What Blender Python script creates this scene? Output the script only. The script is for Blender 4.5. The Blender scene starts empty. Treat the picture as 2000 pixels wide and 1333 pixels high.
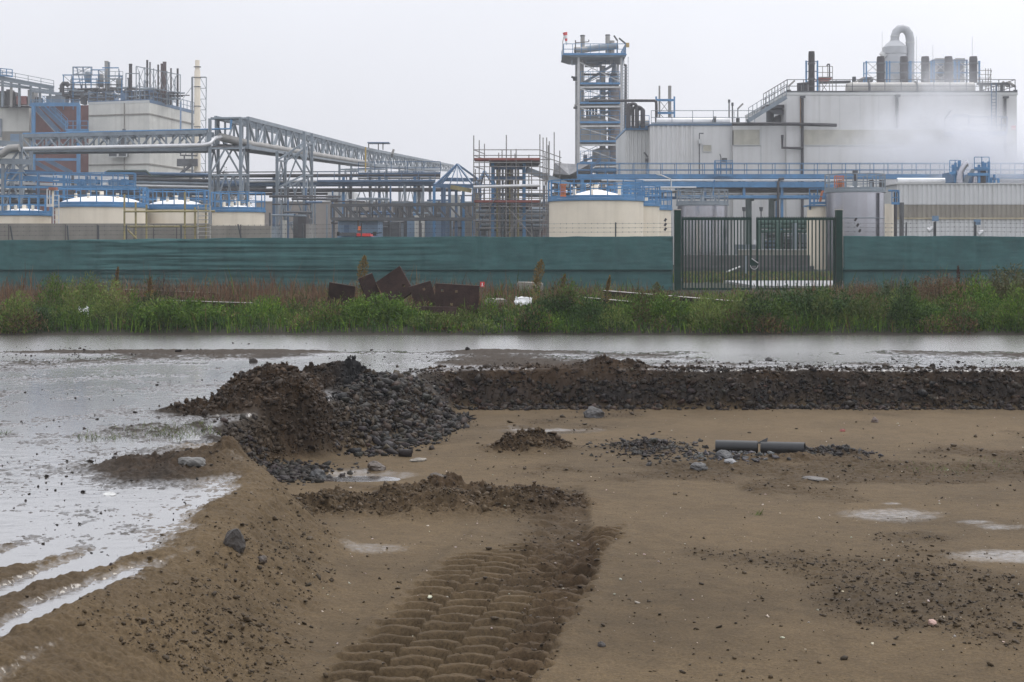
import bpy, math, random
import numpy as np
from mathutils import Vector, Matrix, noise as mnoise
random.seed(7)
RNG = np.random.default_rng(11)
SC = bpy.context.scene
HAZE, OV0, OV1, OVC, SUNE, EXPO = 0.00075, 8.6, 18.0, (.955, .972, 1.045), 1.3, 0.0
COL = SC.collection
F = 2778.0            # focal length in pixels of a 2000 px wide picture (50 mm on 36 mm)
EYE = 1.7             # camera height above the yard
HOR = 480.0

def W(px, py, Y):
    """A point Y metres ahead, seen at (px, py) of the 2000 px picture."""
    return Vector(((px-1000.0)*Y/F, Y, EYE-(py-HOR)*Y/F))
def WX(px, Y): return (px-1000.0)*Y/F
def WZ(py, Y): return EYE-(py-HOR)*Y/F

# ------------------------------------------------------------------ materials
MATS = {}
def mat(name, col, rough=0.6, metal=0.0, var=0.25, scale=1.5, streak=0.0, streak_col=(0.12, 0.09, 0.06), bump=0.0, bscale=20.0, spec=0.5):
    m = bpy.data.materials.new(name); m.use_nodes = True
    nt = m.node_tree; N = nt.nodes; L = nt.links
    b = N['Principled BSDF']
    b.inputs['Roughness'].default_value = rough; b.inputs['Metallic'].default_value = metal
    b.inputs['Specular IOR Level'].default_value = spec
    tc = N.new('ShaderNodeTexCoord')
    n = N.new('ShaderNodeTexNoise'); n.inputs['Scale'].default_value = scale; n.inputs['Detail'].default_value = 6; n.inputs['Roughness'].default_value = 0.65
    L.new(tc.outputs['Object'], n.inputs['Vector'])
    mx = N.new('ShaderNodeMix'); mx.data_type = 'RGBA'
    c1 = [max(0, c*(1-var)) for c in col]; c2 = [min(1, c*(1+var)) for c in col]
    mx.inputs['A'].default_value = (*c1, 1); mx.inputs['B'].default_value = (*c2, 1)
    mr = N.new('ShaderNodeMapRange'); mr.inputs['From Min'].default_value = 0.3; mr.inputs['From Max'].default_value = 0.7
    L.new(n.outputs['Fac'], mr.inputs['Value']); L.new(mr.outputs['Result'], mx.inputs['Factor'])
    out = mx.outputs['Result']
    if streak > 0:
        mp = N.new('ShaderNodeMapping'); mp.inputs['Scale'].default_value = (2.2, 2.2, 0.10)
        L.new(tc.outputs['Object'], mp.inputs['Vector'])
        s = N.new('ShaderNodeTexNoise'); s.inputs['Scale'].default_value = 1.0; s.inputs['Detail'].default_value = 5
        L.new(mp.outputs['Vector'], s.inputs['Vector'])
        sr = N.new('ShaderNodeMapRange'); sr.inputs['From Min'].default_value = 0.5; sr.inputs['From Max'].default_value = 0.78; sr.inputs['To Max'].default_value = streak
        L.new(s.outputs['Fac'], sr.inputs['Value'])
        m2 = N.new('ShaderNodeMix'); m2.data_type = 'RGBA'; m2.inputs['B'].default_value = (*streak_col, 1)
        L.new(out, m2.inputs['A']); L.new(sr.outputs['Result'], m2.inputs['Factor']); out = m2.outputs['Result']
    L.new(out, b.inputs['Base Color'])
    if bump > 0:
        bn = N.new('ShaderNodeTexNoise'); bn.inputs['Scale'].default_value = bscale; bn.inputs['Detail'].default_value = 5
        L.new(tc.outputs['Object'], bn.inputs['Vector'])
        bp = N.new('ShaderNodeBump'); bp.inputs['Strength'].default_value = bump; bp.inputs['Distance'].default_value = 0.02
        L.new(bn.outputs['Fac'], bp.inputs['Height']); L.new(bp.outputs['Normal'], b.inputs['Normal'])
    MATS[name] = m
    return m

def attr_mat(name, rough=0.7, bump=0.3, bscale=60.0, spec=0.3):
    """Colour from the mesh's own 'Col' attribute (each leaf / stone has its own colour)."""
    m = bpy.data.materials.new(name); m.use_nodes = True
    N = m.node_tree.nodes; L = m.node_tree.links; b = N['Principled BSDF']
    a = N.new('ShaderNodeAttribute'); a.attribute_name = 'Col'
    L.new(a.outputs['Color'], b.inputs['Base Color'])
    b.inputs['Roughness'].default_value = rough; b.inputs['Specular IOR Level'].default_value = spec
    if bump > 0:
        tc = N.new('ShaderNodeTexCoord')
        bn = N.new('ShaderNodeTexNoise'); bn.inputs['Scale'].default_value = bscale; bn.inputs['Detail'].default_value = 4
        L.new(tc.outputs['Object'], bn.inputs['Vector'])
        bp = N.new('ShaderNodeBump'); bp.inputs['Strength'].default_value = bump; bp.inputs['Distance'].default_value = 0.01
        L.new(bn.outputs['Fac'], bp.inputs['Height']); L.new(bp.outputs['Normal'], b.inputs['Normal'])
    MATS[name] = m
    return m

WHITE = mat('white_cladding', (0.60, 0.595, 0.58), 0.5, var=0.07, scale=0.4, streak=0.34, streak_col=(0.36, 0.34, 0.30))
PALE = mat('pale_grey_cladding', (0.52, 0.525, 0.51), 0.5, var=0.08, scale=0.4, streak=0.25, streak_col=(0.33, 0.31, 0.27))
CONCP = mat('pale_concrete_panel', (0.60, 0.59, 0.54), 0.8, var=0.10, scale=0.6, streak=0.3, streak_col=(0.30, 0.28, 0.24))
BEIGE = mat('beige_translucent_sheet', (0.42, 0.40, 0.33), 0.5, var=0.16, scale=1.2, streak=0.4, streak_col=(0.25, 0.24, 0.16))
CREAM = mat('cream_paint', (0.80, 0.715, 0.575), 0.5, var=0.06, scale=0.8, streak=0.30, streak_col=(0.45, 0.38, 0.27))
DOME = mat('white_roof_paint', (0.82, 0.82, 0.82), 0.45, var=0.04)
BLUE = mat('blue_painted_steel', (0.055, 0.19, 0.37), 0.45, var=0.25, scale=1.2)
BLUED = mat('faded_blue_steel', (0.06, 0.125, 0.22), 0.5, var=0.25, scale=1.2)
STEEL = mat('galvanised_steel', (0.20, 0.235, 0.265), 0.5, metal=0.2, var=0.25, scale=1.0)
STEELD = mat('dark_steel', (0.075, 0.08, 0.085), 0.55, metal=0.2, var=0.4, scale=1.0)
STEELL = mat('light_steel', (0.50, 0.50, 0.49), 0.45, var=0.15, scale=0.8, streak=0.4)
PIPEW = mat('white_lagged_pipe', (0.62, 0.62, 0.62), 0.4, metal=0.25, var=0.12)
PIPED = mat('dark_pipe', (0.035, 0.033, 0.035), 0.5, var=0.35)
STACKD = mat('sooty_stack_metal', (0.028, 0.023, 0.024), 0.7, var=0.4, bump=0.3, bscale=4)
SILVER = mat('dull_stainless', (0.42, 0.42, 0.45), 0.27, metal=0.92, var=0.10, scale=0.7, streak=0.35, streak_col=(0.24, 0.22, 0.22))
DUCT = mat('weathered_duct_metal', (0.30, 0.29, 0.27), 0.5, metal=0.3, var=0.22, scale=0.5, streak=0.3)
BRICK = mat('red_brown_cladding', (0.17, 0.060, 0.05), 0.8, var=0.25, scale=0.7, streak=0.3, streak_col=(0.08, 0.035, 0.03))
CONC = mat('weathered_concrete', (0.23, 0.215, 0.185), 0.85, var=0.22, scale=0.7, streak=0.45, streak_col=(0.10, 0.095, 0.085), bump=0.3, bscale=6)
CONCD = mat('dark_damp_concrete', (0.075, 0.07, 0.07), 0.8, var=0.35, scale=1.0, streak=0.3)
RUST = mat('rusty_steel', (0.034, 0.019, 0.015), 0.8, var=0.5, scale=5, spec=0.2, bump=0.4, bscale=30)
RUSTB = mat('pale_edge', (0.45, 0.42, 0.38), 0.5, var=0.25, scale=5)
YEL = mat('weathered_yellow_tube', (0.27, 0.23, 0.10), 0.6, var=0.35, scale=2)
SCAFF = mat('scaffold_tube', (0.20, 0.19, 0.18), 0.5, metal=0.4, var=0.35, scale=1.5)
SCARED = mat('red_toe_board', (0.22, 0.06, 0.045), 0.7, var=0.4, scale=1.2)
ORANGE = mat('orange_paint', (0.55, 0.15, 0.04), 0.6, var=0.3)
REDP = mat('red_paint', (0.60, 0.035, 0.03), 0.5, var=0.15)
SIGNW = mat('sign_white', (0.8, 0.8, 0.8), 0.5, var=0.03)
GREENG = mat('green_coated_steel', (0.004, 0.030, 0.022), 0.5, var=0.25, scale=6, spec=0.2)
GREENP = mat('green_pipe_paint', (0.045, 0.105, 0.08), 0.5, var=0.3)
CLOTH = mat('green_shade_cloth', (0.048, 0.118, 0.116), 0.8, var=0.22, scale=1.3, streak=0.35, streak_col=(0.075, 0.14, 0.14), bump=0.5, bscale=45, spec=0.2)
CLOTHD = mat('green_shade_cloth_hem', (0.016, 0.062, 0.060), 0.8, var=0.25, scale=1.5, bump=0.4, bscale=45, spec=0.3)
BLACKP = mat('black_plastic_pipe', (0.010, 0.011, 0.012), 0.4, var=0.3, scale=6)
GLASS = mat('dark_window_glass', (0.03, 0.035, 0.04), 0.1, var=0.2)
RUBBER = mat('black_rubber', (0.02, 0.02, 0.02), 0.7)
PALEB = mat('pale_blue_cabin_paint', (0.16, 0.25, 0.36), 0.5, var=0.15, scale=1)
HAZYW = mat('brown_grey_wall', (0.24, 0.21, 0.18), 0.8, var=0.15, scale=0.5)
MUDCLOD = attr_mat('earth_and_stone', 0.5, 0.5, 45, spec=0.14)
LEAF = attr_mat('leaf', 0.6, 0, 1, spec=0.15)
BARK = mat('brown_stem', (0.10, 0.065, 0.035), 0.8)

# ------------------------------------------------------------------ mesh helpers
ORG = {}
class MB:
    def __init__(s): s.v = []; s.f = []
    def quad(s, a, b, c, d):
        i = len(s.v); s.v += [tuple(a), tuple(b), tuple(c), tuple(d)]; s.f.append((i, i+1, i+2, i+3)); return s
    def box(s, x0, x1, y0, y1, z0, z1):
        i = len(s.v)
        s.v += [(x0, y0, z0), (x1, y0, z0), (x1, y1, z0), (x0, y1, z0), (x0, y0, z1), (x1, y0, z1), (x1, y1, z1), (x0, y1, z1)]
        s.f += [(i+3, i+2, i+1, i), (i+4, i+5, i+6, i+7), (i, i+1, i+5, i+4), (i+1, i+2, i+6, i+5), (i+2, i+3, i+7, i+6), (i+3, i, i+4, i+7)]
        return s
    def prism(s, pts, z0, z1):
        """vertical prism over a plan polygon (counter-clockwise)"""
        i = len(s.v); n = len(pts)
        s.v += [(p[0], p[1], z0) for p in pts] + [(p[0], p[1], z1) for p in pts]
        s.f.append(tuple(range(i+n-1, i-1, -1))); s.f.append(tuple(range(i+n, i+2*n)))
        for k in range(n):
            j = (k+1) % n; s.f.append((i+k, i+j, i+n+j, i+n+k))
        return s
    def bar(s, p, q, w, h=None):
        p = Vector(p); q = Vector(q); d = q-p
        if d.length < 1e-6: return s
        h = h or w; d.normalize()
        up = Vector((0, 0, 1)) if abs(d.z) < 0.9 else Vector((0, 1, 0))
        a = d.cross(up).normalized()*w/2; b = a.cross(d).normalized()*h/2
        i = len(s.v)
        for c in (p, q):
            s.v += [tuple(c-a-b), tuple(c+a-b), tuple(c+a+b), tuple(c-a+b)]
        s.f += [(i, i+1, i+2, i+3), (i+7, i+6, i+5, i+4), (i+1, i, i+4, i+5), (i+2, i+1, i+5, i+6), (i+3, i+2, i+6, i+7), (i, i+3, i+7, i+4)]
        return s
    def cyl(s, p, q, r, r2=None, n=10):
        return s.tube([p, q], r, n, r2)
    def tube(s, pts, r, n=8, r2=None):
        pts = [Vector(p) for p in pts]; m = len(pts); base = len(s.v)
        d0 = (pts[1]-pts[0]).normalized()
        up = Vector((0, 0, 1)) if abs(d0.z) < 0.9 else Vector((0, 1, 0))
        a = d0.cross(up).normalized()
        for k, p in enumerate(pts):
            if k == 0: d = d0
            elif k == m-1: d = (pts[k]-pts[k-1]).normalized()
            else: d = ((pts[k]-pts[k-1]).normalized()+(pts[k+1]-pts[k]).normalized()).normalized()
            a = (a-d*a.dot(d)).normalized(); b = d.cross(a)
            rr = r if r2 is None else r+(r2-r)*k/(m-1)
            for j in range(n):
                t = 2*math.pi*j/n
                s.v.append(tuple(p+a*math.cos(t)*rr+b*math.sin(t)*rr))
        for k in range(m-1):
            for j in range(n):
                j2 = (j+1) % n
                s.f.append((base+k*n+j, base+k*n+j2, base+(k+1)*n+j2, base+(k+1)*n+j))
        s.f.append(tuple(base+j for j in range(n-1, -1, -1))); s.f.append(tuple(base+(m-1)*n+j for j in range(n)))
        return s
    def lathe(s, cx, cy, prof, n=32):
        base = len(s.v); m = len(prof)
        for r, z in prof:
            for j in range(n):
                t = 2*math.pi*j/n; s.v.append((cx+r*math.cos(t), cy+r*math.sin(t), z))
        for k in range(m-1):
            for j in range(n):
                j2 = (j+1) % n
                s.f.append((base+k*n+j, base+k*n+j2, base+(k+1)*n+j2, base+(k+1)*n+j))
        s.f.append(tuple(base+j for j in range(n-1, -1, -1))); s.f.append(tuple(base+(m-1)*n+j for j in range(n)))
        return s
    def corrugated(s, x0, x1, y, z0, z1, pitch=0.35, dep=0.06):
        """corrugated sheet facing -Y between x0 and x1 (trapezoid ribs, 2 cm thick at the back)"""
        n = max(2, int((x1-x0)/pitch)); p = (x1-x0)/n; pts = []
        for k in range(n):
            a = x0+k*p; pts += [(a, y), (a+0.35*p, y), (a+0.5*p, y-dep), (a+0.85*p, y-dep)]
        pts.append((x1, y))
        pts2 = [(x1, y+0.08), (x0, y+0.08)]
        i = len(s.v); allp = pts+pts2; m = len(allp)
        s.v += [(a, b, z0) for a, b in allp]+[(a, b, z1) for a, b in allp]
        for k in range(m):
            j = (k+1) % m; s.f.append((i+k, i+j, i+m+j, i+m+k))
        s.f.append(tuple(range(i+m, i+2*m)))
        return s
    def rail(s, pts, h=1.05, w=0.045, step=1.5, mid=2, closed=False, toe=True):
        """posts, rails and toe board along a path of deck points"""
        pts = [Vector(p) for p in pts]
        if closed: pts = pts+[pts[0]]
        for a, b in zip(pts[:-1], pts[1:]):
            L = (b-a).length; n = max(1, int(round(L/step)))
            for k in range(n+1):
                if k == n and (closed or b is not pts[-1]): continue
                p = a.lerp(b, k/n); s.bar(p, p+Vector((0, 0, h)), w)
            for j in range(1, mid+1):
                o = Vector((0, 0, h*j/mid)); s.bar(a+o, b+o, w)
            o = Vector((0, 0, 0.08))
            if toe: s.bar(a+o, b+o, w*0.7, 0.16)
        return s
    def build(s, name, m, root=None, smooth=False):
        me = bpy.data.meshes.new(name)
        o0 = ORG.get(root.name, Vector((0, 0, 0))) if root is not None else Vector((0, 0, 0))
        me.from_pydata([(x-o0.x, y-o0.y, z-o0.z) for x, y, z in s.v], [], s.f)
        me.materials.append(m)
        if smooth:
            me.polygons.foreach_set('use_smooth', [True]*len(me.polygons))
            me.set_sharp_from_angle(angle=math.radians(40))
        ob = bpy.data.objects.new(name, me); COL.objects.link(ob)
        if root is not None:
            ob.parent = root; ORG[ob.name] = o0
        return ob

def tag(o, label=None, cat=None, group=None, kind=None):
    if label: o['label'] = label
    if cat: o['category'] = cat
    if group: o['group'] = group
    if kind: o['kind'] = kind
    return o
def thing(name, label, cat, loc=(0, 0, 0), group=None):
    o = bpy.data.objects.new(name, None); COL.objects.link(o)
    o.location = loc; o.empty_display_size = 0.3
    ORG[o.name] = Vector(loc)
    return tag(o, label, cat, group)
def dup(root, loc, label=None):
    r = root.copy(); COL.objects.link(r); r.location = loc
    ORG[r.name] = Vector(loc)
    if label: r['label'] = label
    def rec(a, b):
        for ch in list(a.children):
            if ch is b: continue
            c = ch.copy(); COL.objects.link(c); c.parent = b; rec(ch, c)
    rec(root, r)
    return r
def bars(root, name, m, lst, w, h=None):
    for p, q in lst: MB().bar(p, q, w, h).build(name, m, root)
def cyls(root, name, m, lst, r, n=10):
    for p, q in lst: MB().cyl(p, q, r, n=n).build(name, m, root, True)

def np_mesh(name, verts, quads, m, cols=None, extra=None, smooth=False):
    me = bpy.data.meshes.new(name); nv = len(verts); nq = len(quads); k = quads.shape[1]
    me.vertices.add(nv); me.vertices.foreach_set('co', np.ascontiguousarray(verts, dtype=np.float32).ravel())
    me.loops.add(nq*k); me.loops.foreach_set('vertex_index', np.ascontiguousarray(quads, dtype=np.int32).ravel())
    me.polygons.add(nq); me.polygons.foreach_set('loop_start', np.arange(0, nq*k, k, dtype=np.int32))
    me.polygons.foreach_set('loop_total', np.full(nq, k, dtype=np.int32))
    if smooth: me.polygons.foreach_set('use_smooth', np.ones(nq, dtype=bool))
    me.update(calc_edges=True)
    if cols is not None:
        a = me.color_attributes.new('Col', 'FLOAT_COLOR', 'POINT')
        c = np.ones((nv, 4), dtype=np.float32); c[:, :3] = cols; a.data.foreach_set('color', c.ravel())
    for nm, val in (extra or {}).items():
        a = me.attributes.new(nm, 'FLOAT', 'POINT'); a.data.foreach_set('value', np.ascontiguousarray(val, dtype=np.float32))
    me.materials.append(m)
    o = bpy.data.objects.new(name, me); COL.objects.link(o)
    return o

# ------------------------------------------------------------------ numpy noise
def vnoise(x, y, seed=0):
    xi = np.floor(x).astype(np.int64); yi = np.floor(y).astype(np.int64)
    fx = x-xi; fy = y-yi; fx = fx*fx*fx*(fx*(fx*6-15)+10); fy = fy*fy*fy*(fy*(fy*6-15)+10)
    def h(a, b):
        n = (a*374761393+b*668265263+seed*1442695041) & 0x7fffffff
        n = ((n ^ (n >> 13))*1274126177) & 0x7fffffff
        return ((n ^ (n >> 16)) & 0xffff)/65535.0
    return (h(xi, yi)*(1-fx)+h(xi+1, yi)*fx)*(1-fy)+(h(xi, yi+1)*(1-fx)+h(xi+1, yi+1)*fx)*fy
def fbm(x, y, sc, oc=4, seed=0, gain=0.5):
    s = 0; a = 1; t = 0
    for k in range(oc):
        s = s+a*(vnoise(x*sc+k*17.3, y*sc+k*9.1, seed+k)-0.5); t += a; a *= gain; sc *= 2.03
    return s/t*2      # about -1..1
def sst(a, b, x):
    t = np.clip((x-a)/(b-a), 0, 1); return t*t*(3-2*t)
def gs(X, Y, cx, cy, rx, ry): return np.exp(-((X-cx)/rx)**2-((Y-cy)/ry)**2)
# ------------------------------------------------------------------ terrain
EDGE_Y = [4, 7, 8, 9, 10, 11.2, 12.5, 13.5, 14.2, 14.9, 16, 17, 18, 19, 19.8]
EDGE_X = [-2.0, -1.85, -1.72, -1.75, -1.68, -2.05, -2.5, -2.85, -2.65, -2.2, -1.85, -1.6, -1.35, -1.2, -1.1]
PIT_W = [1.1, 1.1, 0.95, 0.9, 0.8, 0.6, 0.45, 0.4, 0.4, 0.55, 0.8, 0.85, 0.8, 0.6, 0.5]
TP0 = np.array([-0.46, 6.4]); TP1 = np.array([0.30, 10.6]); TD = (TP1-TP0)/np.linalg.norm(TP1-TP0)
WETS = [(3.05, 11.4, 0.55, 0.42, 1.0), (3.55, 10.95, 0.25, 0.16, .8), (3.75, 10.7, 0.4, 0.2, .7), (3.2, 12.0, .12, .07, .9), (3.4, 9.55, 0.55, 0.24, 1.1), (4.0, 9.45, 0.5, 0.2, 1.0), (-0.95, 9.85, 0.35, 0.3, .8), (-0.5, 9.8, 0.3, 0.12, .5),
        (0.0, 17.3, .35, .25, .6), (.45, 16.9, .75, .33, 1.2), (-2.2, 11.0, .5, .5, .5), (-1.5, 13.75, 0.7, .35, .9), (0.9, 7.9, .3, .4, .25)]
GROUND_TONE = 0.46
TERR = {}
def terrain(X, Y):
    """height, colour, wetness of the ground"""
    ex = np.interp(Y, EDGE_Y, EDGE_X)+0.10*fbm(X, Y, 1.3, 3, 5)
    w = np.interp(Y, EDGE_Y, PIT_W)
    a = sst(0, 1, (X-ex)/w+0.15)
    ey = 19.55+0.22*fbm(X, Y*0+3, 0.7, 3, 8)+0.06*fbm(X, Y, 4, 2, 9)
    b = sst(0, 1, (ey-Y)/0.42)
    m = a*b
    floor = -0.5+0.13*sst(13.5, 8.5, Y)+0.02*fbm(X, Y, 0.5, 3, 21)
    left = sst(0.2, -0.6, X-ex)
    # the flooded yard: mostly a few millimetres under water, with muddy parts standing out
    dry = sst(-0.15, .9, fbm(X, Y, 0.45, 4, 31)+0.9*gs(X, Y, -2.4, 11.3, .5, .8)-.8*gs(X, Y, -2.15, 8.3, .6, 1.0)+.7*gs(X, Y, -3.0, 13.0, .6, 1.2)+.55*gs(X, Y, -4.6, 22.6, 5, .35)+.4*gs(X, Y, 3, 20.4, 9, .55)-.6*gs(X, Y, -5, 12, 2.0, 5)-.75*sst(22.8, 24.0, Y)-.3*gs(X, Y, -4, 18, 2, 2.5))
    road = -0.0145+0.042*dry+0.015*fbm(X, Y, 2.2, 4, 41)+0.017*fbm(X, Y, 14, 4, 43)*(0.6+0.7*dry)+.013*fbm(X, Y, 38, 2, 44)*sst(24, 21, Y)-0.02*sst(22.8, 24.0, Y)
    # ruts at the lower left
    rut = sst(8.6, 7.7, Y+0.5*fbm(X, Y, 1.0, 2, 3))*sst(-1.75, -2.1, X)
    u = X*0.96-Y*0.27
    road = road+rut*(0.033*np.sin(u*2*math.pi/0.42+1.6*fbm(X, Y, .9, 2, 77))-0.010+0.016*fbm(X, Y, 1.6, 3, 12)+0.014*fbm(X, Y, 9, 3, 13))
    road = road+0.16*sst(26.7, 27.8, Y)*(Y < 60)+0.06*sst(27, 30, Y)*(Y < 44)
    z = road*(1-m)+floor*m
    brown = np.zeros_like(X); rough = np.zeros_like(X); black = np.zeros_like(X)
    def add(h, br=0, ro=0, bl=0):
        nonlocal z, brown, rough, black
        z = z+h; t = np.clip(h/0.06, 0, 1)
        brown = np.maximum(brown, t*br); rough = np.maximum(rough, t*ro); black = np.maximum(black, t*bl)
    nz = 1+0.75*fbm(X, Y, 2.4, 4, 61)
    wob = 0.30*fbm(X, Y, 1.6, 3, 63)
    def pl(cx, cy, rx, ry): return sst(1.30, .45, np.sqrt(((X-cx)/rx)**2+((Y-cy)/ry)**2)+wob)
    add(0.27*pl(-2.70, 16.1, .52, .70)*(1+.4*(nz-1)), 1, 1)
    add(0.20*pl(-2.55, 15.0, .60, .55)*(1+.5*(nz-1)), 1, 1)
    add(0.19*pl(-2.15, 17.5, .42, .55)*(1+.4*(nz-1)), 1, 1)
    add(0.11*gs(X, Y, -1.75, 17.3, .40, .6)*nz, .2, 1, 1)
    add(0.10*pl(-3.05, 14.6, .55, .35)*(1+.6*(nz-1)), 1, 1)
    add(0.07*gs(X, Y, -2.6, 10.9, .55, .55)*nz, .6, 1)
    add(0.11*gs(X, Y, -2.28, 11.4, .13, .16), .5, .6)
    add(0.09*gs(X, Y, 1.4, 19.75, .45, .2), 1, .7)
    # berm across the pit and along its left side
    by = 11.9+0.22*X+0.25*fbm(X, Y*0, 0.9, 2, 14)
    add(0.19*np.exp(-((Y-by)/0.38)**2)*sst(-2.1, -1.7, X)*sst(.85, .2, X)*(0.75+0.5*fbm(X, Y, 1.7, 3, 15)), .35, 1)
    add(0.17*gs(X, Y, -.62, 12.6, .17, .2)*nz, .5, 1)
    add(0.10*gs(X, Y, -.30, 12.5, .2, .15)*nz, .4, 1)
    add(0.05*gs(X, Y, -.85, 12.75, .35, .1)*nz, .4, 1)
    add(0.045*np.exp(-((X-ex-0.1)/0.28)**2)*sst(11.3, 10.6, Y)*(0.6+0.5*fbm(X, Y, 2.2, 3, 16)), .1, .8)
    add(0.13*gs(X, Y, .16, 15.35, .36, .26)*nz, .5, 1)
    add(0.07*gs(X, Y, 1.5, 15.3, .32, .5)*nz, 0, 1, .8)
    add(0.06*gs(X, Y, 3.35, 15.0, .3, .22)*nz, .2, 1, .6)
    add(0.05*gs(X, Y, 2.6, 14.6, .8, .3)*nz, .3, .8)
    # scattered darker, crumbled parts of the sand
    crumb = sst(.12, .55, fbm(X, Y, .8, 4, 91)+.65*gs(X, Y, 2.6, 13.9, 1.7, .6)+.55*gs(X, Y, 2.6, 8.2, 1.0, 1.0)+.5*gs(X, Y, 1.5, 9.6, .5, .4)+.45*gs(X, Y, 2.9, 10.2, .9, .5)+.4*gs(X, Y, 4.2, 17, 1.2, .5)-.75*gs(X, Y, .75, 8, .7, 3)-.5*gs(X, Y, -.9, 8.2, .5, 1.2)-.4*gs(X, Y, 3, 17.6, 3, .7))
    face = 4*m*(1-m)
    face = face*sst(-.02, .2, face)
    rough = np.maximum(rough, np.clip(face*1.3, 0, 1)); rough = np.maximum(rough, .35*crumb*m)
    rough = rough*np.interp(Y, [10.6, 11.6], [.45, 1.0])
    z = z+rough*(1+1.0*brown)*(0.055*fbm(X, Y, 4, 3, 51)+0.085*(.2-np.abs(fbm(X, Y, 8, 4, 52)))+.03*fbm(X, Y, 28, 3, 57))+m*(1-rough)*(0.013*fbm(X, Y, 1.3, 4, 53)+0.0030*fbm(X, Y, 24, 3, 54))
    z = z+crumb*m*.022*np.clip(fbm(X, Y, 17, 4, 58)+.1, 0, 1)+(.020+.02*fbm(X, Y, 4, 3, 59))*np.exp(-((X-ex+.13)/.10)**2)*(Y < 19.2)*(1-m)
    TERR['crumb'] = crumb*m; ex_ = ex; TERR['rough'] = rough
    # pit puddle hollows
    hol = np.maximum(gs(X, Y, -1.45, 13.55, .52, .28), gs(X, Y, .42, 16.95, .68, .36)*.55)
    z = z+(floor-0.02*fbm(X, Y, 0.5, 3, 21)-z)*sst(.15, .6, hol)*m*(np.abs(X+.5) < 2.2)
    z = z-0.085*hol**2*m
    # tyre track
    dx = X-TP0[0]; dy = Y-TP0[1]; t = dx*TD[0]+dy*TD[1]; s = dx*TD[1]-dy*TD[0]
    s = s+0.02*fbm(X, Y, 1.5, 2, 95)+.022*fbm(X, Y, 5, 2, 96)
    half = 0.50-0.0*t
    tr = sst(half+.06, half-.06, np.abs(s)+.05*fbm(X, Y, 6, 2, 98))*sst(4.9, 4.2, t+1.5*(0.5-s)+.25*fbm(X, Y, 2, 2, 71))*m
    lane = np.floor((s+0.5)/0.25); lw = (s+0.5)/0.25-lane
    tw = t*1.0+0.018*fbm(X, Y, 7, 2, 73)-0.10*s-0.045*np.sin(lw*math.pi)+.02*fbm(X, Y, 2.5, 2, 78)
    fr = (tw/0.172+np.array([0, .46, .08, .60, .2])[np.clip(lane, 0, 4).astype(int)]) % 1.0
    lug = sst(0.26, 0.46, fr)*sst(1.0, 0.90, fr)
    gap = sst(0, .09, lw)*sst(1, .91, lw)
    torn = sst(.18, .34, s)*0.6
    z = z+tr*(-0.034+0.056*(1-lug*(0.72+0.28*gap)*(.9+.4*fbm(X, Y, 3, 2, 97)))+0.040*torn*fbm(X, Y, 14, 3, 74)+0.012*fbm(X, Y, 9, 2, 72))
    z = z+0.03*np.exp(-((np.abs(s)-half-.05)/.05)**2)*sst(4.6, 4.0, t)*m*(0.5+.5*fbm(X, Y, 6, 2, 79))
    # torn ground beside and beyond the track, with a straight edge on its right
    rx = np.interp(Y, [8, 9.2, 13.2, 14], [.30, .56, .66, .66])
    tornz = sst(.04, -.04, X-rx-.02*fbm(X, Y, 3, 2, 55))*sst(-.25, .15, X-(rx-.45))*sst(8.2, 9.0, Y)*sst(13.1, 12.7, Y)
    TERR['crumb'] = np.maximum(TERR['crumb'], np.maximum(.8*tornz, .5*tr*torn/.6))
    z = z+tornz*(-.035+.04*fbm(X, Y, 9, 3, 56))
    # ---- colour
    n1 = fbm(X, Y, 1.2, 4, 101); n2 = fbm(X, Y, 10, 3, 102)
    def C(c): return np.array(c)[None, :]
    n0 = fbm(X, Y, .35, 3, 103)
    sand = C((0.222, 0.156, 0.084))*(1+0.20*n1+0.16*n2+.22*n0)[:, None]
    mud = C((0.085, 0.070, 0.056))*(1+0.3*n1+0.25*n2)[:, None]
    brn = C((0.092, 0.055, 0.028))*(1+0.35*n1+0.3*n2)[:, None]
    drk = C((0.042, 0.030, 0.020))*(1+0.3*n1+0.4*n2)[:, None]
    blk = C((0.026, 0.025, 0.025))*(1+0.3*n2)[:, None]
    def mix(a, b, f): return a+(b-a)*np.clip(f, 0, 1)[:, None]
    c = mix(mud, sand, np.maximum(np.maximum(m, .85*rut), sst(-.75, -.15, X-ex+.25*fbm(X, Y, 2, 3, 121))*(Y < 12.2)))
    c = mix(c, C((0.120, 0.088, 0.060))*np.ones_like(c), .55*sst(.0, 1, dry)*(1-m))
    c = mix(c, mix(sand, drk, .75+0*n1), crumb*m*(.45+.5*n2))
    c = mix(c, mix(sand, brn, .6+.5*n1), rough*m*np.interp(Y, [10.5, 12.5], [.35, .85]))
    c = mix(c, brn, brown*(.85+.3*n2))
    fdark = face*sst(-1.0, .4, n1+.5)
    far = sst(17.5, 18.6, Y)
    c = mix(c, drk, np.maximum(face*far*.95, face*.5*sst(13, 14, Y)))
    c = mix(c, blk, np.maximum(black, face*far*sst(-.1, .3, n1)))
    c = mix(c, mix(drk, brn, .5+n1), sst(20.4, 19.75, Y)*sst(19.2, 19.5, Y)*(X > -1.2)*.9)
    c = mix(c, mix(drk, brn, .6+0*n1), tornz*.55); c = mix(c, brn, tr*(.20+.65*torn))
    c = mix(c, C((0.05, 0.055, 0.03))*np.ones_like(c), sst(26.9, 27.4, Y)*(Y < 200))
    wet = np.zeros_like(X)
    for cx, cy, rx_, ry_, st in WETS:
        wet = np.maximum(wet, st*gs(X, Y, cx, cy, rx_, ry_))
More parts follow.
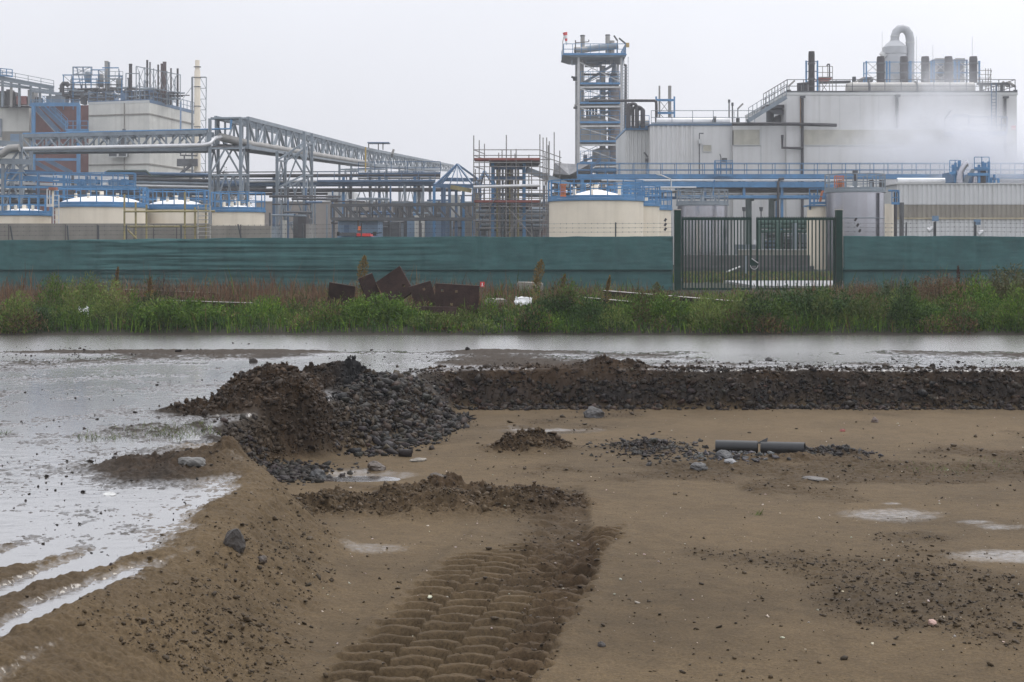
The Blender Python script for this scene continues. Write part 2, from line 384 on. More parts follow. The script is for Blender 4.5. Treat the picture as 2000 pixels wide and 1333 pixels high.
    wet = .72*np.clip(sst(.15, .95, wet+.22*fbm(X, Y*.6, 5, 3, 111)*(wet > .05)), 0, 1)*sst(.5, .2, rough)
    wet = np.maximum(wet, .85*(1-m)*(Y < 27)*sst(.5, .1, rough)*sst(.020, .0, z)*sst(.06, .0, m))
    wet = np.maximum(wet, .35*face*far)
    return z, np.clip(c*GROUND_TONE, 0.005, 1), wet
def gz(x, y):
    z, _, _ = terrain(np.array([float(x)]), np.array([float(y)])); return float(z[0])

def make_ground():
    ypx = np.concatenate([np.arange(1560, 1000, -1.25), np.arange(1000, 652, -0.8)])
    rows = 4722.0/(ypx-480)
    dense = np.linspace(18.95, 19.85, 70)
    pitrows = np.concatenate([np.linspace(13.7, 18.3, 230), np.linspace(11.2, 13.3, 110)])
    rows = np.unique(np.concatenate([rows, dense, pitrows, np.linspace(27.3, 60, 60), np.geomspace(61, 700, 24)]))
    u = np.concatenate([np.linspace(-1.25, -.445, 44), np.linspace(-0.44, 0.44, 1000), np.linspace(.445, 1.25, 44)])
    Yg, Ug = np.meshgrid(rows, u, indexing='ij'); Xg = Ug*(Yg+2.5)
    x = Xg.ravel(); y = Yg.ravel()
    z, c, wet = terrain(x, y)
    nr, nc = Xg.shape
    idx = np.arange(nr*nc).reshape(nr, nc)
    q = np.stack([idx[:-1, :-1], idx[:-1, 1:], idx[1:, 1:], idx[1:, :-1]], -1).reshape(-1, 4)
    m = bpy.data.materials.new('wet_sand_and_mud'); m.use_nodes = True
    N = m.node_tree.nodes; L = m.node_tree.links; b = N['Principled BSDF']
    a = N.new('ShaderNodeAttribute'); a.attribute_name = 'Col'
    w = N.new('ShaderNodeAttribute'); w.attribute_name = 'wet'
    tc = N.new('ShaderNodeTexCoord')
    g = N.new('ShaderNodeTexNoise'); g.inputs['Scale'].default_value = 55; g.inputs['Detail'].default_value = 5; g.inputs['Roughness'].default_value = .75
    L.new(tc.outputs['Object'], g.inputs['Vector'])
    gr = N.new('ShaderNodeMapRange'); gr.inputs['From Min'].default_value = .3; gr.inputs['From Max'].default_value = .7; gr.inputs['To Min'].default_value = .62; gr.inputs['To Max'].default_value = 1.35
    L.new(g.outputs['Fac'], gr.inputs['Value'])
    mu = N.new('ShaderNodeVectorMath'); mu.operation = 'SCALE'
    L.new(a.outputs['Color'], mu.inputs[0]); L.new(gr.outputs['Result'], mu.inputs['Scale'])
    L.new(mu.outputs['Vector'], b.inputs['Base Color'])
    # wet film: broken up by grains
    sp = N.new('ShaderNodeTexNoise'); sp.inputs['Scale'].default_value = 26; sp.inputs['Detail'].default_value = 4; sp.inputs['Roughness'].default_value = .7
    L.new(tc.outputs['Object'], sp.inputs['Vector'])
    ad = N.new('ShaderNodeMath'); ad.operation = 'MULTIPLY_ADD'; ad.inputs[1].default_value = -1.1; ad.inputs[2].default_value = .55
    L.new(sp.outputs['Fac'], ad.inputs[0])
    ad2 = N.new('ShaderNodeMath'); ad2.operation = 'ADD'; L.new(ad.outputs[0], ad2.inputs[0]); L.new(w.outputs['Fac'], ad2.inputs[1])
    wr = N.new('ShaderNodeMapRange'); wr.inputs['From Min'].default_value = .25; wr.inputs['From Max'].default_value = .95
    L.new(ad2.outputs[0], wr.inputs['Value'])
    ro = N.new('ShaderNodeMapRange'); ro.inputs['To Min'].default_value = .75; ro.inputs['To Max'].default_value = .24
    L.new(wr.outputs['Result'], ro.inputs['Value']); L.new(ro.outputs['Result'], b.inputs['Roughness'])
    b.inputs['IOR'].default_value = 1.45; b.inputs['Specular IOR Level'].default_value = .14
    bs = N.new('ShaderNodeMapRange'); bs.inputs['To Min'].default_value = .65; bs.inputs['To Max'].default_value = .05
    L.new(wr.outputs['Result'], bs.inputs['Value'])
    bp = N.new('ShaderNodeBump'); bp.inputs['Distance'].default_value = .012
    L.new(bs.outputs['Result'], bp.inputs['Strength']); L.new(g.outputs['Fac'], bp.inputs['Height']); L.new(bp.outputs['Normal'], b.inputs['Normal'])
    # a clear film of water over the wet places
    L.new(wr.outputs['Result'], b.inputs['Coat Weight']); b.inputs['Coat Roughness'].default_value = .08; b.inputs['Coat IOR'].default_value = 1.5
    o = np_mesh('ground', np.stack([x, y, z], 1), q, m, c, {'wet': wet}, True)
    tag(o, kind='structure')
make_ground()

def water_mat():
    m = bpy.data.materials.new('muddy_water'); m.use_nodes = True
    N = m.node_tree.nodes; L = m.node_tree.links; b = N['Principled BSDF']
    b.inputs['Base Color'].default_value = (0.075, 0.066, 0.058, 1); b.inputs['Roughness'].default_value = .16; b.inputs['IOR'].default_value = 2.2; b.inputs['Coat Weight'].default_value = 1; b.inputs['Coat Roughness'].default_value = .12; WR = 1; b.inputs['Coat IOR'].default_value = 2.1
    tc = N.new('ShaderNodeTexCoord'); mp = N.new('ShaderNodeMapping'); mp.inputs['Scale'].default_value = (1.0, 1.3, 1)
    L.new(tc.outputs['Object'], mp.inputs['Vector'])
    n = N.new('ShaderNodeTexNoise'); n.inputs['Scale'].default_value = 5; n.inputs['Detail'].default_value = 5; n.inputs['Roughness'].default_value = .6
    L.new(mp.outputs['Vector'], n.inputs['Vector'])
    bp = N.new('ShaderNodeBump'); bp.inputs['Distance'].default_value = .03
    n2 = N.new('ShaderNodeTexNoise'); n2.inputs['Scale'].default_value = .35; n2.inputs['Detail'].default_value = 3; L.new(tc.outputs['Object'], n2.inputs['Vector'])
    r2 = N.new('ShaderNodeMapRange'); r2.inputs['From Min'].default_value = .4; r2.inputs['From Max'].default_value = .65; r2.inputs['To Min'].default_value = .02; r2.inputs['To Max'].default_value = .24; L.new(n2.outputs['Fac'], r2.inputs['Value']); L.new(r2.outputs['Result'], bp.inputs['Strength'])
    L.new(n.outputs['Fac'], bp.inputs['Height']); L.new(bp.outputs['Normal'], b.inputs['Normal']); L.new(bp.outputs['Normal'], b.inputs['Coat Normal'])
    sx_ = N.new('ShaderNodeSeparateXYZ'); L.new(tc.outputs['Object'], sx_.inputs[0])
    wr_ = N.new('ShaderNodeMapRange'); wr_.inputs['From Min'].default_value = 19; wr_.inputs['From Max'].default_value = 23; wr_.inputs['To Min'].default_value = .14; wr_.inputs['To Max'].default_value = .255
    L.new(sx_.outputs['Y'], wr_.inputs['Value']); L.new(wr_.outputs['Result'], b.inputs['Roughness']); L.new(wr_.outputs['Result'], b.inputs['Coat Roughness'])
    return m
WATER = water_mat()
def make_water():
    # one sheet over the flooded yard: left of the pit, and beyond it
    zw = -0.006
    yy_ = np.linspace(4, 19, 151); xx_ = np.interp(yy_, EDGE_Y, EDGE_X); xx_ = xx_+.10*fbm(xx_, yy_, 1.3, 3, 5)
    pts = [(float(x)-.13, float(y)) for x, y in zip(xx_, yy_)]
    mb = MB(); v = mb.v
    ys = [p[1] for p in pts]
    for x, y in pts: v.append((-26, y, zw)); v.append((x, y, zw))
    v.append((-26, 19.9, zw)); v.append((-1.2, 19.9, zw))
    n = len(v)//2
    for k in range(n-1): mb.f.append((2*k, 2*k+1, 2*k+3, 2*k+2))
    i = len(v); v += [(26, 19.9, zw), (26, 27.6, zw), (-1.2, 27.6, zw), (-26, 27.6, zw)]
    mb.f.append((2*n-1, i, i+1, i+2)); mb.f.append((2*n-2, 2*n-1, i+2, i+3))
    tag(mb.build('water', WATER), kind='structure')
    for cx, cy, rx, ry, dz in ((-1.45, 13.55, .8, .42, -.028),):
        z0 = -0.5+0.13*float(sst(13.5, 8.5, cy))+dz
        m2 = MB(); k = 40
        m2.v = [(cx+rx*math.cos(2*math.pi*j/k), cy+ry*math.sin(2*math.pi*j/k), z0) for j in range(k)]; m2.f = [tuple(range(k))]
        tag(m2.build('water', WATER), kind='structure')
make_water()

# ------------------------------------------------------------------ stones and clods
ICO_V = None
def ico():
    p = (1+5**.5)/2
    v = np.array([(-1, p, 0), (1, p, 0), (-1, -p, 0), (1, -p, 0), (0, -1, p), (0, 1, p), (0, -1, -p), (0, 1, -p), (p, 0, -1), (p, 0, 1), (-p, 0, -1), (-p, 0, 1)], float)
    v /= np.linalg.norm(v[0])
    f = np.array([(0, 11, 5), (0, 5, 1), (0, 1, 7), (0, 7, 10), (0, 10, 11), (1, 5, 9), (5, 11, 4), (11, 10, 2), (10, 7, 6), (7, 1, 8), (3, 9, 4), (3, 4, 2), (3, 2, 6), (3, 6, 8), (3, 8, 9), (4, 9, 5), (2, 4, 11), (6, 2, 10), (8, 6, 7), (9, 8, 1)])
    return v, f
def rocks(name, P, size, colr, m=None, flat=.75, jit=.55):
    """one mesh of many small rocks: P centres (n,3), size (n,), colr (n,3)"""
    v0, f0 = ico(); n = len(P)
    sc = size[:, None]*RNG.uniform(.55, 1.25, (n, 3)); sc[:, 2] *= flat
    V = v0[None]*(1+RNG.uniform(-jit, jit, (n, 12, 1)))+RNG.uniform(-jit*.5, jit*.5, (n, 12, 3))
    V = V*sc[:, None, :]
    a = RNG.uniform(0, 6.28, n); ca = np.cos(a)[:, None]; sa = np.sin(a)[:, None]
    b = RNG.uniform(-.8, .8, n); cb = np.cos(b)[:, None]; sb = np.sin(b)[:, None]
    y = V[..., 1]*cb-V[..., 2]*sb; z = V[..., 1]*sb+V[..., 2]*cb; x = V[..., 0]
    V = np.stack([x*ca-y*sa, x*sa+y*ca, z], -1)+P[:, None, :]
    f = (f0[None]+(np.arange(n)*12)[:, None, None]).reshape(-1, 3)
    return np_mesh(name, V.reshape(-1, 3), f, m or MUDCLOD, np.repeat(colr, 12, 0))
def scatter(n, fn, tries=8):
    """rejection sample plan points with probability fn(x,y)"""
    out = []
    while n > 0 and tries > 0:
        x, y, p = fn(); k = RNG.uniform(0, 1, len(x)) < p
        out.append(np.stack([x[k], y[k]], 1)); tries -= 1
        if sum(len(o) for o in out) >= n: break
    return np.concatenate(out)[:n]
def stone_cols(n, base, var=.45):
    t = RNG.uniform(1-var, 1+var, (n, 1)); return np.clip(np.array(base)[None]*t*RNG.uniform(.9, 1.1, (n, 3)), .006, .8)

def gravel_all():
    # ballast in the far face of the pit
    n = 7500
    x = RNG.uniform(-1.4, 11, n); t = RNG.beta(1.1, 1.3, n)
    y = 19.60-0.52*t-.12*RNG.uniform(0, 1, n)
    z, _, _ = terrain(x, y)
    s = RNG.gamma(1.3, .0120, n)+.005; s = np.clip(s, .006, .070)*np.where(z > -.14, .5, 1.0)
    c = stone_cols(n, (.019, .0155, .013), .8); br = RNG.uniform(0, 1, n) < .35; c[br] = stone_cols(br.sum(), (.040, .027, .018))
    P = np.stack([x, y, z+s*.15], 1)
    # stones spilling down the heap beside it
    n2 = 8500
    r = RNG.uniform(0, 1, n2); x2 = -2.0+1.35*r+RNG.normal(0, .10, n2); y2 = RNG.uniform(14.9, 18.6, n2)-.2*r
    ex = np.interp(y2, EDGE_Y, EDGE_X)
    ok = (x2 > ex-.28)&(x2 < ex+.95+RNG.normal(0, .13, n2))&((y2 > 15.6)|(RNG.uniform(0, 1, n2) < .45))&(RNG.uniform(0, 1, n2) < .25+.75*sst(-2.3, -1.5, x2)); x2 = x2[ok]; y2 = y2[ok]
    z2, _, _ = terrain(x2, y2)
    s2 = np.clip(RNG.gamma(1.2, .0125, len(x2))+.005, .005, .068)
    c2 = stone_cols(len(x2), (.023, .020, .018), .9)
    b2 = RNG.uniform(0, 1, len(x2)) < .3; c2[b2] = stone_cols(int(b2.sum()), (.040, .029, .020))
    P2 = np.stack([x2, y2, z2+s2*.2], 1)
    # dark spill at the foot of the left face
    n3 = 1100; x3 = RNG.normal(-2.2, .25, n3); y3 = RNG.normal(13.75, .28, n3); z3, _, _ = terrain(x3, y3); s3 = np.clip(RNG.gamma(2.0, .009, n3)+.006, .006, .045)
    # gravel patches on the pit floor
    n4 = 700; x4 = RNG.normal(1.5, .25, n4); y4 = RNG.normal(15.3, .38, n4); z4, _, _ = terrain(x4, y4); s4 = np.clip(RNG.gamma(2.0, .007, n4)+.004, .004, .035)
    n5 = 260; x5 = RNG.normal(2.25, .22, n5); y5 = RNG.normal(14.6, .16, n5); z5, _, _ = terrain(x5, y5); s5 = np.clip(RNG.gamma(2.0, .008, n5)+.005, .005, .04)
    n6 = 300; x6 = RNG.normal(3.4, .18, n6); y6 = RNG.normal(15.05, .14, n6); z6, _, _ = terrain(x6, y6); s6 = np.clip(RNG.gamma(2.0, .008, n6)+.005, .005, .04)
    PP = np.concatenate([P, P2, np.stack([x3, y3, z3], 1), np.stack([x4, y4, z4+.004], 1), np.stack([x5, y5, z5], 1), np.stack([x6, y6, z6], 1)])
    SS = np.concatenate([s, s2, s3, s4, s5, s6])
    CC = np.concatenate([c, c2, stone_cols(n3, (.026, .021, .018), .7), stone_cols(n4, (.030, .026, .023), .8), stone_cols(n5, (.055, .055, .055), .7), stone_cols(n6, (.025, .022, .020), .6)])
    o = rocks('gravel', PP, SS, CC, flat=.7)
    tag(o, 'broken dark ballast in the cut face and heaps of the pit', 'gravel', kind='stuff')
    # crumbs of earth
    def f1():
        y = 4722/(RNG.uniform(660, 1345, 150000)-480)*1.15; x = RNG.uniform(-.42, .42, 150000)*y
        z, c, w = terrain(x, y); d = np.maximum(TERR['rough']**1.5*np.interp(y, [13, 15], [.8, 1.6]), .24*TERR['crumb'])
        return x, y, (.003+.22*d)*np.clip(14/y, .5, 1.5)*np.where((y < 26.5), 1, 0)*np.where((x < np.interp(y, EDGE_Y, EDGE_X)-.3)&(TERR['rough'] < .35), .06, 1)
    p = scatter(42000, f1, 6)
    z, c, w = terrain(p[:, 0], p[:, 1]); s = np.clip(RNG.gamma(1.0, .0042, len(p))+.0018, .0018, .024)*np.interp(p[:, 1], [11, 14, 17], [.8, 1.0, 1.7])
    o = rocks('dirt', np.stack([p[:, 0], p[:, 1], z+s*.3], 1), s, np.clip(c*RNG.uniform(.28, .85, (len(p), 1)), .006, .3), flat=.6)
    tag(o, 'crumbs and small clods of dark earth strewn over the sand', 'dirt', kind='stuff')
    # crumbled earth on the heaps and berms
    nA = 9000; xA = RNG.uniform(-3.6, -1.6, nA); yA = RNG.uniform(13.7, 18.0, nA); nB = 4200; xB = RNG.uniform(-2.0, .75, nB); yB = RNG.normal(11.9, .42, nB)+.22*xB; nC = 900; xC = RNG.normal(.16, .3, nC); yC = RNG.normal(15.3, .2, nC); nD = 3000; xD = RNG.uniform(-1.2, 10.5, nD); yD = RNG.normal(19.7, .16, nD)
    xE = RNG.uniform(-3.4, -1.3, 90000); yE = RNG.uniform(13.3, 16.6, 90000); zE, _, _ = terrain(xE, yE); zF, _, _ = terrain(xE, yE-.05); zG, _, _ = terrain(xE+.05, yE); sl = np.maximum(np.abs(zE-zF), np.abs(zG-zE))/.05; kE = RNG.uniform(0, 1, 90000) < np.clip(sl-.55, 0, 1.5)*.16; xE = xE[kE]; yE = yE[kE]
    xA = np.concatenate([xA, xE, xB, xC, xD]); yA = np.concatenate([yA, yE, yB, yC, yD]); z, c, w = terrain(xA, yA); k = (TERR['rough'] > .45)|(yA > 19.4); xA = xA[k]; yA = yA[k]; z = z[k]; c = c[k]
    s = np.clip(RNG.gamma(1.0, .0085, len(xA))+.004, .004, .05)*np.where(yA < 13.5, .75, 1)
    o = rocks('earth', np.stack([xA, yA, z+s*.2], 1), s, np.clip(c*RNG.uniform(.55, 1.25, (len(xA), 1)), .006, .3), flat=.75)
    tag(o, 'crumbled brown earth covering the heaps and berms', 'earth', kind='stuff')
    # clods standing in the flooded yard
    n = 5200; y = RNG.uniform(7.4, 25, n)**1.0; x = -RNG.uniform(.08, .42, n)*y
    k = (x < np.interp(y, EDGE_Y, EDGE_X)-.25)&(RNG.uniform(0, 1, n) < .04+sst(.0, .45, fbm(x, y, .55, 4, 131))); y2 = np.concatenate([y[k], RNG.normal(22.3, .7, 260), RNG.uniform(19.8, 20.9, 700)]); x2 = np.concatenate([x[k], RNG.uniform(-9, -.5, 260), RNG.uniform(-1.0, 9, 700)])
    z, c, w = terrain(x2, y2); s = np.clip(RNG.gamma(.8, .0055, len(x2))+.002, .002, .040)*np.where(y2 > 19, 1.1, .7)
    o = rocks('mud', np.stack([x2, y2, np.maximum(z, -.006)+s*.25], 1), s, stone_cols(len(x2), (.028, .022, .018), .5), flat=.6)
    tag(o, 'lumps of mud standing out of the shallow flood water', 'mud', kind='stuff')
    # pale flecks of shell and chippings
    n = 480; y = 6250/(RNG.uniform(820, 1340, n)-480); x = RNG.uniform(-.05, .37, n)*y; k = RNG.uniform(0, 1, n) < .28; x[k] = RNG.uniform(-.17, .0, k.sum())*y[k]
    z, c, w = terrain(x, y); s = np.clip(RNG.gamma(1.3, .0026, n)+.0022, .002, .016)
    o = rocks('pebbles', np.stack([x, y, z+s*.25], 1), s, stone_cols(n, (.42, .37, .31), .4), flat=.5)
    tag(o, 'pale chippings and shell flecks scattered over the sand', 'pebbles', kind='stuff')
gravel_all()

def stone(name, label, cat, px, py, s, col, sx=1, sy=1, sz=.7, seed=0, level=None, group=None):
    """one rock big enough to point at, seated on the ground where the picture shows it"""
    y = 4722/(py-480) if level is None else (EYE-level)*F/(py-480)
    for _ in range(12):
        x = WX(px, y); z = gz(x, y); y = .5*y+.5*(EYE-z)*F/(py-480)
    import bmesh
    bm = bmesh.new(); bmesh.ops.create_icosphere(bm, subdivisions=3, radius=1)
    r = random.Random(seed); off = Vector((r.uniform(0, 99), r.uniform(0, 99), r.uniform(0, 99)))
    for v in bm.verts:
        c = v.co.copy(); k = 1+.38*mnoise.noise(c*1.1+off)+.16*mnoise.noise(c*3.2+off)+.07*mnoise.noise(c*8+off)
        v.co = Vector((c.x*k*s*sx, c.y*k*s*sy, max(-.35*s, c.z*k*s*sz)))
    me = bpy.data.meshes.new(name); bm.to_mesh(me); bm.free()
    key = 'stone_%g_%g_%g' % col
    me.materials.append(MATS.get(key) or mat(key, col, .6, var=.4, scale=14, bump=.6, bscale=40))
    o = bpy.data.objects.new(name, me); COL.objects.link(o); o.location = (x, y, z+.12*s); o.rotation_euler.z = r.uniform(0, 6)
    tag(o, label, cat, group); return o
DK = (.03, .024, .02); GRY = (.08, .08, .08); BRN = (.045, .032, .022)
stone('earth_clod', 'upright dark grey clod standing alone on the left berm', 'clod', 457, 1072, .085, (.035, .028, .022), .75, .6, 1.15, 3)
stone('earth_clod', 'round brown lump topping the berm behind the tyre track', 'clod', 855, 940, .085, (.06, .043, .028), 1.3, .8, .75, 5)
stone('stone', 'pinkish pale stone on the crumbled sand at right', 'stone', 1820, 1219, .028, (.42, .27, .22), 1.3, .8, .6, 6)
stone('stone', 'small brick-red stone on bare sand below the ballast face', 'stone', 1646, 843, .03, (.22, .05, .04), 1.2, .8, .8, 7)
stone('stone', 'square brown stone alone on sand near the ballast foot', 'stone', 1709, 825, .055, (.09, .06, .045), 1, .8, .9, 8)
stone('stone', 'rounded grey boulder in front of the black pipe', 'stone', 1414, 893, .085, (.055, .055, .056), 1.2, .9, .85, 9)
stone('stone', 'flat pale slab of stone beside the grey boulder', 'stone', 1425, 903, .055, (.20, .20, .20), 1.5, 1, .45, 10)
stone('stone', 'flat grey stone lying below the pipe rubble', 'stone', 1365, 915, .06, (.09, .088, .085), 1.3, 1, .7, 11)
stone('stone', 'flat pale stone alone on sand under the gravel heap', 'stone', 817, 901, .06, (.17, .15, .12), 1.5, 1, .4, 12)
stone('stone', 'brown stone at the foot of the gravel slope', 'stone', 735, 917, .09, (.075, .058, .045), 1.2, 1, .7, 13)
stone('stone', 'thin flat stone on the sand right of the gravel patch', 'stone', 1590, 937, .07, (.10, .09, .08), 1.8, 1, .25, 14)
stone('earth_clod', 'dark clod at the foot of the ballast face above the puddle', 'clod', 1160, 815, .13, (.035, .032, .030), 1.4, .8, .75, 15)
stone('earth_clod', 'single dark clod on the waterlogged track above the cut', 'clod', 1502, 705, .05, (.03, .027, .025), 1.1, .8, .8, 16)
stone('earth_clod', 'small dark clod at the left rim of the pit floor', 'clod', 620, 932, .075, (.03, .03, .03), 1.2, 1, .8, 17)
stone('earth_clod', 'brown clod on the slope below the upright clod', 'clod', 510, 1098, .035, (.045, .031, .02), 1, .9, .9, 18)
stone('stone', 'flat greyish stone in the mud beside the grass tufts', 'stone', 375, 905, .075, (.13, .125, .115), 1.4, .9, .6, 19)
stone('stone', 'flat white chip lying on the flooded yard', 'stone', 213, 968, .045, (.5, .5, .48), 1.6, .8, .35, 20)
stone('earth_clod', 'dark clod on the muddy rise left of the two heaps', 'clod', 497, 708, .06, (.04, .032, .026), 1.1, .8, .9, 21)
stone('earth_clod', 'lone dark crumbly clod right of the tyre track', 'clod', 1174, 1262, .022, DK, 1, 1, .8, 22)

def black_pipe():
    r = thing('drain_pipe', 'broken black plastic pipe lying on the pit floor', 'pipe', (2.6, 15.1, gz(2.6, 15.1)))
    z = r.location.z
    def half(p0, p1, rad, n=22):
        """a split length of pipe: an open shell with wall thickness"""
        mb = MB(); p0 = Vector(p0); p1 = Vector(p1); d = (p1-p0).normalized(); a = d.cross(Vector((0, 0, 1))).normalized(); b = a.cross(d)
        ring = []
        for rr, flip in ((rad, 1), (rad*.9, -1)):
            for j in range(n+1):
                t = math.pi*(-.42)+math.pi*1.84*j/n
                if flip < 0: t = math.pi*(-.42)+math.pi*1.84*(n-j)/n
                ring.append(a*math.cos(t)*rr+b*math.sin(t)*rr)
        m = len(ring)
        for c in (p0, p1):
            for q in ring: mb.v.append(tuple(c+q))
        for j in range(m): mb.f.append((j, (j+1) % m, m+(j+1) % m, m+j))
        for base, s in ((0, 1), (m, -1)):
            for j in range(n):
                qd = (base+j, base+j+1, base+m-2-j, base+m-1-j); mb.f.append(qd if s < 0 else qd[::-1])
        return mb
    half(W(1398, 873, 15.25), W(1480, 875, 15.15), .073).build('pipe_length', BLACKP, r, True)
    half(W(1487, 876, 15.15), W(1572, 878, 15.0), .073).build('pipe_length', BLACKP, r, True)
    mb = MB(); p = W(1478, 866, 15.16)
    mb.v = [tuple(p+Vector(q)) for q in ((-.02, -.03, 0), (.10, -.03, -.005), (.12, 0, .06), (.10, .03, -.005), (.0, .03, 0), (.105, 0, .02))]
    mb.f = [(0, 1, 2), (1, 3, 2), (3, 4, 2), (4, 0, 2), (0, 5, 1), (1, 5, 3), (3, 5, 4), (4, 5, 0)]
    mb.build('torn_flap', BLACKP, r)
black_pipe()
# ------------------------------------------------------------------ vegetation
def leaf_quads(C, D, Lh, Wd):
    """quads: centres C, unit directions D, lengths, widths"""
    n = len(C); r = RNG.normal(0, 1, (n, 3)); S = np.cross(D, r); S /= np.linalg.norm(S, axis=1, keepdims=True)+1e-9
    a = D*Lh[:, None]*.5; b = S*Wd[:, None]*.5
    V = np.stack([C-a, C+b*.9-a*.1, C+a, C-b*.9-a*.1], 1)
    return V.reshape(-1, 3)
def unit(v): return v/(np.linalg.norm(v, axis=1, keepdims=True)+1e-9)
def leaf_cols(n, palette, var=.25):
    p = np.array(palette); c = p[RNG.integers(0, len(p), n)]
    return np.clip(c*RNG.uniform(1-var, 1+var, (n, 1)), .004, .9)
GREEN = [(.090, .165, .014), (.058, .122, .011), (.125, .190, .022), (.034, .080, .010)]
DGREEN = [(.028, .064, .010), (.038, .084, .014), (.022, .050, .010)]
YGREEN = [(.110, .150, .030), (.085, .125, .025), (.130, .150, .040)]
DRY = [(.145, .092, .048), (.115, .068, .035), (.165, .120, .062), (.090, .058, .034)]
RUSTY = [(.130, .062, .035), (.100, .052, .032), (.150, .080, .042)]
OCHRE = [(.20, .125, .030), (.16, .105, .028), (.23, .15, .045), (.12, .095, .025)]

def bush_mesh(name, r, h, n, palette, leaf=(.05, .016), root=None, lean=0.0, up=.6, fill=1.0):
    """a many-stemmed weed: leaves along arching stems"""
    ns = max(10, n//60)
    th = RNG.uniform(0, 6.28, ns); rr = r*np.sqrt(RNG.uniform(0, 1, ns)); hh = 1.12*h*(1-.5*(rr/r)**2)*RNG.uniform(.55, 1.08, ns)
    k = RNG.integers(0, ns, n); t = RNG.beta(2.2, 1.3, n)
    bx = np.cos(th)*rr; by = np.sin(th)*rr
    x = bx[k]*(.45+.65*t)+lean*t*t*h+RNG.normal(0, .045*(.5+r), n); y = by[k]*(.45+.65*t)+RNG.normal(0, .045*(.5+r), n); z = hh[k]*t+RNG.normal(0, .03, n)
    z = np.maximum(z, .01)
    D = unit(np.stack([np.cos(th[k])*.5+RNG.normal(0, .55, n), np.sin(th[k])*.5+RNG.normal(0, .55, n), up+RNG.normal(0, .35, n)], 1))
    L = leaf[0]*RNG.uniform(.5, 1.4, n); Wd = leaf[1]*RNG.uniform(.6, 1.4, n)
    V = leaf_quads(np.stack([x, y, z], 1), D, L, Wd)
    stemc = leaf_cols(ns, palette, .15)[k]*.35+leaf_cols(n, palette, .3)*.65
    q = np.arange(4*n).reshape(n, 4)
    # the stems themselves
    ns2 = ns; p0 = np.stack([bx*.45, by*.45, np.zeros(ns)], 1); p1 = np.stack([bx*1.05+lean*h, by*1.05, hh*.95], 1); w = np.stack([-np.sin(th), np.cos(th), 0*th], 1)*.006
    SV = np.stack([p0-w, p0+w, p1+w*.4, p1-w*.4], 1).reshape(-1, 3)
    V = np.concatenate([V, SV]); q = np.concatenate([q, np.arange(4*ns).reshape(ns, 4)+4*n])
    c = np.concatenate([np.repeat(stemc, 4, 0), np.tile(np.array([[.06, .05, .025]]), (4*ns, 1))])
    return np_mesh(name, V, q, LEAF, c)
def bush(name, label, px, pybase, Y, r, h, n, pal, leaf=(.05, .016), cat='bush', **kw):
    o = bush_mesh(name, r, h, n, pal, leaf, **kw); x = WX(px, Y)
    o.location = (x, Y, gz(x, Y)-.02); tag(o, label, cat); return o
def on(Y, px): return gz(WX(px, Y), Y)
def htop(py, Y, px): return WZ(py, Y)-on(Y, px)

B = [
 ('leafy_bush', 'bright green rounded bush at the water edge left of the rusty plates', 345, 583, 28.0, .85, 4200, GREEN, 'bush'),
 ('leafy_bush', 'low grey-green bush at the water edge near the left border', 60, 603, 28.2, .6, 2200, [(.05, .085, .04), (.06, .10, .045), (.045, .07, .035)], 'bush'),
 ('leafy_bush', 'bushy green weed growing before the rusty plates', 738, 572, 28.4, .8, 4200, GREEN, 'bush'),
 ('leafy_bush', 'yellow-green weed clump below the fallen rusty plates', 850, 612, 27.9, .55, 2200, YGREEN, 'bush'),
 ('leafy_bush', 'dark green bush behind the water right of the rusty plates', 1105, 575, 28.6, .75, 3600, DGREEN, 'bush'),
 ('leafy_bush', 'green bush in front of the long rusty channel beam', 1290, 577, 28.4, .75, 3600, GREEN, 'bush'),
 ('leafy_bush', 'yellow-green low bush at the water edge below the beam end', 1375, 610, 28.0, .55, 2200, YGREEN, 'bush'),
 ('leafy_bush', 'broad dark green bush before the right gate leaf', 1580, 558, 28.8, 1.15, 6500, DGREEN, 'bush'),
 ('leafy_bush', 'pale green bush with yellow tips left of the broad dark one', 1500, 585, 28.2, .7, 3000, YGREEN+GREEN, 'bush'),
 ('leafy_bush', 'low dark green bush under the brown dock at right', 1770, 585, 28.6, .8, 3800, DGREEN+GREEN, 'bush'),
 ('leafy_bush', 'fresh green low bush at the right border by the water', 1935, 612, 28.0, .6, 2600, GREEN+YGREEN, 'bush'),
 ('leafy_bush', 'tall olive bush at the right border against the cloth', 1970, 522, 31.0, .7, 3800, [(.075, .085, .028), (.10, .085, .03), (.06, .075, .025)], 'bush'),
 ('dried_bush', 'reddish brown dried bush before the right green cloth', 1835, 527, 34.0, .55, 3000, RUSTY+DRY, 'bush'),
 ('dried_bush', 'smaller brown dried bush beside the right gate post', 1688, 545, 35.0, .42, 2000, RUSTY+DRY, 'bush'),
 ('dried_bush', 'greyish dried bush at the water edge under the left beam', 235, 608, 28.2, .6, 2200, [(.085, .075, .055), (.07, .06, .045), (.10, .09, .06)], 'bush'),
 ('dried_bush', 'dark branching dead weed before the left green cloth', 315, 538, 36.0, .35, 700, [(.045, .028, .02), (.06, .035, .022)], 'bush'),
 ('leafy_bush', 'small green bush between the two brown dried bushes', 1738, 545, 34.0, .42, 1500, [(.06, .09, .035), (.05, .08, .03)], 'bush'),
]
for nm, lab, px, pyt, Y, r, n, pal, cat in B:
    bush(nm, lab, px, 0, Y, r, htop(pyt, Y, px), int(n*1.5), pal, (.075, .024) if nm == 'leafy_bush' else (.06, .014), cat)

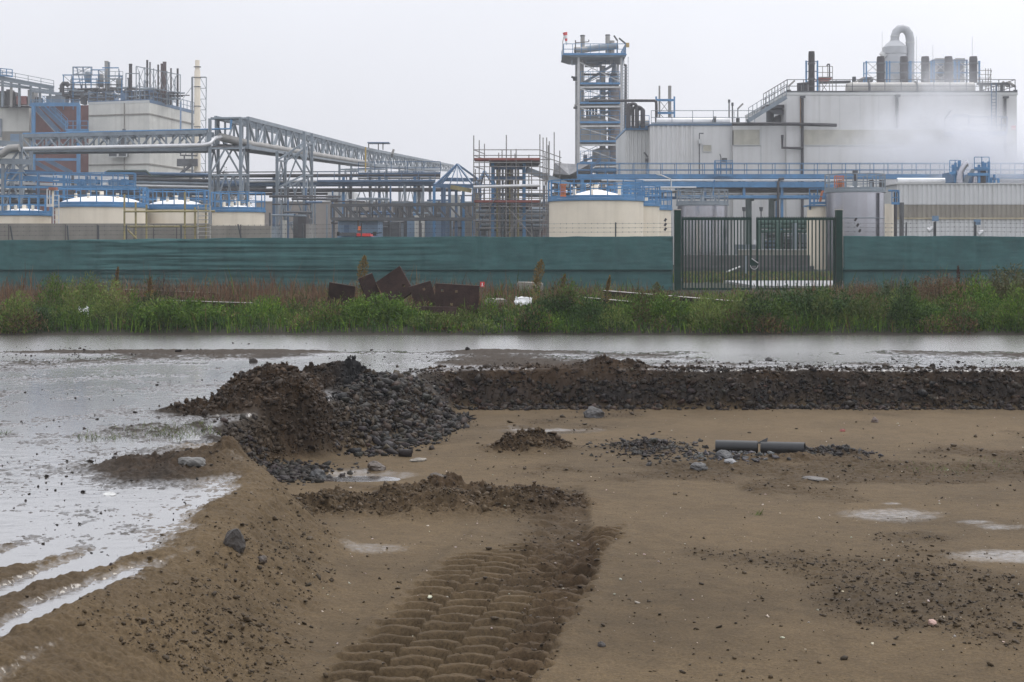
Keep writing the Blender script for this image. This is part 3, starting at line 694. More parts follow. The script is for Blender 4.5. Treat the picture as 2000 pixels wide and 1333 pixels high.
def spike(label, px, py_top, py_mid, Y, rad, pal=OCHRE, lean=.1, n=900):
    """a dock or goldenrod: a stem with leaves and a dense tapering seed head"""
    x0 = WX(px, Y); z0 = on(Y, px); H = WZ(py_top, Y)-z0; hm = WZ(py_mid, Y)-z0
    r = thing('seeding_weed', label, 'weed', (x0, Y, z0))
    m = MB(); m.tube([(x0, Y, z0-.02), (x0+lean*hm*.4, Y, z0+hm*.6), (x0+lean*H, Y, z0+H*.97)], .008, 6, .004); m.build('stem', BARK, r)
    t = RNG.uniform(hm/H, 1, n); u = (t-hm/H)/(1-hm/H+1e-6); w = rad*(np.sin(np.clip(u*.9+.1, 0, 1)*math.pi)**.6)*RNG.uniform(.2, 1, n); a = RNG.uniform(0, 6.28, n)
    C = np.stack([lean*H*t**1.3+np.cos(a)*w, np.sin(a)*w, t*H+RNG.normal(0, .012, n)], 1)
    D = unit(np.stack([np.cos(a)*.6, np.sin(a)*.6, .7+RNG.normal(0, .3, n)], 1))
    V = leaf_quads(C, D, RNG.uniform(.02, .05, n), RNG.uniform(.012, .024, n)); q = np.arange(4*n).reshape(n, 4)
    o = np_mesh('seed_head', V, q, LEAF, np.repeat(leaf_cols(n, pal), 4, 0)); o.parent = r
    n2 = 160; t = RNG.uniform(.15, hm/H+.05, n2); a = RNG.uniform(0, 6.28, n2); w = RNG.uniform(.02, .10, n2)
    C = np.stack([lean*H*t**1.3+np.cos(a)*w, np.sin(a)*w, t*H], 1); D = unit(np.stack([np.cos(a), np.sin(a), .5+0*a], 1))
    V = leaf_quads(C, D, RNG.uniform(.06, .13, n2), RNG.uniform(.015, .03, n2)); o = np_mesh('leaves', V, np.arange(4*n2).reshape(n2, 4), LEAF, np.repeat(leaf_cols(n2, YGREEN+OCHRE), 4, 0)); o.parent = r
spike('tall ochre seed spike rising left of the rusty plates', 700, 500, 550, 30, .13, lean=.10)
spike('ochre seed spike leaning right before the cloth, between plates and beams', 1040, 508, 552, 31, .13, lean=.16)
spike('small ochre seed spike just right of the leaning one', 1088, 537, 560, 31, .055, OCHRE+RUSTY, .2, 500)
spike('thin ochre seed spike at the start of the long beam', 1180, 540, 568, 31, .05, OCHRE, .15, 500)
spike('greenish seed head in front of the beam by the gate post', 1283, 552, 580, 30, .10, [(.13, .12, .045), (.10, .11, .04)], .0, 500)
spike('reddish seed spike before the left green cloth', 222, 522, 550, 33, .05, RUSTY+OCHRE, .1, 450)
spike('dark narrow seed spike right of the reddish dried bush', 1869, 520, 560, 33, .05, [(.07, .035, .03), (.09, .045, .03)], .03, 450)
spike('orange seed spike over the weeds left of the dead weed', 290, 542, 570, 32, .05, OCHRE+RUSTY, .05, 450)
spike('pale brown seed spike between the dark spike and right border', 1785, 549, 575, 34, .05, DRY, .05, 350)

def undergrowth():
    # tall weeds and grass between the flooded track and the fence
    n = 34000
    Y = 27.15+22.4*RNG.beta(.85, 1.9, n); X = RNG.uniform(-.47, .47, n)*Y
    keep = ~((Y > 44)&(RNG.uniform(0, 1, n) < .35)); X = X[keep]; Y = Y[keep]; n = len(X)
    z, _, _ = terrain(X, Y)
    cl = fbm(X, Y, .55, 3, 201); cl2 = fbm(X, Y, 1.6, 3, 202)
    front = sst(33, 28, Y); xr = X/Y*F+1000
    gapz = np.exp(-((xr-960)/75)**2)*front
    H = (.40-.10*front+.14*cl+.12*cl2)*RNG.uniform(.45, 1.1, n)*np.where(RNG.uniform(0, 1, n) < .05, 1.7, 1)
    H = H*np.where(Y > 36, np.interp(xr, [0, 600, 900, 1250, 1320, 1650, 2000], [1.35, 1.3, 1.2, 1.0, .35, 1.0, 1.7]), 1)*(1-.45*gapz)
    H = np.clip(H, .06, 1.2)
    lean = RNG.normal(0, .22, (n, 2))
    p0 = np.stack([X, Y, z-.01], 1); p1 = p0+np.stack([lean[:, 0]*H*.4, lean[:, 1]*H*.4, H*.6], 1); p2 = p0+np.stack([lean[:, 0]*H, lean[:, 1]*H, H], 1)
    a = RNG.uniform(0, 3.14, n); w = np.stack([np.cos(a), np.sin(a), 0*a], 1)*(RNG.uniform(.005, .011, n)*(Y/30))[:, None]
    V = np.stack([p0-w, p0+w, p1+w*.8, p1-w*.8, p2+w*.15, p2-w*.15], 1).reshape(-1, 3)
    i = np.arange(n)*6; q = np.concatenate([np.stack([i, i+1, i+2, i+3], 1), np.stack([i+3, i+2, i+4, i+5], 1)])
    dryp = np.clip(sst(29.2, 33, Y+1.6*cl)*np.interp(xr, [0, 900, 1000, 1500, 2000], [1, .9, .6, .55, .75])+.15*(cl2 > .3), .04, 1)
    isdry = RNG.uniform(0, 1, n) < dryp
    c = np.where(isdry[:, None], leaf_cols(n, DRY+RUSTY), leaf_cols(n, GREEN+DGREEN))
    # leaves on the stems
    m = 80000; k = RNG.integers(0, n, m); t = RNG.uniform(.15, 1.0, m)
    C = p0[k]+np.stack([lean[k, 0]*H[k]*t, lean[k, 1]*H[k]*t, H[k]*t], 1)+RNG.normal(0, .03, (m, 3)); C[:, 2] = np.maximum(C[:, 2], z[k]+.01)
    D = unit(np.stack([RNG.normal(0, .6, m), RNG.normal(0, .6, m), .5+RNG.normal(0, .4, m)], 1))
    LV = leaf_quads(C, D, RNG.uniform(.03, .085, m)*np.where(isdry[k], .7, 1.0), RNG.uniform(.010, .024, m)*np.where(isdry[k], .75, 1))
    lc = c[k]*RNG.uniform(.75, 1.25, (m, 1))
    # weedy clumps of every size, each of its own kind
    NC = 380; cy = 27.35+9.5*RNG.beta(.7, 1.9, NC); cx = RNG.uniform(-.47, .47, NC)*cy; xr2 = cx/cy*F+1000
    fr = sst(32, 28, cy); rr = RNG.uniform(.18, .55, NC); hh = (.17+.45*RNG.uniform(0, 1, NC)**1.7)*(.6+.4*fr)*(1-.2*np.exp(-((xr2-790)/150)**2)*fr)*np.interp(xr2, [0, 500, 900, 960, 1050, 1400, 2000], [.95, 1.0, .95, .55, 1, 1.25, 1.6])*(1-.3*np.exp(-((xr2-960)/80)**2))
    pal = [GREEN, DGREEN, YGREEN, GREEN+DRY, DRY+RUSTY, DGREEN+DRY]
    tint = RNG.uniform(.65, 1.3, NC)
    tall = (RNG.uniform(0, 1, NC) < .13)&~((xr2 > 630)&(xr2 < 945))&~((xr2 > 1120)&(xr2 < 1450)); hh = np.where(tall, RNG.uniform(.65, .98, NC)*(1-.3*np.exp(-((xr2-960)/90)**2)), hh); rr = np.where(tall, rr*.8, rr)
    kind = np.where(RNG.uniform(0, 1, NC) < np.clip((cy-28.6)/4*np.interp(xr2, [0, 900, 1000, 2000], [1.2, 1, .7, .6]), .05, .85), RNG.integers(3, 6, NC), RNG.integers(0, 4, NC))
    cnt = np.clip((1500*rr*hh*3).astype(int), 150, 1700); k = np.repeat(np.arange(NC), cnt); mm_ = len(k)
    u = RNG.normal(0, 1, (mm_, 3)); u = unit(u); u[:, 2] = np.abs(u[:, 2]); rad = RNG.uniform(.35, 1.08, mm_)**.6
    C2 = np.stack([cx[k]+u[:, 0]*rad*rr[k], cy[k]+u[:, 1]*rad*rr[k]*.8, np.maximum(.02, u[:, 2]*rad*hh[k])], 1)+RNG.normal(0, .025, (mm_, 3))
    zz_, _, _ = terrain(C2[:, 0], C2[:, 1]); C2[:, 2] = np.maximum(C2[:, 2], .01)+zz_
    D2 = unit(u*np.array([.7, .7, .4])+np.array([0, 0, .55])+RNG.normal(0, .35, (mm_, 3)))
    LV2 = leaf_quads(C2, D2, RNG.uniform(.035, .10, mm_), RNG.uniform(.010, .026, mm_))
    lc2 = np.zeros((mm_, 3))
    for j in range(6):
        s_ = kind[k] == j; lc2[s_] = leaf_cols(int(s_.sum()), pal[j], .3)
    lc2 *= tint[k][:, None]
    LV = np.concatenate([LV, LV2]); lc = np.concatenate([lc, lc2]); m += mm_
    V2 = np.concatenate([V, LV]); q2 = np.concatenate([q, np.arange(4*m).reshape(m, 4)+len(V)])
    o = np_mesh('undergrowth', V2, q2, LEAF, np.concatenate([np.repeat(c, 6, 0), np.repeat(lc, 4, 0)]))
    tag(o, 'tall green and dried brown weeds between the flooded track and the fence', 'weeds', kind='stuff')
    # tufts of grass on the wet mud
    n = 800
    ctr = [(-3.05, 12.9, .28, .25, 430), (-3.75, 12.6, .07, .06, 50), (-3.55, 12.6, .05, .05, 40), (-2.95, 13.4, .05, .05, 40), (-3.3, 15.4, .06, .1, 45), (-4.6, 12.9, .05, .05, 30), (4.3, 14.0, .5, .16, 120), (1.95, 11.4, .03, .03, 25), (4.9, 14.5, .15, .08, 40)]
    X = np.concatenate([RNG.normal(c[0], c[2], c[4]) for c in ctr]); Y = np.concatenate([RNG.normal(c[1], c[3], c[4]) for c in ctr]); n = len(X)
    z, _, _ = terrain(X, Y); H = RNG.uniform(.015, .055, n); L = RNG.normal(0, .8, (n, 2))
    p0 = np.stack([X, Y, z], 1); p2 = p0+np.stack([L[:, 0]*H, L[:, 1]*H, H], 1); a = RNG.uniform(0, 3.14, n); w = np.stack([np.cos(a), np.sin(a), 0*a], 1)*.003
    V = np.stack([p0-w, p0+w, p2+w*.3, p2-w*.3], 1).reshape(-1, 3)
    o = np_mesh('grass', V, np.arange(4*n).reshape(n, 4), LEAF, np.repeat(leaf_cols(n, [(.09, .12, .03), (.06, .09, .025), (.12, .12, .05)]), 4, 0))
    tag(o, 'short green tufts of grass in the wet mud and sand', 'grass', kind='stuff')
    # grass strip inside the yard seen through the gate
    n = 16000; Y = RNG.uniform(66, 84, n); X = RNG.uniform(6, 22, n); z, _, _ = terrain(X, Y); H = RNG.uniform(.08, .3, n); L = RNG.normal(0, .4, (n, 2))
    p0 = np.stack([X, Y, z], 1); p2 = p0+np.stack([L[:, 0]*H, L[:, 1]*H, H], 1); w = np.array([[.02, 0, 0]])
    V = np.stack([p0-w, p0+w, p2+w*.3, p2-w*.3], 1).reshape(-1, 3)
    o = np_mesh('grass', V, np.arange(4*n).reshape(n, 4), LEAF, np.repeat(leaf_cols(n, GREEN+DRY), 4, 0))
    tag(o, 'rough grass strip inside the yard behind the gate', 'grass', kind='stuff')
undergrowth()

# ------------------------------------------------------------------ scrap steel among the weeds
def rusty_plate(label, px, py, Y, w, h, yaw, roll, pitch, th=.03, holes=()):
    """flat plate, centre at the picture point, with bolt holes through it"""
    import bmesh
    c = W(px, py, Y); r = thing('rusty_plate', label, 'steel plate', c)
    M = Matrix.Translation(c) @ Matrix.Rotation(yaw, 4, 'Z') @ Matrix.Rotation(pitch, 4, 'X') @ Matrix.Rotation(roll, 4, 'Y')
    # grid plate with square cells removed and rounded to holes
    mb = MB(); xs = {-w/2, w/2}; hr = .028
    cells = []
    import itertools
    gx = sorted(set([-w/2, w/2]+[a for hx, hz in holes for a in (hx-hr, hx+hr)])); gzv = sorted(set([-h/2, h/2]+[a for hx, hz in holes for a in (hz-hr, hz+hr)]))
    def hole(x, z): return any(abs(x-hx) < hr and abs(z-hz) < hr for hx, hz in holes)
    idx = {}
    def vi(x, y, z):
        k = (round(x, 5), y, round(z, 5))
        if k not in idx: idx[k] = len(mb.v); mb.v.append(tuple(M @ Vector((x, y, z))))
        return idx[k]
    open_ = {}
    for a, b in zip(gx[:-1], gx[1:]):
        for e, f_ in zip(gzv[:-1], gzv[1:]):
            if hole((a+b)/2, (e+f_)/2): open_[(a, e)] = 1
    for ia, (a, b) in enumerate(zip(gx[:-1], gx[1:])):
        for ie, (e, f_) in enumerate(zip(gzv[:-1], gzv[1:])):
            if (a, e) in open_: continue
            mb.f.append((vi(a, -th/2, e), vi(b, -th/2, e), vi(b, -th/2, f_), vi(a, -th/2, f_)))
            mb.f.append((vi(a, th/2, f_), vi(b, th/2, f_), vi(b, th/2, e), vi(a, th/2, e)))
            for (p, q, na) in (((a, e), (b, e), (a, gzv[ie-1]) if ie > 0 else None), ((b, f_), (a, f_), (a, gzv[ie+1]) if ie+2 < len(gzv) else None),
                               ((a, f_), (a, e), (gx[ia-1], e) if ia > 0 else None), ((b, e), (b, f_), (gx[ia+1], e) if ia+2 < len(gx) else None)):
                if na is None or na in open_:
                    mb.f.append((vi(q[0], -th/2, q[1]), vi(p[0], -th/2, p[1]), vi(p[0], th/2, p[1]), vi(q[0], th/2, q[1])))
    mb.build('plate', RUST, r)
    # lighter coloured strip along the top edge
    e = MB(); e.bar(M @ Vector((-w/2, 0, h/2+.004)), M @ Vector((w/2, 0, h/2+.004)), th*.8, .008); e.build('top_edge', mat_rust_edge, r)
    return r
mat_rust_edge = mat('pale_rust_edge', (.11, .07, .055), .5, var=.4, scale=8)
H5 = ((-.28, .17), (.05, .2), (-.1, -.12), (.22, -.15), (.3, .18))
rusty_plate('rusty drilled plate at the right end of the scrap heap', 892, 586, 29.2, .90, .62, .04, .06, -.06, th=.07, holes=((-.30, .17), (-.02, .17), (-.1, -.1), (.33, -.12), (.1, -.2)))
rusty_plate('square rusty plate tilted on its corner, topmost of the scrap heap', 772, 561, 29.9, .62, .66, -.35, -.62, -.25, th=.07, holes=((.18, -.1), (-.1, -.18)))
rusty_plate('small rusty plate tilted left, in the middle of the heap', 828, 582, 29.5, .46, .60, .1, -.28, -.15, holes=((.05, .17), (.1, -.16), (-.12, -.1)))
rusty_plate('narrow rusty plate leaning behind the tall seed spike', 724, 568, 30.0, .34, .66, .5, -.35, -.1)
rusty_plate('rust-red plate overgrown by weeds, leftmost in the heap', 666, 585, 29.4, .56, .64, -.2, .16, .2)
rusty_plate('dark rusty plate lying low under the drilled plate', 850, 612, 28.6, .85, .26, -.1, .02, -.35, holes=((-.2, .02), (.15, .03)))

def channel(label, p, q, w, h, th=.03, cat='steel beam', top=None):
    r = thing('rusty_beam', label, cat, p); p = Vector(p); q = Vector(q); d = (q-p).normalized(); s = d.cross(Vector((0, 0, 1))).normalized()
    up = Vector((0, 0, 1))
    MB().bar(p, q, w, th).build('top_flange', RUST, r)
    MB().bar(p-up*(h/2+th/2), q-up*(h/2+th/2), th, h-.004).build('web', RUST, r)
    MB().bar(p-up*(h+th), q-up*(h+th), w, th).build('bottom_flange', RUST, r)
    MB().bar(p+up*(th/2+.003)+s*w*.1, q+up*(th/2+.003)+s*w*.1, w*.72, .004).build('top_edge', top or RUSTB, r)  # paler strip laid along the top flange
channel('long rusty beam lying from the cloth to before the gate', W(1182, 569, 37), W(1440, 590, 31.5), .20, .20)
channel('short rusty beam half sunk in weeds below the long one', W(1128, 581, 33), W(1235, 591, 31), .16, .12)
channel('rusty beam with a pale top edge in the left weeds', W(315, 588, 32), W(512, 594, 31.5), .18, .20)
channel('long thin rusty rail running to the left border', W(-30, 603, 30.5), W(232, 590, 33), .12, .12, top=mat_rust_edge)
channel('distant pale rail in the dry grass behind the left beam', W(243, 567, 41), W(420, 573, 40), .15, .08)
def slab(label, px, py, Y, lx, ly, lz, m, rz=0, name='concrete_slab', cat='slab'):
    x = WX(px, Y); z = gz(x, Y); mb = MB()
    import bmesh
    bm = bmesh.new(); bmesh.ops.create_cube(bm, size=1)
    for v in bm.verts: v.co = Vector((v.co.x*lx, v.co.y*ly, v.co.z*lz))
    bmesh.ops.bevel(bm, geom=bm.edges[:], offset=min(lz, ly)*.14, segments=2, affect='EDGES')
    bmesh.ops.subdivide_edges(bm, edges=bm.edges[:], cuts=2, use_grid_fill=True)
    for v in bm.verts: v.co += Vector((mnoise.noise(v.co*3.1+Vector((px, 0, 0))), mnoise.noise(v.co*3.7+Vector((0, px, 0))), mnoise.noise(v.co*4.3)))*.03
    me = bpy.data.meshes.new(name); bm.to_mesh(me); bm.free(); me.materials.append(m)
    o = bpy.data.objects.new(name, me); COL.objects.link(o); o.location = (x, Y, WZ(py, Y)); o.rotation_euler.z = rz
    tag(o, label, cat)
slab('low pale slab in the weeds right of the rusty plates', 968, 590, 33, .45, .5, .14, CONC, .2)
slab('mossy slab edge in the dry grass behind the seed spikes', 1035, 560, 41, .75, .4, .25, CONC, -.1)
# plastic sheeting rags
def rag(label, px, py, Y, w, h, seed):
    r = random.Random(seed); mb = MB(); c = W(px, py, Y); n = 9
    for i in range(n):
        for j in range(n):
            u = i/(n-1)-.5; v = j/(n-1)-.5; q = Vector((u, v, seed))
            k = 1+.5*mnoise.noise(q*4)
            mb.v.append((c.x+u*w*k+.05*mnoise.noise(q*7), c.y+.25*v*w+.06*mnoise.noise(q*9), c.z+v*h*k+.07*mnoise.noise(q*6+Vector((5, 0, 0)))))
    for i in range(n-1):
        for j in range(n-1): mb.f.append((i*n+j, (i+1)*n+j, (i+1)*n+j+1, i*n+j+1))
    o = mb.build('plastic_rag', SIGNW, None, True); tag(o, label, 'litter')
    so = o.modifiers.new('thickness', 'SOLIDIFY'); so.thickness = .004
rag('white plastic rag caught in weeds under the left rail', 163, 611, 29, .22, .2, 1)
rag('white crumpled sheeting in the weeds by the leaning seed spike', 1022, 588, 30.5, .36, .16, 2)
def marker():
    c = W(942, 556, 38); r = thing('marker_post', 'small red square marker sign with white mark before the cloth', 'sign', (c.x, 38, gz(c.x, 38)))
    MB().bar((c.x, 38, r.location.z), (c.x, 38, c.z-.06), .03).build('post', STEELD, r)
    s = MB().box(c.x-.06, c.x+.06, 37.97, 37.99, c.z-.07, c.z+.07).build('panel', REDP, r)
    m = MB(); m.box(c.x-.012, c.x+.012, 37.962, 37.9675, c.z-.03, c.z+.045); m.box(c.x-.03, c.x+.03, 37.962, 37.9675, c.z-.045, c.z-.032); m.build('mark', SIGNW, s)
    c = W(1907, 561, 34); r = thing('marker_post', 'tiny orange-red marker tag among the right weeds', 'marker', (c.x, 34, gz(c.x, 34)))
    MB().bar((c.x, 34, r.location.z), (c.x, 34, c.z-.03), .02).build('post', STEELD, r)
    MB().box(c.x-.04, c.x+.04, 33.98, 33.995, c.z-.04, c.z+.05).build('tag_plate', REDP, r)
marker()

# ------------------------------------------------------------------ fences and gate
def fence(label, x0, x1, Y, ztop, posts, seed):
    r = thing('screen_fence', label, 'fence', (x0, Y, 0))
    def cloth(name, za, zb, yoff, nx, nz, m, amp):
        mb = MB(); xs = np.linspace(x0, x1, nx); ts = np.linspace(0, 1, nz)
        Xg, Tg = np.meshgrid(xs, ts, indexing='ij')
        zt = np.array([zb(x) for x in xs])[:, None]+.030*fbm(Xg, Tg*0, .8, 3, seed+3); zb0 = za
        Z = zb0+(zt-zb0)*Tg
        # folds hang as long shallow waves, tighter by the posts
        w1 = sst(.05, .5, fbm(Xg*.30, Z*0+7, 1.0, 2, seed+5)); w2 = sst(.0, .5, fbm(Xg*.25, Z*0+2, 1.0, 2, seed+6))
        d = 2.0*amp*(w1*fbm(Xg*.30, Z*5.0, 1.0, 3, seed)+.7*w2*fbm(Xg*.22, Z*9, 1.0, 3, seed+1)+.35*fbm(Xg*1.2, Z*1.4, 1.0, 2, seed+2)+.12*fbm(Xg*2, Z*9, 1.0, 2, seed+7))
        d = d-.045*np.exp(-((1-Tg)/.07)**2)*0
        for px_, _l in posts: d = d+.035*np.exp(-((Xg-WX(px_, Y))/.05)**2)-.012*np.exp(-((Xg-WX(px_, Y)-.12)/.07)**2)
        V = np.stack([Xg, Y+yoff+d, Z], -1).reshape(-1, 3); idx = np.arange(nx*nz).reshape(nx, nz)
        q = np.stack([idx[:-1, :-1], idx[1:, :-1], idx[1:, 1:], idx[:-1, 1:]], -1).reshape(-1, 4)
        V[:, 0] -= x0; V[:, 1] -= Y
        o = np_mesh(name, V, q, m, smooth=True); o.parent = r; ORG[o.name] = Vector((x0, Y, 0))
        so = o.modifiers.new('thickness', 'SOLIDIFY'); so.thickness = .006
        return o
    nx = int((x1-x0)/.08)
    cloth('upper_cloth', .84, ztop, -.075, nx, 46, CLOTH, .040)
    cloth('lower_cloth', .05, lambda x: .93, 0.0, nx, 34, CLOTH, .034)
    # the hem where the two sheets overlap
    hem = [(x0+(x1-x0)*k/60, Y-.105+.02*mnoise.noise(Vector((k*.3, seed, 0))), .85+.008*mnoise.noise(Vector((k*.5, seed, 3)))) for k in range(61)]
    MB().tube(hem, .016, 6).build('hem', CLOTHD, r, True)
    for px, lean in posts:
        x = WX(px, Y); zt = ztop(x); 
        MB().bar((x, Y+.16, -.05), (x, Y+.16, zt-.05), .05).build('fence_post', STEELD, r)
        MB().bar((x, Y+.16, zt-.05), (x-lean, Y+.13, zt+.50), .045, .05).build('fence_post_arm', STEELD, r)
    for k in range(3):
        mb = MB(); pts = []
        n = int((x1-x0)/1.0)
        for j in range(n+1):
            x = x0+(x1-x0)*j/n; pts.append((x, Y+.13, ztop(x)+.16+.15*k+.012*mnoise.noise(Vector((j*.7, k, seed)))))
        mb.tube(pts, .004, 4)
        for j in range(int((x1-x0)/.22)):
            x = x0+.22*j; z = ztop(x)+.16+.15*k; mb.bar((x-.012, Y+.13, z-.025), (x+.012, Y+.13, z+.025), .005); mb.bar((x+.012, Y+.13, z-.025), (x-.012, Y+.13, z+.025), .005)
        mb.build('barbed_wire', STEELD, r)
    return r
FY = 50.0
lt = lambda x: 1.88+.14*float(np.interp(x, [-20, -12, -6, 5.7], [0, .35, .75, 1.0]))
f1 = fence('long green cloth fence left of the gate, barbed wire above', WX(-140, FY), WX(1314, FY), FY, lt, [(-60, .05), (22, .08), (131, .03), (190, 0), (245, .0), (352, .0), (470, .12), (590, .0), (705, .0), (822, .0), (935, .0), (1043, .08), (1203, 0)], 301)
f2 = fence('green cloth fence right of the gate, lamps and barbed wire above', WX(1646, FY), WX(2150, FY), FY, lambda x: 2.03+.015*math.sin(x*1.3), [(1772, 0), (1827, 0), (1906, 0), (2040, 0)], 401)
for k, (px, fr) in enumerate(((1300, f1), (1680, f2))):
    for j in range(3):
        p = W(px-4*j*(k), 451-11*j if k else 448-9*j, FY); MB().bar(p+Vector((-.03, .08, -.05)), p+Vector((.03, .08, .05)), .07, .07).build('wire_tensioner', PIPED, fr)
def fence_lamp(label, px, pyt, pyb, d):
    p = W(px, pyt, FY+.2); q = W(px, pyb, FY+.2); r = thing('fence_lamp', label, 'lamp', q)
    MB().cyl(q, p, .025).build('lamp_post', STEELD, r)
    MB().box(p.x-.10+d, p.x+.10+d, p.y-.06, p.y+.08, p.z+.01, p.z+.20).build('control_box', PALEB, r)
    mb = MB(); h = p+Vector((-.18 if d == 0 else .16, 0, -.28)); mb.cyl(h+Vector((-.08, 0, -.04)), h+Vector((.10, 0, .06)), .10, .06, 12); mb.bar(h+Vector((.09, 0, .04)), Vector((p.x, p.y, p.z-.2)), .03); mb.build('lamp_head', PIPEW, r)
fence_lamp('small lamp with a top box on the right fence, nearer the gate', 1827, 433, 462, 0)
fence_lamp('small lamp with side box on the right fence, farther right', 1906, 440, 462, .05)

def gate():
    r = thing('double_gate', 'green steel bar double gate between two thick posts', 'gate', (WX(1480, FY), FY, 0))
    for px in (1323, 1638):
        x = WX(px, FY); zt = WZ(411, FY)
        MB().box(x-.11, x+.11, FY-.12, FY+.10, -.1, zt).build('gate_post', GREENG, r)
        MB().box(x-.12, x+.12, FY-.13, FY+.11, zt+.002, zt+.03).build('post_cap', RUSTB, r)
    for px0, px1, hinge in ((1331, 1468, 0), (1477, 1631, 1)):
        x0 = WX(px0, FY); x1 = WX(px1, FY); zt = WZ(426, FY); zb = .14
        leaf = MB()
        leaf.box(x0, x0+.07, FY-.035, FY+.035, zb, zt); leaf.box(x1-.07, x1, FY-.035, FY+.035, zb, zt)
        leaf.box(x0+.07, x1-.07, FY-.035, FY+.035, zt-.08, zt); leaf.box(x0+.07, x1-.07, FY-.035, FY+.035, zb, zb+.07)
        lo = leaf.build('gate_leaf', GREENG, r)
        g = MB(); n = 21
        for k in range(1, n):
            x = x0+.035+(x1-x0-.07)*k/n; g.box(x-.021, x+.021, FY-.016, FY+.013, zb+.07, zt-.08)
        g.build('bars', GREENG, lo)
        s = MB(); n = 44
        for k in range(n):
            x = x0+(x1-x0)*(k+.5)/n; s.v += [(x-.03, FY-.004, zt+.002), (x+.03, FY-.004, zt+.002), (x, FY, zt+.05), (x-.03, FY+.004, zt+.002), (x+.03, FY+.004, zt+.002)]
            i = 5*k; s.f += [(i, i+1, i+2), (i+4, i+3, i+2), (i+3, i, i+2), (i+1, i+4, i+2)]
        s.build('serrated_comb', GREENG, lo)
        for z in (.5, 2.0):
            xh = x0-.02 if hinge == 0 else x1+.02
            MB().cyl((xh, FY-.04, z-.06), (xh, FY-.04, z+.06), .03).build('hinge', STEELD, lo)
    lx = WX(1470, FY); z = WZ(513, FY)
    MB().box(lx-.10, lx+.12, FY-.07, FY-.037, z-.12, z+.10).build('lock_case', GREENG, r)
    MB().bar((lx-.05, FY-.1, z+.14), (lx+.18, FY-.1, z-.02), .03).build('latch_handle', STEELL, r)
    ch = MB()
    for k in range(9):
        a = math.pi*k/8; p = Vector((lx+.04+.13*math.cos(a), FY-.09, z-.10-.14*math.sin(a))); b = math.pi*(k+1)/8
        if k < 8: ch.tube([p, Vector((lx+.04+.13*math.cos(b), FY-.09, z-.10-.14*math.sin(b)))], .012, 6)
    ch.build('chain', STEELL, r)
gate()
# ================================================================== the plant
V3 = Vector
def xbox(mb, px0, px1, py0, py1, Y, dep=.3, y0=None):
    """a box whose front face spans the picture rectangle at distance Y"""
    mb.box(WX(px0, Y), WX(px1, Y), Y if y0 is None else y0, Y+dep, WZ(py1, Y), WZ(py0, Y)); return mb
def px_bar(px0, py0, px1, py1, Y, Y2=None): return (W(px0, py0, Y), W(px1, py1, Y if Y2 is None else Y2))

def floodlight(label, px, py_base, py_top, Y, dx, m=STEELD):
    """a lamp head tilted on a pole; dx is the sideways lean of the head in pixels"""
    b = W(px, py_base, Y); t = W(px, py_top+10, Y); r = thing('floodlight', label, 'floodlight', b)
    MB().cyl(b, t, .05).build('pole', m, r)
    e = W(px+dx, py_top, Y); mb = MB(); mb.bar(t, e, .28, .14); mb.build('lamp_head', DUCT, r)
    MB().box(b.x-.15, b.x+.15, b.y-.12, b.y+.12, b.z-.02, b.z+.45).build('lamp_base', STEELD, r)
    return r

# ---------------------------------------------------------------- tall hall
HY = 125.0
hall = thing('process_hall', 'tall white clad process hall behind the drifting steam', 'building', (WX(1760, HY), HY, 0))
hx0, hx1, hz = WX(1536, HY), WX(1986, HY), WZ(186, HY)
MB().box(hx0, hx1, HY, HY+22, 0, hz).build('wall', WHITE, hall)
MB().box(hx0-.06, hx1+.06, HY-.06, HY+22, hz+.003, hz+.22).build('roof_edge', PALE, hall)
m = MB(); m.box(WX(1566, HY), WX(1985, HY), HY-.05, HY-.004, WZ(283, HY), WZ(254, HY)); m.build('translucent_strip', BEIGE, hall)
m = MB(); m.box(WX(1566, HY), WX(1985, HY), HY-.09, HY-.004, WZ(285, HY), WZ(283.2, HY)); m.build('strip_sill', PALE, hall)
for px, p0, p1, mm in ((1567, 192, 455, PIPED), (1752, 190, 250, STEELD), (1963, 193, 300, PIPED)):
    MB().tube([W(px, p0, HY-.25), W(px, p1, HY-.25)], .13, 8).build('downpipe', mm, hall, True)
    MB().box(WX(px, HY)-.2, WX(px, HY)+.2, HY-.4, HY-.005, WZ(p0, HY), WZ(p0-4, HY)).build('rain_hopper', STEELD, hall)
RSTAIN = mat('rust_stain', (.40, .24, .14), .7, var=.4, scale=2, streak=.7, streak_col=(.62, .58, .52))
MB().box(WX(1562.4, HY), WX(1566, HY), HY-.008, HY-.002, WZ(250, HY), WZ(190, HY)).build('rust_streak', RSTAIN, hall)
MB().tube([W(1430, 243, HY-.6), W(1535, 242.5, HY-.6), W(1634, 245, HY-.6)], .15, 8).build('wall_pipe', PIPED, hall, True)
MB().tube([W(1528, 264, HY-.4), W(1528, 289, HY-.4), W(1567, 290, HY-.4)], .12, 8).build('wall_pipe', PIPED, hall, True)
for px in (1600, 1640, 1680, 1716, 1752, 1790, 1830, 1868, 1900, 1925, 1950):
    MB().box(WX(px, HY)-.03, WX(px, HY)+.03, HY-.012, HY-.003, 0, hz-.05).build('panel_seam', PALE, hall)
lad = MB(); xa, xb = WX(1934, HY), WX(1943, HY)
lad.bar((xa, HY-.35, WZ(270, HY)), (xa, HY-.35, hz+1), .06); lad.bar((xb, HY-.35, WZ(270, HY)), (xb, HY-.35, hz+1), .06)
for k in range(16): lad.bar((xa, HY-.35, WZ(270, HY)+.28*k), (xb, HY-.35, WZ(270, HY)+.28*k), .04)
lad.build('ladder', BLUED, hall)
pl = MB(); xa, xb = WX(1845, HY), WX(1955, HY); zz = WZ(263, HY)
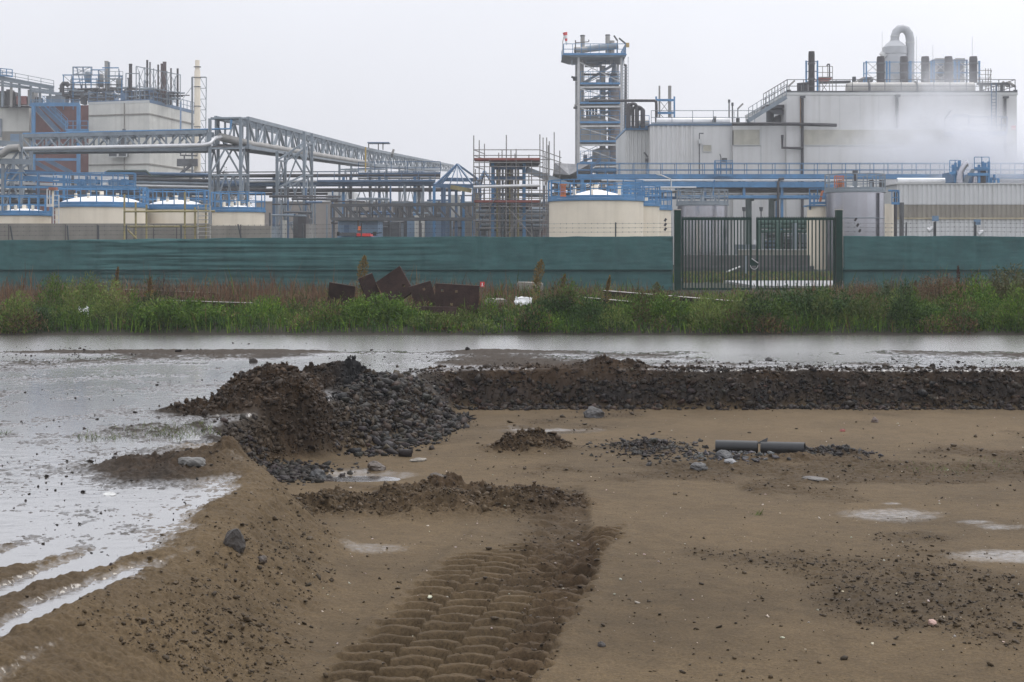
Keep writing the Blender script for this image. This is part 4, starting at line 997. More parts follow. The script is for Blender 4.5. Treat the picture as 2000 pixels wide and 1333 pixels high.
pl.box(xa, xb, HY-1.6, HY-.01, zz-.2, zz); pl.rail([(xa, HY-.1, zz), (xa, HY-1.55, zz), (xb, HY-1.55, zz), (xb, HY-.1, zz)], 1.4, .05)
pl.bar(W(1862, 262, HY-1.5), W(1862, 225, HY-1.5), .06); pl.bar(W(1892, 225, HY-1.5), W(1862, 225, HY-1.5), .06); pl.bar(W(1892, 262, HY-1.5), W(1892, 225, HY-1.5), .06)
pl.build('wall_platform', BLUED, hall)
MB().bar(W(1845, 262, HY-1), W(1845, 232, HY-1), .08).bar(W(1845, 232, HY-1), W(1857, 216, HY-1), .2, .1).build('platform_lamp', STEELD, hall)
sg = MB().box(WX(1975, HY), WX(1983.5, HY), HY-.03, HY-.004, WZ(254.5, HY), WZ(246, HY)).build('wall_sign', mat('faded_red_sign', (.62, .20, .18), .6), hall)
m = MB()
for a, b, c, d in ((1976.3, 248, 1977.2, 253), (1977.2, 252.2, 1979, 253), (1979.6, 249.6, 1980.4, 253), (1980.4, 249.6, 1982, 250.4), (1981.3, 250.4, 1982.2, 253)):
    m.box(WX(a, HY), WX(c, HY), HY-.036, HY-.0305, WZ(d, HY), WZ(b, HY))
m.build('sign_mark', SIGNW, sg)
rr = MB(); rr.rail([(hx0+.1, HY+.15, hz+.22), (hx1-.1, HY+.15, hz+.22), (hx1-.1, HY+14, hz+.22)], 1.15, .055, 1.4); rr.rail([(hx0+.1, HY+.15, hz+.22), (hx0+.1, HY+12, hz+.22)], 1.15, .055, 1.4)
rr.build('roof_railing', STEELD, hall)

def on_roof(py=186): return WZ(py, HY)
# exhaust stacks on the hall roof
def exhaust(label, px, pyt, pyb, wpx, Y, frame_side):
    zt, zb = WZ(pyt, Y), WZ(pyb, Y); x = WX(px, Y); rad = wpx/2*Y/F
    r = thing('exhaust_stack', label, 'exhaust stack', (x, Y, zb), 'sooty stacks on the hall roof')
    MB().lathe(x, Y, [(rad*.9, zb), (rad, zb+.05), (rad, zt-.2), (rad*.93, zt-.1), (rad*.93, zt), (rad*.8, zt), (rad*.8, zt-.4)], 16).build('barrel', STACKD, r, True)
    for z in (zb+.35*(zt-zb), zb+.7*(zt-zb)): MB().lathe(x, Y, [(rad+.001, z), (rad+.05, z+.02), (rad+.05, z+.12), (rad+.001, z+.14)], 16).build('band', STEELD, r, True)
    if frame_side:
        fr = MB(); xa, xb = (x-rad-.95, x+rad+.18); za, zc = zb, zt-.4
        fr.bar((xa, Y, za), (xa, Y, zc), .12); fr.bar((xb, Y, za), (xb, Y, zc), .14); fr.bar((xa, Y+.9, za), (xa, Y+.9, zc), .10)
        for z in (zc-.1, za+.45*(zc-za)): fr.bar((xa, Y, z), (xb, Y, z), .06); fr.bar((xa, Y, z), (xa, Y+.9, z), .06)
        fr.build('support_frame', BLUE, r)
        lt_ = MB(); lt_.bar((xa, Y+.05, zc), (x, Y+rad, za+.45*(zc-za)), .045); lt_.bar((xa, Y+.05, za+.45*(zc-za)), (x, Y+rad, zc), .045); lt_.bar((xa, Y+.05, za), (x, Y+rad, za+.45*(zc-za)), .045); lt_.bar((xa, Y+.05, za+.45*(zc-za)), (x, Y+rad, za), .045)
        lt_.build('lattice', STEELL, r)
    return r
SY = 130.0
for px, lab in ((1720, 'sooty roof stack left of the white scrubber vessel'), (1765.5, 'sooty roof stack in front of the white gooseneck duct'), (1807, 'sooty roof stack just right of the gooseneck duct'), (1852.5, 'sooty roof stack before the grey vent housings'), (1901, 'sooty roof stack at the right end of the roof duct')):
    exhaust(lab, px, 111, 162, 15.5, SY, True)
exhaust('tall lone sooty stack near the left corner of the hall roof', 1585, 101, 186, 12.5, HY+2, False)
c = thing('stack_support', 'blue frame holding the lone tall stack on the hall roof', 'steel frame', (WX(1585, HY+3), HY+3, on_roof()))
for px in (1574.5, 1596.5): MB().bar(W(px, 186, HY+3), W(px, 119, HY+3), .13).build('post', BLUE, c)
for py in (121, 140, 160): MB().bar(W(1574.5, py, HY+3.12), W(1596.5, py, HY+3.12), .07).build('crossbar', BLUED, c)
# walkway with scaffolding by the stack
s = thing('roof_scaffold', 'small scaffold platform right of the lone tall stack', 'scaffold', (WX(1610, HY+4), HY+4, on_roof()))
m = MB(); m.box(WX(1597, HY+4), WX(1622, HY+4), HY+3.6, HY+5, WZ(157, HY+4), WZ(154, HY+4)); m.build('deck', SCARED, s)
m = MB(); m.rail([W(1597, 154, HY+3.7), W(1626, 154, HY+3.7)], 1.1, .05, .5)
for px in (1599, 1607, 1620, 1626): m.bar(W(px, 186, HY+3.7), W(px, 154, HY+3.7), .05)
m.bar(W(1600, 186, HY+3.7), W(1620, 156, HY+3.7), .04); m.bar(W(1620, 186, HY+3.7), W(1600, 156, HY+3.7), .04); m.build('lattice', SCAFF, s)
m = MB(); m.tube([W(1620, 154, HY+4), W(1620, 126, HY+4), W(1617, 126, HY+4), W(1615, 129, HY+4)], .08, 6); m.build('vent_pipe', STEELD, s, True)
r = thing('pipe_cluster', 'dark pipe frame on the hall roof behind the lone stack', 'pipework', (WX(1566, HY+1), HY+1, on_roof()))
for px in (1559, 1563, 1568, 1572, 1576): MB().tube([W(px, 187, HY+1), W(px, 165, HY+1)], .11, 6).build('riser', PIPED, r, True)
MB().tube([W(1557, 165, HY+1), W(1579, 163, HY+1)], .12, 6).build('header', PIPED, r, True)
MB().bar(W(1600, 161.5, HY+6), W(1661, 160.5, HY+6), .25).build('header', STEELD, r)
# big horizontal duct
d = thing('roof_duct', 'long weathered horizontal duct lying on the hall roof', 'duct', (WX(1785, 126.5), 126.5, on_roof()))
m = MB(); zc = WZ(172.5, 126.5); rad = 13.0*126.5/F
m.cyl((WX(1664, 126.5), 127.2, zc), (WX(1906, 126.5), 127.2, zc), rad, n=28).build('duct_barrel', DUCT, d, True)
MB().cyl((WX(1657, 126.5), 127.2, zc), (WX(1664, 126.5)-.002, 127.2, zc), rad*.78, rad*.95, 28).build('end_cap', DUCT, d, True)
for px in (1698, 1791): MB().cyl((WX(px, 126.5), 127.2, zc), (WX(px+2.5, 126.5), 127.2, zc), rad+.12, n=28).build('flange', STEELD, d, True)
for px in (1680, 1740, 1835, 1890): MB().box(WX(px, 126.5)-.15, WX(px, 126.5)+.15, 126.4, 128, hz+.225, zc-rad*.7).build('saddle', STEELD, d)
SCRUB = mat('grey_white_lining', (.44, .45, .46), .5, var=.08, scale=.6, streak=.2, streak_col=(.3, .3, .3))
# scrubber with gooseneck
g = thing('scrubber_vessel', 'white scrubber vessel with a gooseneck duct on the hall roof', 'vessel', (WX(1748, 133), 133, on_roof()))
x = WX(1747.5, 133); q = 133/F
prof = [(23*q, WZ(186, 133)), (23*q, WZ(118, 133)), (23*q, WZ(113, 133)), (22*q, WZ(107, 133)), (23.2*q, WZ(106.5, 133)), (23.2*q, WZ(93, 133)), (16*q, WZ(85.5, 133)), (9.3*q, WZ(80.5, 133)), (9.3*q, WZ(79, 133))]
MB().lathe(x, 133, prof, 28).build('vessel_body', SCRUB, g, True)
gp = [(1747.5, 80.5), (1748, 71), (1750.5, 63), (1756, 57.5), (1763, 56), (1770, 59), (1775.5, 67), (1777.5, 78), (1777.5, 84), (1777.5, 186)]
MB().tube([W(a, b, 133) for a, b in gp], 8.2*q, 18).build('gooseneck_duct', SCRUB, g, True)
for a, b in ((1748, 71.5), (1777.5, 84)): MB().lathe(WX(a, 133), 133, [(8.2*q, WZ(b+1, 133)), (8.9*q, WZ(b+.8, 133)), (8.9*q, WZ(b-.8, 133)), (8.2*q, WZ(b-1, 133))], 18).build('duct_flange', PALE, g, True)
MB().tube([W(1723, 110, 132.6), W(1727, 105, 132.6)], .35, 8).build('inspection_port', PALE, g, True)
# grey vent housings, lightning rods, stairs, small roof units
for px0, px1, pyt, lab in ((1829, 1845, 114, 'left grey vent housing behind the sooty stacks'), (1868, 1884, 114, 'right grey vent housing behind the sooty stacks')):
    v = thing('vent_housing', lab, 'vent housing', (WX((px0+px1)/2, 134), 134, on_roof()))
    xbox(MB(), px0, px1, pyt+6, 187, 134, 3).build('housing', DUCT, v); xbox(MB(), px0-1, px1+1, pyt, pyt+5.8, 133.9, 3.2).build('hood', DUCT, v)
    xbox(MB(), px0+3, px1-3, 125, 150, 133.9, .09).build('louvre', STEELD, v)
r = thing('pipe_cluster', 'blue steel frame tying the grey vent housings', 'steel frame', (WX(1858, 133), 133, on_roof()))
for px in (1822, 1850, 1865, 1888): MB().bar(W(px, 187, 133), W(px, 118, 133), .14).build('post', BLUED, r)
for py in (118, 127, 142): MB().bar(W(1820, py, 133.15), W(1890, py, 133.15), .09).build('crossbar', BLUED, r)
xbox(MB(), 1686, 1705, 151, 160, 131, 2).build('motor_box', STEELD, r)
for px, pyt, lab in ((1723, 62, 'thin lightning rod left of the scrubber vessel'), (1790, 72, 'thin lightning rod right of the gooseneck duct'), (1822, 88, 'thin lightning rod over the grey vent housings'), (1899, 72, 'thin lightning rod at the right end of the hall roof')):
    b = W(px, 162, 135); rr = MB(); rr.cyl(b, W(px, pyt, 135), .035, .015, 6); o = rr.build('lightning_rod', STEELL); tag(o, lab, 'rod')
s = thing('roof_scaffold', 'small scaffold tower at the right end of the hall roof', 'scaffold', (WX(1930, 128), 128, on_roof()))
for px in (1913, 1925, 1930, 1935): MB().bar(W(px, 187, 128), W(px, 134 if px > 1920 else 150, 128), .05).build('standard', SCAFF, s)
m = MB()
for py in (138, 146, 153, 160, 167): m.bar(W(1911, py, 128.08), W(1937, py, 128.08), .045)
m.bar(W(1925, 175, 128.08), W(1937, 138, 128.08), .04); m.build('lattice', SCAFF, s)
r = thing('pipe_cluster', 'steel pipe frame at the right corner of the hall roof', 'pipework', (WX(1950, 127), 127, on_roof()))
MB().bar(W(1908, 164, 127), W(1972, 164.5, 127), .2).build('header', STEELD, r)
for px in (1916, 1946, 1955, 1958): MB().bar(W(px, 187, 127), W(px, 164, 127), .14).build('post', STEELD, r)
floodlight('floodlight at the top left corner of the tall hall roof', 1541, 186, 158, HY+.3, 11)
floodlight('paired floodlight at the right roof corner, tilted left', 1983, 186, 160, HY+.4, -14)
floodlight('inner floodlight near the right corner of the hall roof', 1969, 170, 160, HY+3, -11)
floodlight('small floodlight leaning over the left end of the roof duct', 1668, 160, 152, HY+5, 20)
# outside stair and hooded duct on the left of the hall
s = thing('steel_stair', 'steel stair climbing to the tall hall roof', 'stairs', (WX(1500, 123.5), 123.5, WZ(237, 123.5)))
a, b = W(1462, 236, 123.5), W(1536, 190, 123.5)
MB().bar(a, b, .08, .34).build('stringer', STEEL, s); MB().bar(a+V3((0, .9, 0)), b+V3((0, .9, 0)), .08, .34).build('stringer', STEEL, s)
t = MB()
for k in range(1, 22): p = a.lerp(b, k/22); t.box(p.x-.13, p.x+.13, p.y+.05, p.y+.85, p.z-.02, p.z+.02)
t.build('treads', STEELD, s)
m = MB()
for k in range(0, 10): p = a.lerp(b, k/9); m.bar(p, p+V3((0, 0, 1.1)), .05)
for h in (.55, 1.1): m.bar(a+V3((0, 0, h)), b+V3((0, 0, h)), .05)
m.build('handrail', STEEL, s)
u = thing('hooded_duct', 'dark hooded duct beside the stair on the low hall roof', 'duct', (WX(1515, 127), 127, WZ(240, 127)))
MB().prism([(WX(1493, 127), 126), (WX(1536, 127), 126), (WX(1536, 127), 129), (WX(1493, 127), 129)], WZ(214, 127), WZ(207, 127)).build('hood', PIPED, u)
m = MB(); c0 = W(1500, 214, 127.5); m.v = [tuple(W(px, py, yy)) for yy in (126.2, 128.8) for px, py in ((1499, 214.3), (1535.7, 214.3), (1535.7, 224), (1512, 224))]
m.f = [(0, 1, 2, 3), (7, 6, 5, 4), (0, 4, 5, 1), (1, 5, 6, 2), (2, 6, 7, 3), (3, 7, 4, 0)]; m.build('hopper', STEELD, u)
MB().cyl(W(1504, 242, 127.5), W(1504, 214.5, 127.5), .35).build('leg', STEELD, u, True); MB().tube([W(1515, 242, 128), W(1520, 236, 128), W(1528, 233.5, 128), W(1535.5, 233, 128)], .5, 10).build('elbow', STEELD, u, True)

# ---------------------------------------------------------------- lower halls
LY = 126.0
lo = thing('low_hall', 'white clad low hall between the process tower and the tall hall', 'building', (WX(1400, LY), LY, 0))
MB().box(WX(1430, LY), WX(1535.6, LY), LY-.6, LY+18, 0, WZ(243, LY)).build('wall', WHITE, lo)
MB().corrugated(WX(1270, LY), WX(1354, LY), LY, 0, WZ(246, LY), .42, .08).build('corrugated_wall', WHITE, lo)
MB().box(WX(1354, LY), WX(1430, LY)-.003, LY-.05, LY+18, 0, WZ(246, LY)).build('wall', WHITE, lo)
MB().box(WX(1270, LY), WX(1354, LY)-.003, LY+.09, LY+18, 0, WZ(246.5, LY)).build('wall', WHITE, lo)
MB().box(WX(1268, LY), WX(1429, LY), LY-.15, LY+18, WZ(245.8, LY), WZ(243.2, LY)).build('roof_edge', BLUED, lo)
MB().box(WX(1429.5, LY), WX(1536, LY)-.02, LY-.72, LY+18, WZ(242.8, LY), WZ(240.5, LY)).build('roof_edge', STEELD, lo)
b = xbox(MB(), 1430.5, 1481, 255, 284, LY-.6, .0).box(WX(1430.5, LY), WX(1481, LY), LY-.66, LY-.604, WZ(284, LY), WZ(255, LY)).build('translucent_strip', BEIGE, lo)
m = MB(); m.box(WX(1481, LY), WX(1483, LY), LY-.70, LY-.604, WZ(285, LY), WZ(254, LY)); m.box(WX(1430.5, LY), WX(1481, LY), LY-.70, LY-.604, WZ(285.5, LY), WZ(284.2, LY)); m.build('strip_frame', PALE, lo)
w = xbox(MB(), 1373.5, 1389, 284, 296, LY-.1, .046).build('window', BEIGE, lo)
m = MB(); xbox(m, 1372.5, 1373.5, 283, 297, LY-.13, .07); xbox(m, 1389, 1390, 283, 297, LY-.13, .07); xbox(m, 1373.6, 1388.9, 296, 297, LY-.13, .07); xbox(m, 1373.6, 1388.9, 283, 284, LY-.13, .07); m.build('window_frame', PALE, w)
for px in (1354.5, 1426, 1484, 1543): MB().box(WX(px, LY)-.04, WX(px, LY)+.04, LY-.64 if px > 1429 else LY-.08, LY-.602 if px > 1429 else LY-.052, .5, WZ(246, LY)).build('panel_seam', PALE, lo)
MB().tube([W(1366, 350, LY-.4), W(1366, 261, LY-.4), W(1374, 261, LY-.4)], .06, 6).build('wall_conduit', STEELD, lo)
MB().box(WX(1363.5, LY), WX(1369, LY), LY-.5, LY-.06, WZ(282, LY), WZ(273, LY)).build('junction_box', PALE, lo)
m = MB(); m.bar(W(1408, 345, LY-.5), W(1408, 308, LY-.5), .07); m.bar(W(1408, 308, LY-.5), W(1406, 301, LY-.5), .07); m.build('wall_lamp', STEELD, lo)
xbox(MB(), 1411, 1420, 309, 315, LY-.4, .3).build('wall_unit', STEELD, lo); xbox(MB(), 1408, 1430, 341, 352, LY-.7, .5).build('canopy', STEELD, lo)
m = MB(); m.rail([W(1272, 243, LY+.2), W(1474, 243, LY+.2)], 1.2, .05, 2.0); m.build('roof_railing', STEEL, lo)
MB().tube([W(1282, 239.5, LY+1.2), W(1425, 239.5, LY+1.2)], .40, 12).build('roof_pipe', PIPEW, lo, True)
an = thing('corrugated_annex', 'grey corrugated annex beside the process tower', 'building', (WX(1247, 128), 128, 0))
MB().corrugated(WX(1222, 128), WX(1269, 128), 128, 0, WZ(255, 128), .36, .09).build('corrugated_wall', PALE, an)
MB().box(WX(1222, 128), WX(1269, 128)-.002, 128.1, 140, 0, WZ(255.5, 128)).build('wall', PALE, an)
MB().box(WX(1221, 128), WX(1269, 128)-.01, 127.8, 140, WZ(254.5, 128), WZ(250, 128)).build('roof_beam', BLUE, an)
MB().rail([W(1222, 250, 127.9), W(1268, 250, 127.9)], 1.1, .05, 1).build('roof_railing', BLUE, an)
MB().tube([W(1241, 245, 129), W(1268, 244, 129)], .45, 12).build('roof_pipe', DUCT, an, True)
m = MB(); m.bar(W(1258, 298, 127.6), W(1265, 307, 127.6), .14); m.bar(W(1265, 307, 127.6), W(1266, 345, 127.6), .06); m.build('wall_lamp', STEELD, an); xbox(MB(), 1261, 1267, 310, 316, 127.6, .28).build('wall_unit', STEELD, an)
r = thing('pipe_loops', 'looping dark insulated pipes on the annex roof', 'pipework', (WX(1242, 127), 127, WZ(250, 127)))
for k, (a, b, pt) in enumerate(((1229, 1243, 203), (1236, 1254, 209), (1245, 1257, 213), (1226, 1233, 204))):
    c = (a+b)/2; rad = (b-a)/2
    pts = [W(a, 250, 127+.25*k)]+[W(c-rad*math.cos(math.pi*j/10), pt+rad*.7-rad*.7*math.sin(math.pi*j/10), 127+.25*k) for j in range(11)]+[W(b, 250 if k < 3 else 225, 127+.25*k)]
    MB().tube(pts, .14, 8).build('pipe_loop', PIPED, r, True)
r = thing('dark_pipe', 'dark pipe bending from process tower down to the low hall roof', 'pipe', W(1280, 197, 128))
MB().tube([W(1150, 197.5, 128), W(1225, 197, 128), W(1278, 197, 128), W(1281.5, 199, 128), W(1282, 205, 128), W(1282, 241, 128)], .13, 8).build('pipe_run', PIPED, r, True)
r = thing('twin_flue', 'two pale flues in a blue frame on the low hall roof', 'flue', (WX(1298, 129), 129, WZ(243, 129)))
for px, w in ((1288, 3.6), (1308, 6.5)): MB().cyl(W(px, 243, 129), W(px, 168, 129), w/2*129/F).build('flue_pipe', DUCT, r, True)
for px in (1281.5, 1317): MB().bar(W(px, 243, 129), W(px, 189, 129), .14).build('post', BLUE, r)
for py in (196, 221): MB().bar(W(1281.5, py, 128.6), W(1317, py, 128.6), .14, .2).build('crossbar', BLUE, r)
m = MB(); m.bar(W(1290, 199, 128.7), W(1305, 218, 128.7), .04); m.bar(W(1305, 199, 128.7), W(1290, 218, 128.7), .04); m.bar(W(1290, 224, 128.7), W(1305, 240, 128.7), .04); m.build('lattice', STEELD, r)
for px, pt, lab in ((1424, 195, 'plain pole on the low hall roof'), (1430.5, 201, 'pole with a tip sensor on the low hall roof')):
    m = MB(); m.cyl(W(px, 243, 127.5), W(px, pt, 127.5), .06, n=8); m.box(W(px, pt, 127.5).x-.09, W(px, pt, 127.5).x+.09, 127.4, 127.6, WZ(pt+6, 127.5), WZ(pt, 127.5))
    o = m.build('roof_pole', STEELD); tag(o, lab, 'pole')
floodlight('floodlight on the low hall roof left of the stair', 1441, 241, 203, 126.5, 10)
floodlight('tiny floodlight in the middle of the low hall roof', 1395, 243, 228, 126.5, 1)

# ---------------------------------------------------------------- long shed at right
sh = thing('corrugated_shed', 'long corrugated shed with a brown band at the right border', 'building', (WX(1900, 105), 105, 0))
CY = 105.0; x0, x1 = WX(1752, CY), WX(2200, CY)
SHEDW = mat('shed_cladding', (.60, .605, .60), .5, var=.06, scale=.5, streak=.35, streak_col=(.34, .33, .31))
SHEDB = mat('shed_brown_band', (.27, .245, .20), .7, var=.15, scale=.6, streak=.7, streak_col=(.17, .15, .125))
MB().corrugated(x0, x1, CY, WZ(400, CY), WZ(361, CY), .34, .07).build('upper_cladding', SHEDW, sh)
MB().corrugated(x0, x1, CY+.03, WZ(425, CY), WZ(400.4, CY), .34, .07).build('brown_band', SHEDB, sh)
MB().corrugated(x0, x1, CY+.06, 0, WZ(429, CY), .34, .07).build('lower_cladding', SHEDW, sh)
MB().box(x0, x1, CY-.08, CY+.08, WZ(428.6, CY), WZ(425.4, CY)).build('sill', mat('sill_timber', (.42, .36, .24), .7), sh)
MB().box(x0+.01, x1, CY+.16, CY+12, 0, WZ(361.5, CY)).build('wall', PALE, sh)
MB().box(x0-.1, x1, CY-.12, CY+12.1, WZ(360.7, CY), WZ(358.5, CY)).build('roof_edge', PALE, sh)
MB().tube([W(1752, 353.5, CY+2), W(1845, 353.5, CY+2)], .22, 10).build('roof_pipe', PIPEW, sh, True)
e = thing('steam_unit', 'blue framed pipework unit with a silver elbow in the steam', 'pipework', (WX(1880, 107), 107, WZ(358, 107)))
for k, (px, pt) in enumerate(((1866, 318), (1873, 315), (1861, 322), (1912, 322), (1919, 316), (1924, 318), (1931, 316))): MB().bar(W(px, 357.5, 106+.4*(k % 3)), W(px, pt, 106+.4*(k % 3)), .16).build('post', BLUE, e)
for a, b, py in ((1860, 1875, 330), (1905, 1933, 331), (1858, 1875, 340), (1890, 1933, 341)): MB().bar(W(a, py, 105.8), W(b, py, 105.8), .12, .2).build('crossbar', BLUE, e)
MB().box(WX(1856, 107), WX(1876, 107), 106.2, 109, WZ(357.5, 107), WZ(337, 107)).build('casing', BLUED, e)
MB().box(WX(1900, 107), WX(1930, 107), 106.8, 109, WZ(357.5, 107), WZ(340, 107)).build('casing', BLUED, e)
MB().tube([W(1874, 357.5, 105.5), W(1874.5, 339, 105.5), W(1879, 331, 105.5), W(1886, 321, 105.5), W(1889, 320, 105.5)], .24, 12).build('elbow_pipe', SILVER, e, True)
for k in range(3): MB().tube([W(1882+3*k, 357.5, 105.9), W(1885+3*k, 349, 105.9), W(1893+3*k, 340, 105.9), W(1899+2*k, 331, 105.9)], .08, 6).build('small_pipe', STEEL, e, True)
for px in (1903, 1907, 1911): MB().cyl(W(px, 357.5, 106.2), W(px, 345, 106.2), .16).build('cylinder', SILVER, e, True)
for px in (1915, 1921): MB().cyl(W(px, 357.5, 106.2), W(px, 332, 106.2), .18).build('riser', PIPED, e, True)
MB().rail([W(1855, 340, 105.6), W(1876, 340, 105.6)], 1, .05, .5).build('railing', BLUE, e); MB().rail([W(1903, 331, 105.6), W(1932, 331, 105.6)], .9, .05, .5).build('railing', BLUE, e)
e = thing('valve_stand', 'small blue valve stand at the right of the pipework unit', 'valve', (WX(1942, 106), 106, WZ(358, 106)))
for px in (1936, 1942, 1950): MB().bar(W(px, 357.5, 106), W(px, 341+abs(px-1942), 106), .14).build('post', BLUE, e)
MB().bar(W(1934, 350, 105.9), W(1951, 350, 105.9), .1).build('crossbar', BLUE, e); xbox(MB(), 1939, 1945, 347, 352, 105.8, .1).build('valve_body', BLUED, e)

# ---------------------------------------------------------------- blue walkway and pipe rack
RY = 112.0
rk = thing('pipe_rack', 'long blue pipe rack and walkway before the white halls', 'pipe rack', (WX(1500, RY), RY, 0))
zdk = WZ(345, RY)
for yy in (RY, RY+1.2): MB().bar((WX(1128, RY), yy, WZ(347.2, RY)), (WX(2120, RY), yy, WZ(347.2, RY)), .16, .17).build('deck_beam', BLUE, rk)
MB().box(WX(1128, RY), WX(2120, RY), RY+.09, RY+1.1, zdk-.06, zdk-.01).build('deck', BLUED, rk)
MB().rail([(WX(1128, RY), RY, zdk+.02), (WX(2120, RY), RY, zdk+.02)], 1.02, .05, 1.12).build('railing', BLUE, rk)
MB().rail([(WX(1128, RY), RY+1.2, zdk+.02), (WX(2120, RY), RY+1.2, zdk+.02)], 1.02, .045, 1.12).build('railing', BLUED, rk)
for px in (1138, 1225, 1251, 1327, 1377, 1453, 1527, 1608):
    for yy in (RY+.02, RY+2.2): MB().bar((WX(px, RY), yy, 0 if px in (1251, 1377, 1527) else WZ(385, RY)), (WX(px, RY), yy, WZ(349.5, RY)), .2, .26).build('column', BLUE if px != 1377 else BLUED, rk)
for px, ph in ((1462, 460), (1507, 460)):
    MB().tube([W(px, 500, RY+1), W(px, 392, RY+1), W(px+3, 388, RY+1), W(px+9, 386.5, RY+1)], .26, 10).build('green_pipe', mat('dark_green_pipe', (.05, .085, .075), .5) if px == 1462 else MATS['dark_green_pipe'], rk, True)
MB().bar((WX(1215, RY), RY-.25, WZ(361, RY)), (WX(1650, RY), RY-.25, WZ(361.5, RY)), .2, .44).build('main_beam', BLUE, rk)
MB().bar((WX(1326, RY), RY-.25, WZ(385, RY)), (WX(1650, RY), RY-.25, WZ(385, RY)), .2, .24).build('lower_beam', BLUE, rk)
MB().bar((WX(1250, RY), RY+2.5, WZ(385, RY)), (WX(1650, RY), RY+2.5, WZ(385, RY)), .2, .24).build('lower_beam', BLUED, rk)
for a, b, py, rad, mm, dy in ((1175, 1430, 352.8, .09, PIPEW, -.2), (1430, 1650, 352.8, .08, PIPEW, -.2), (1326, 1650, 371, .14, PIPED, .5), (1270, 1650, 375, .12, DUCT, .9), (1326, 1650, 379, .08, PIPEW, .3), (1250, 1360, 366.5, .07, PIPEW, -.5), (1326, 1650, 367.6, .05, PIPED, .1), (1752, 2120, 356, .16, PIPEW, .6)):
    MB().tube([W(a, py, RY+dy), W(b, py, RY+dy)], rad, 8).build('pipe', mm, rk, True)
for px in (1400, 1430, 1470, 1560, 1590, 1625): MB().tube([W(px, 390, RY+1.4), W(px, 351, RY+1.4)], .06, 6).build('drop_pipe', STEEL, rk, True)
MB().tube([W(1393, 384, RY-.5), W(1394, 356, RY-.5), W(1396, 352, RY-.5)], .05, 6).build('drop_pipe', BLUE, rk, True)
MB().tube([W(1520, 500, RY-.45), W(1520, 357, RY-.45), W(1522.5, 350, RY-.45), W(1531, 349.5, RY-.45)], .10, 8).build('drop_pipe', PIPED, rk, True)
cg = MB(); a = W(1395, 345, RY-.3); b = W(1430, 345, RY-.3)
for j in range(3): cg.rail([a+V3((0, -.1*j, .0)), b+V3((0, -.1*j, 0))], 1.0+.12*j, .04, .45)
cg.bar(W(1397, 345, RY-.5), W(1397, 315, RY-.5), .06); cg.build('ladder_cage', BLUE, rk)
for px in (1290, 1340, 1505, 1575): xbox(MB(), px, px+7, 372, 384, RY+.9, .8).build('cable_box', STEEL if px != 1505 else BLUED, rk)
lm = thing('street_lamp', 'slender grey lamp with a long arm before the low hall', 'lamp', (WX(1310, 96), 96, 0))
MB().tube([W(1311, 470, 96), W(1311, 353, 96), W(1309.5, 350, 96), W(1290, 342, 96)], .045, 6).build('pole', STEELL, lm, True)
MB().bar(W(1290, 342.2, 96), W(1282, 340, 96), .22, .10).build('lamp_head', STEELL, lm)

# ---------------------------------------------------------------- process tower
TY = 155.0
tw = thing('process_tower', 'tall open steel process tower with blue decks and windsock', 'tower', (WX(1177, TY), TY, 0))
xa, xb = WX(1130, TY), WX(1214, TY); ya, yb = TY, TY+5.5; ztop = WZ(112, TY)
for x in (xa, xb):
    for y in (ya, yb): MB().bar((x, y, 0), (x, y, ztop), .25, .25).build('column', STEELL, tw)
DK_ = [(163, .3), (201, .35), (239, .3), (276, .3), (318, .3)]
for py, th in DK_:
    z = WZ(py, TY)
    MB().box(xa+.14, xb-.14, ya-.05, yb+.1, z-.05, z).build('deck', STEEL, tw)
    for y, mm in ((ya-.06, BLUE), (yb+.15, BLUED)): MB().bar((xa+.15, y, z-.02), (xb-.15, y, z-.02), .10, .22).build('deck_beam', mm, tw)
    MB().bar((xa+.15, ya, z-.45), (xb-.15, ya, z-.42), .16, .19).build('girder', STEELL, tw)
    MB().rail([(xa+.2, ya-.1, z+.15), (xb-.2, ya-.1, z+.15)], 1.1, .045, 1.1, 2, False, False).build('railing', BLUE, tw)
    MB().rail([(xa+.1, ya+.2, z+.15), (xa+.1, yb, z+.15), (xb-.2, yb+.1, z+.15), (xb, ya+.2, z+.15)], 1.1, .04, 1.4, 2, False, False).build('railing', BLUED, tw)
lv = [112]+[p for p, _ in DK_]
for k in range(len(lv)-1):
    z1, z0 = WZ(lv[k], TY)-.5, WZ(lv[k+1], TY)+.1
    m = MB(); m.bar((xa, ya+.02, z1), (xb, ya+.02, z0), .10); m.bar((xa, yb, z0), (xb, yb, z1), .10); m.build('lattice', STEELL, tw)
    m = MB(); m.bar((xa+.3, ya+2.2, z0), (xb-.7, ya+2.2, z1), .06, .24); m.bar((xa+.3, ya+3.0, z0), (xb-.7, ya+3.0, z1), .06, .24); m.build('stair_flight', STEEL, tw)
    sr = MB(); sr.bar((xa+.3, ya+2.1, z0+1), (xb-.7, ya+2.1, z1+1), .05)
    for j in range(9): p = V3((xa+.3, ya+2.1, z0)).lerp(V3((xb-.7, ya+2.1, z1)), j/8); sr.bar(p, p+V3((0, 0, 1)), .04)
    sr.build('stair_rail', BLUED, tw)
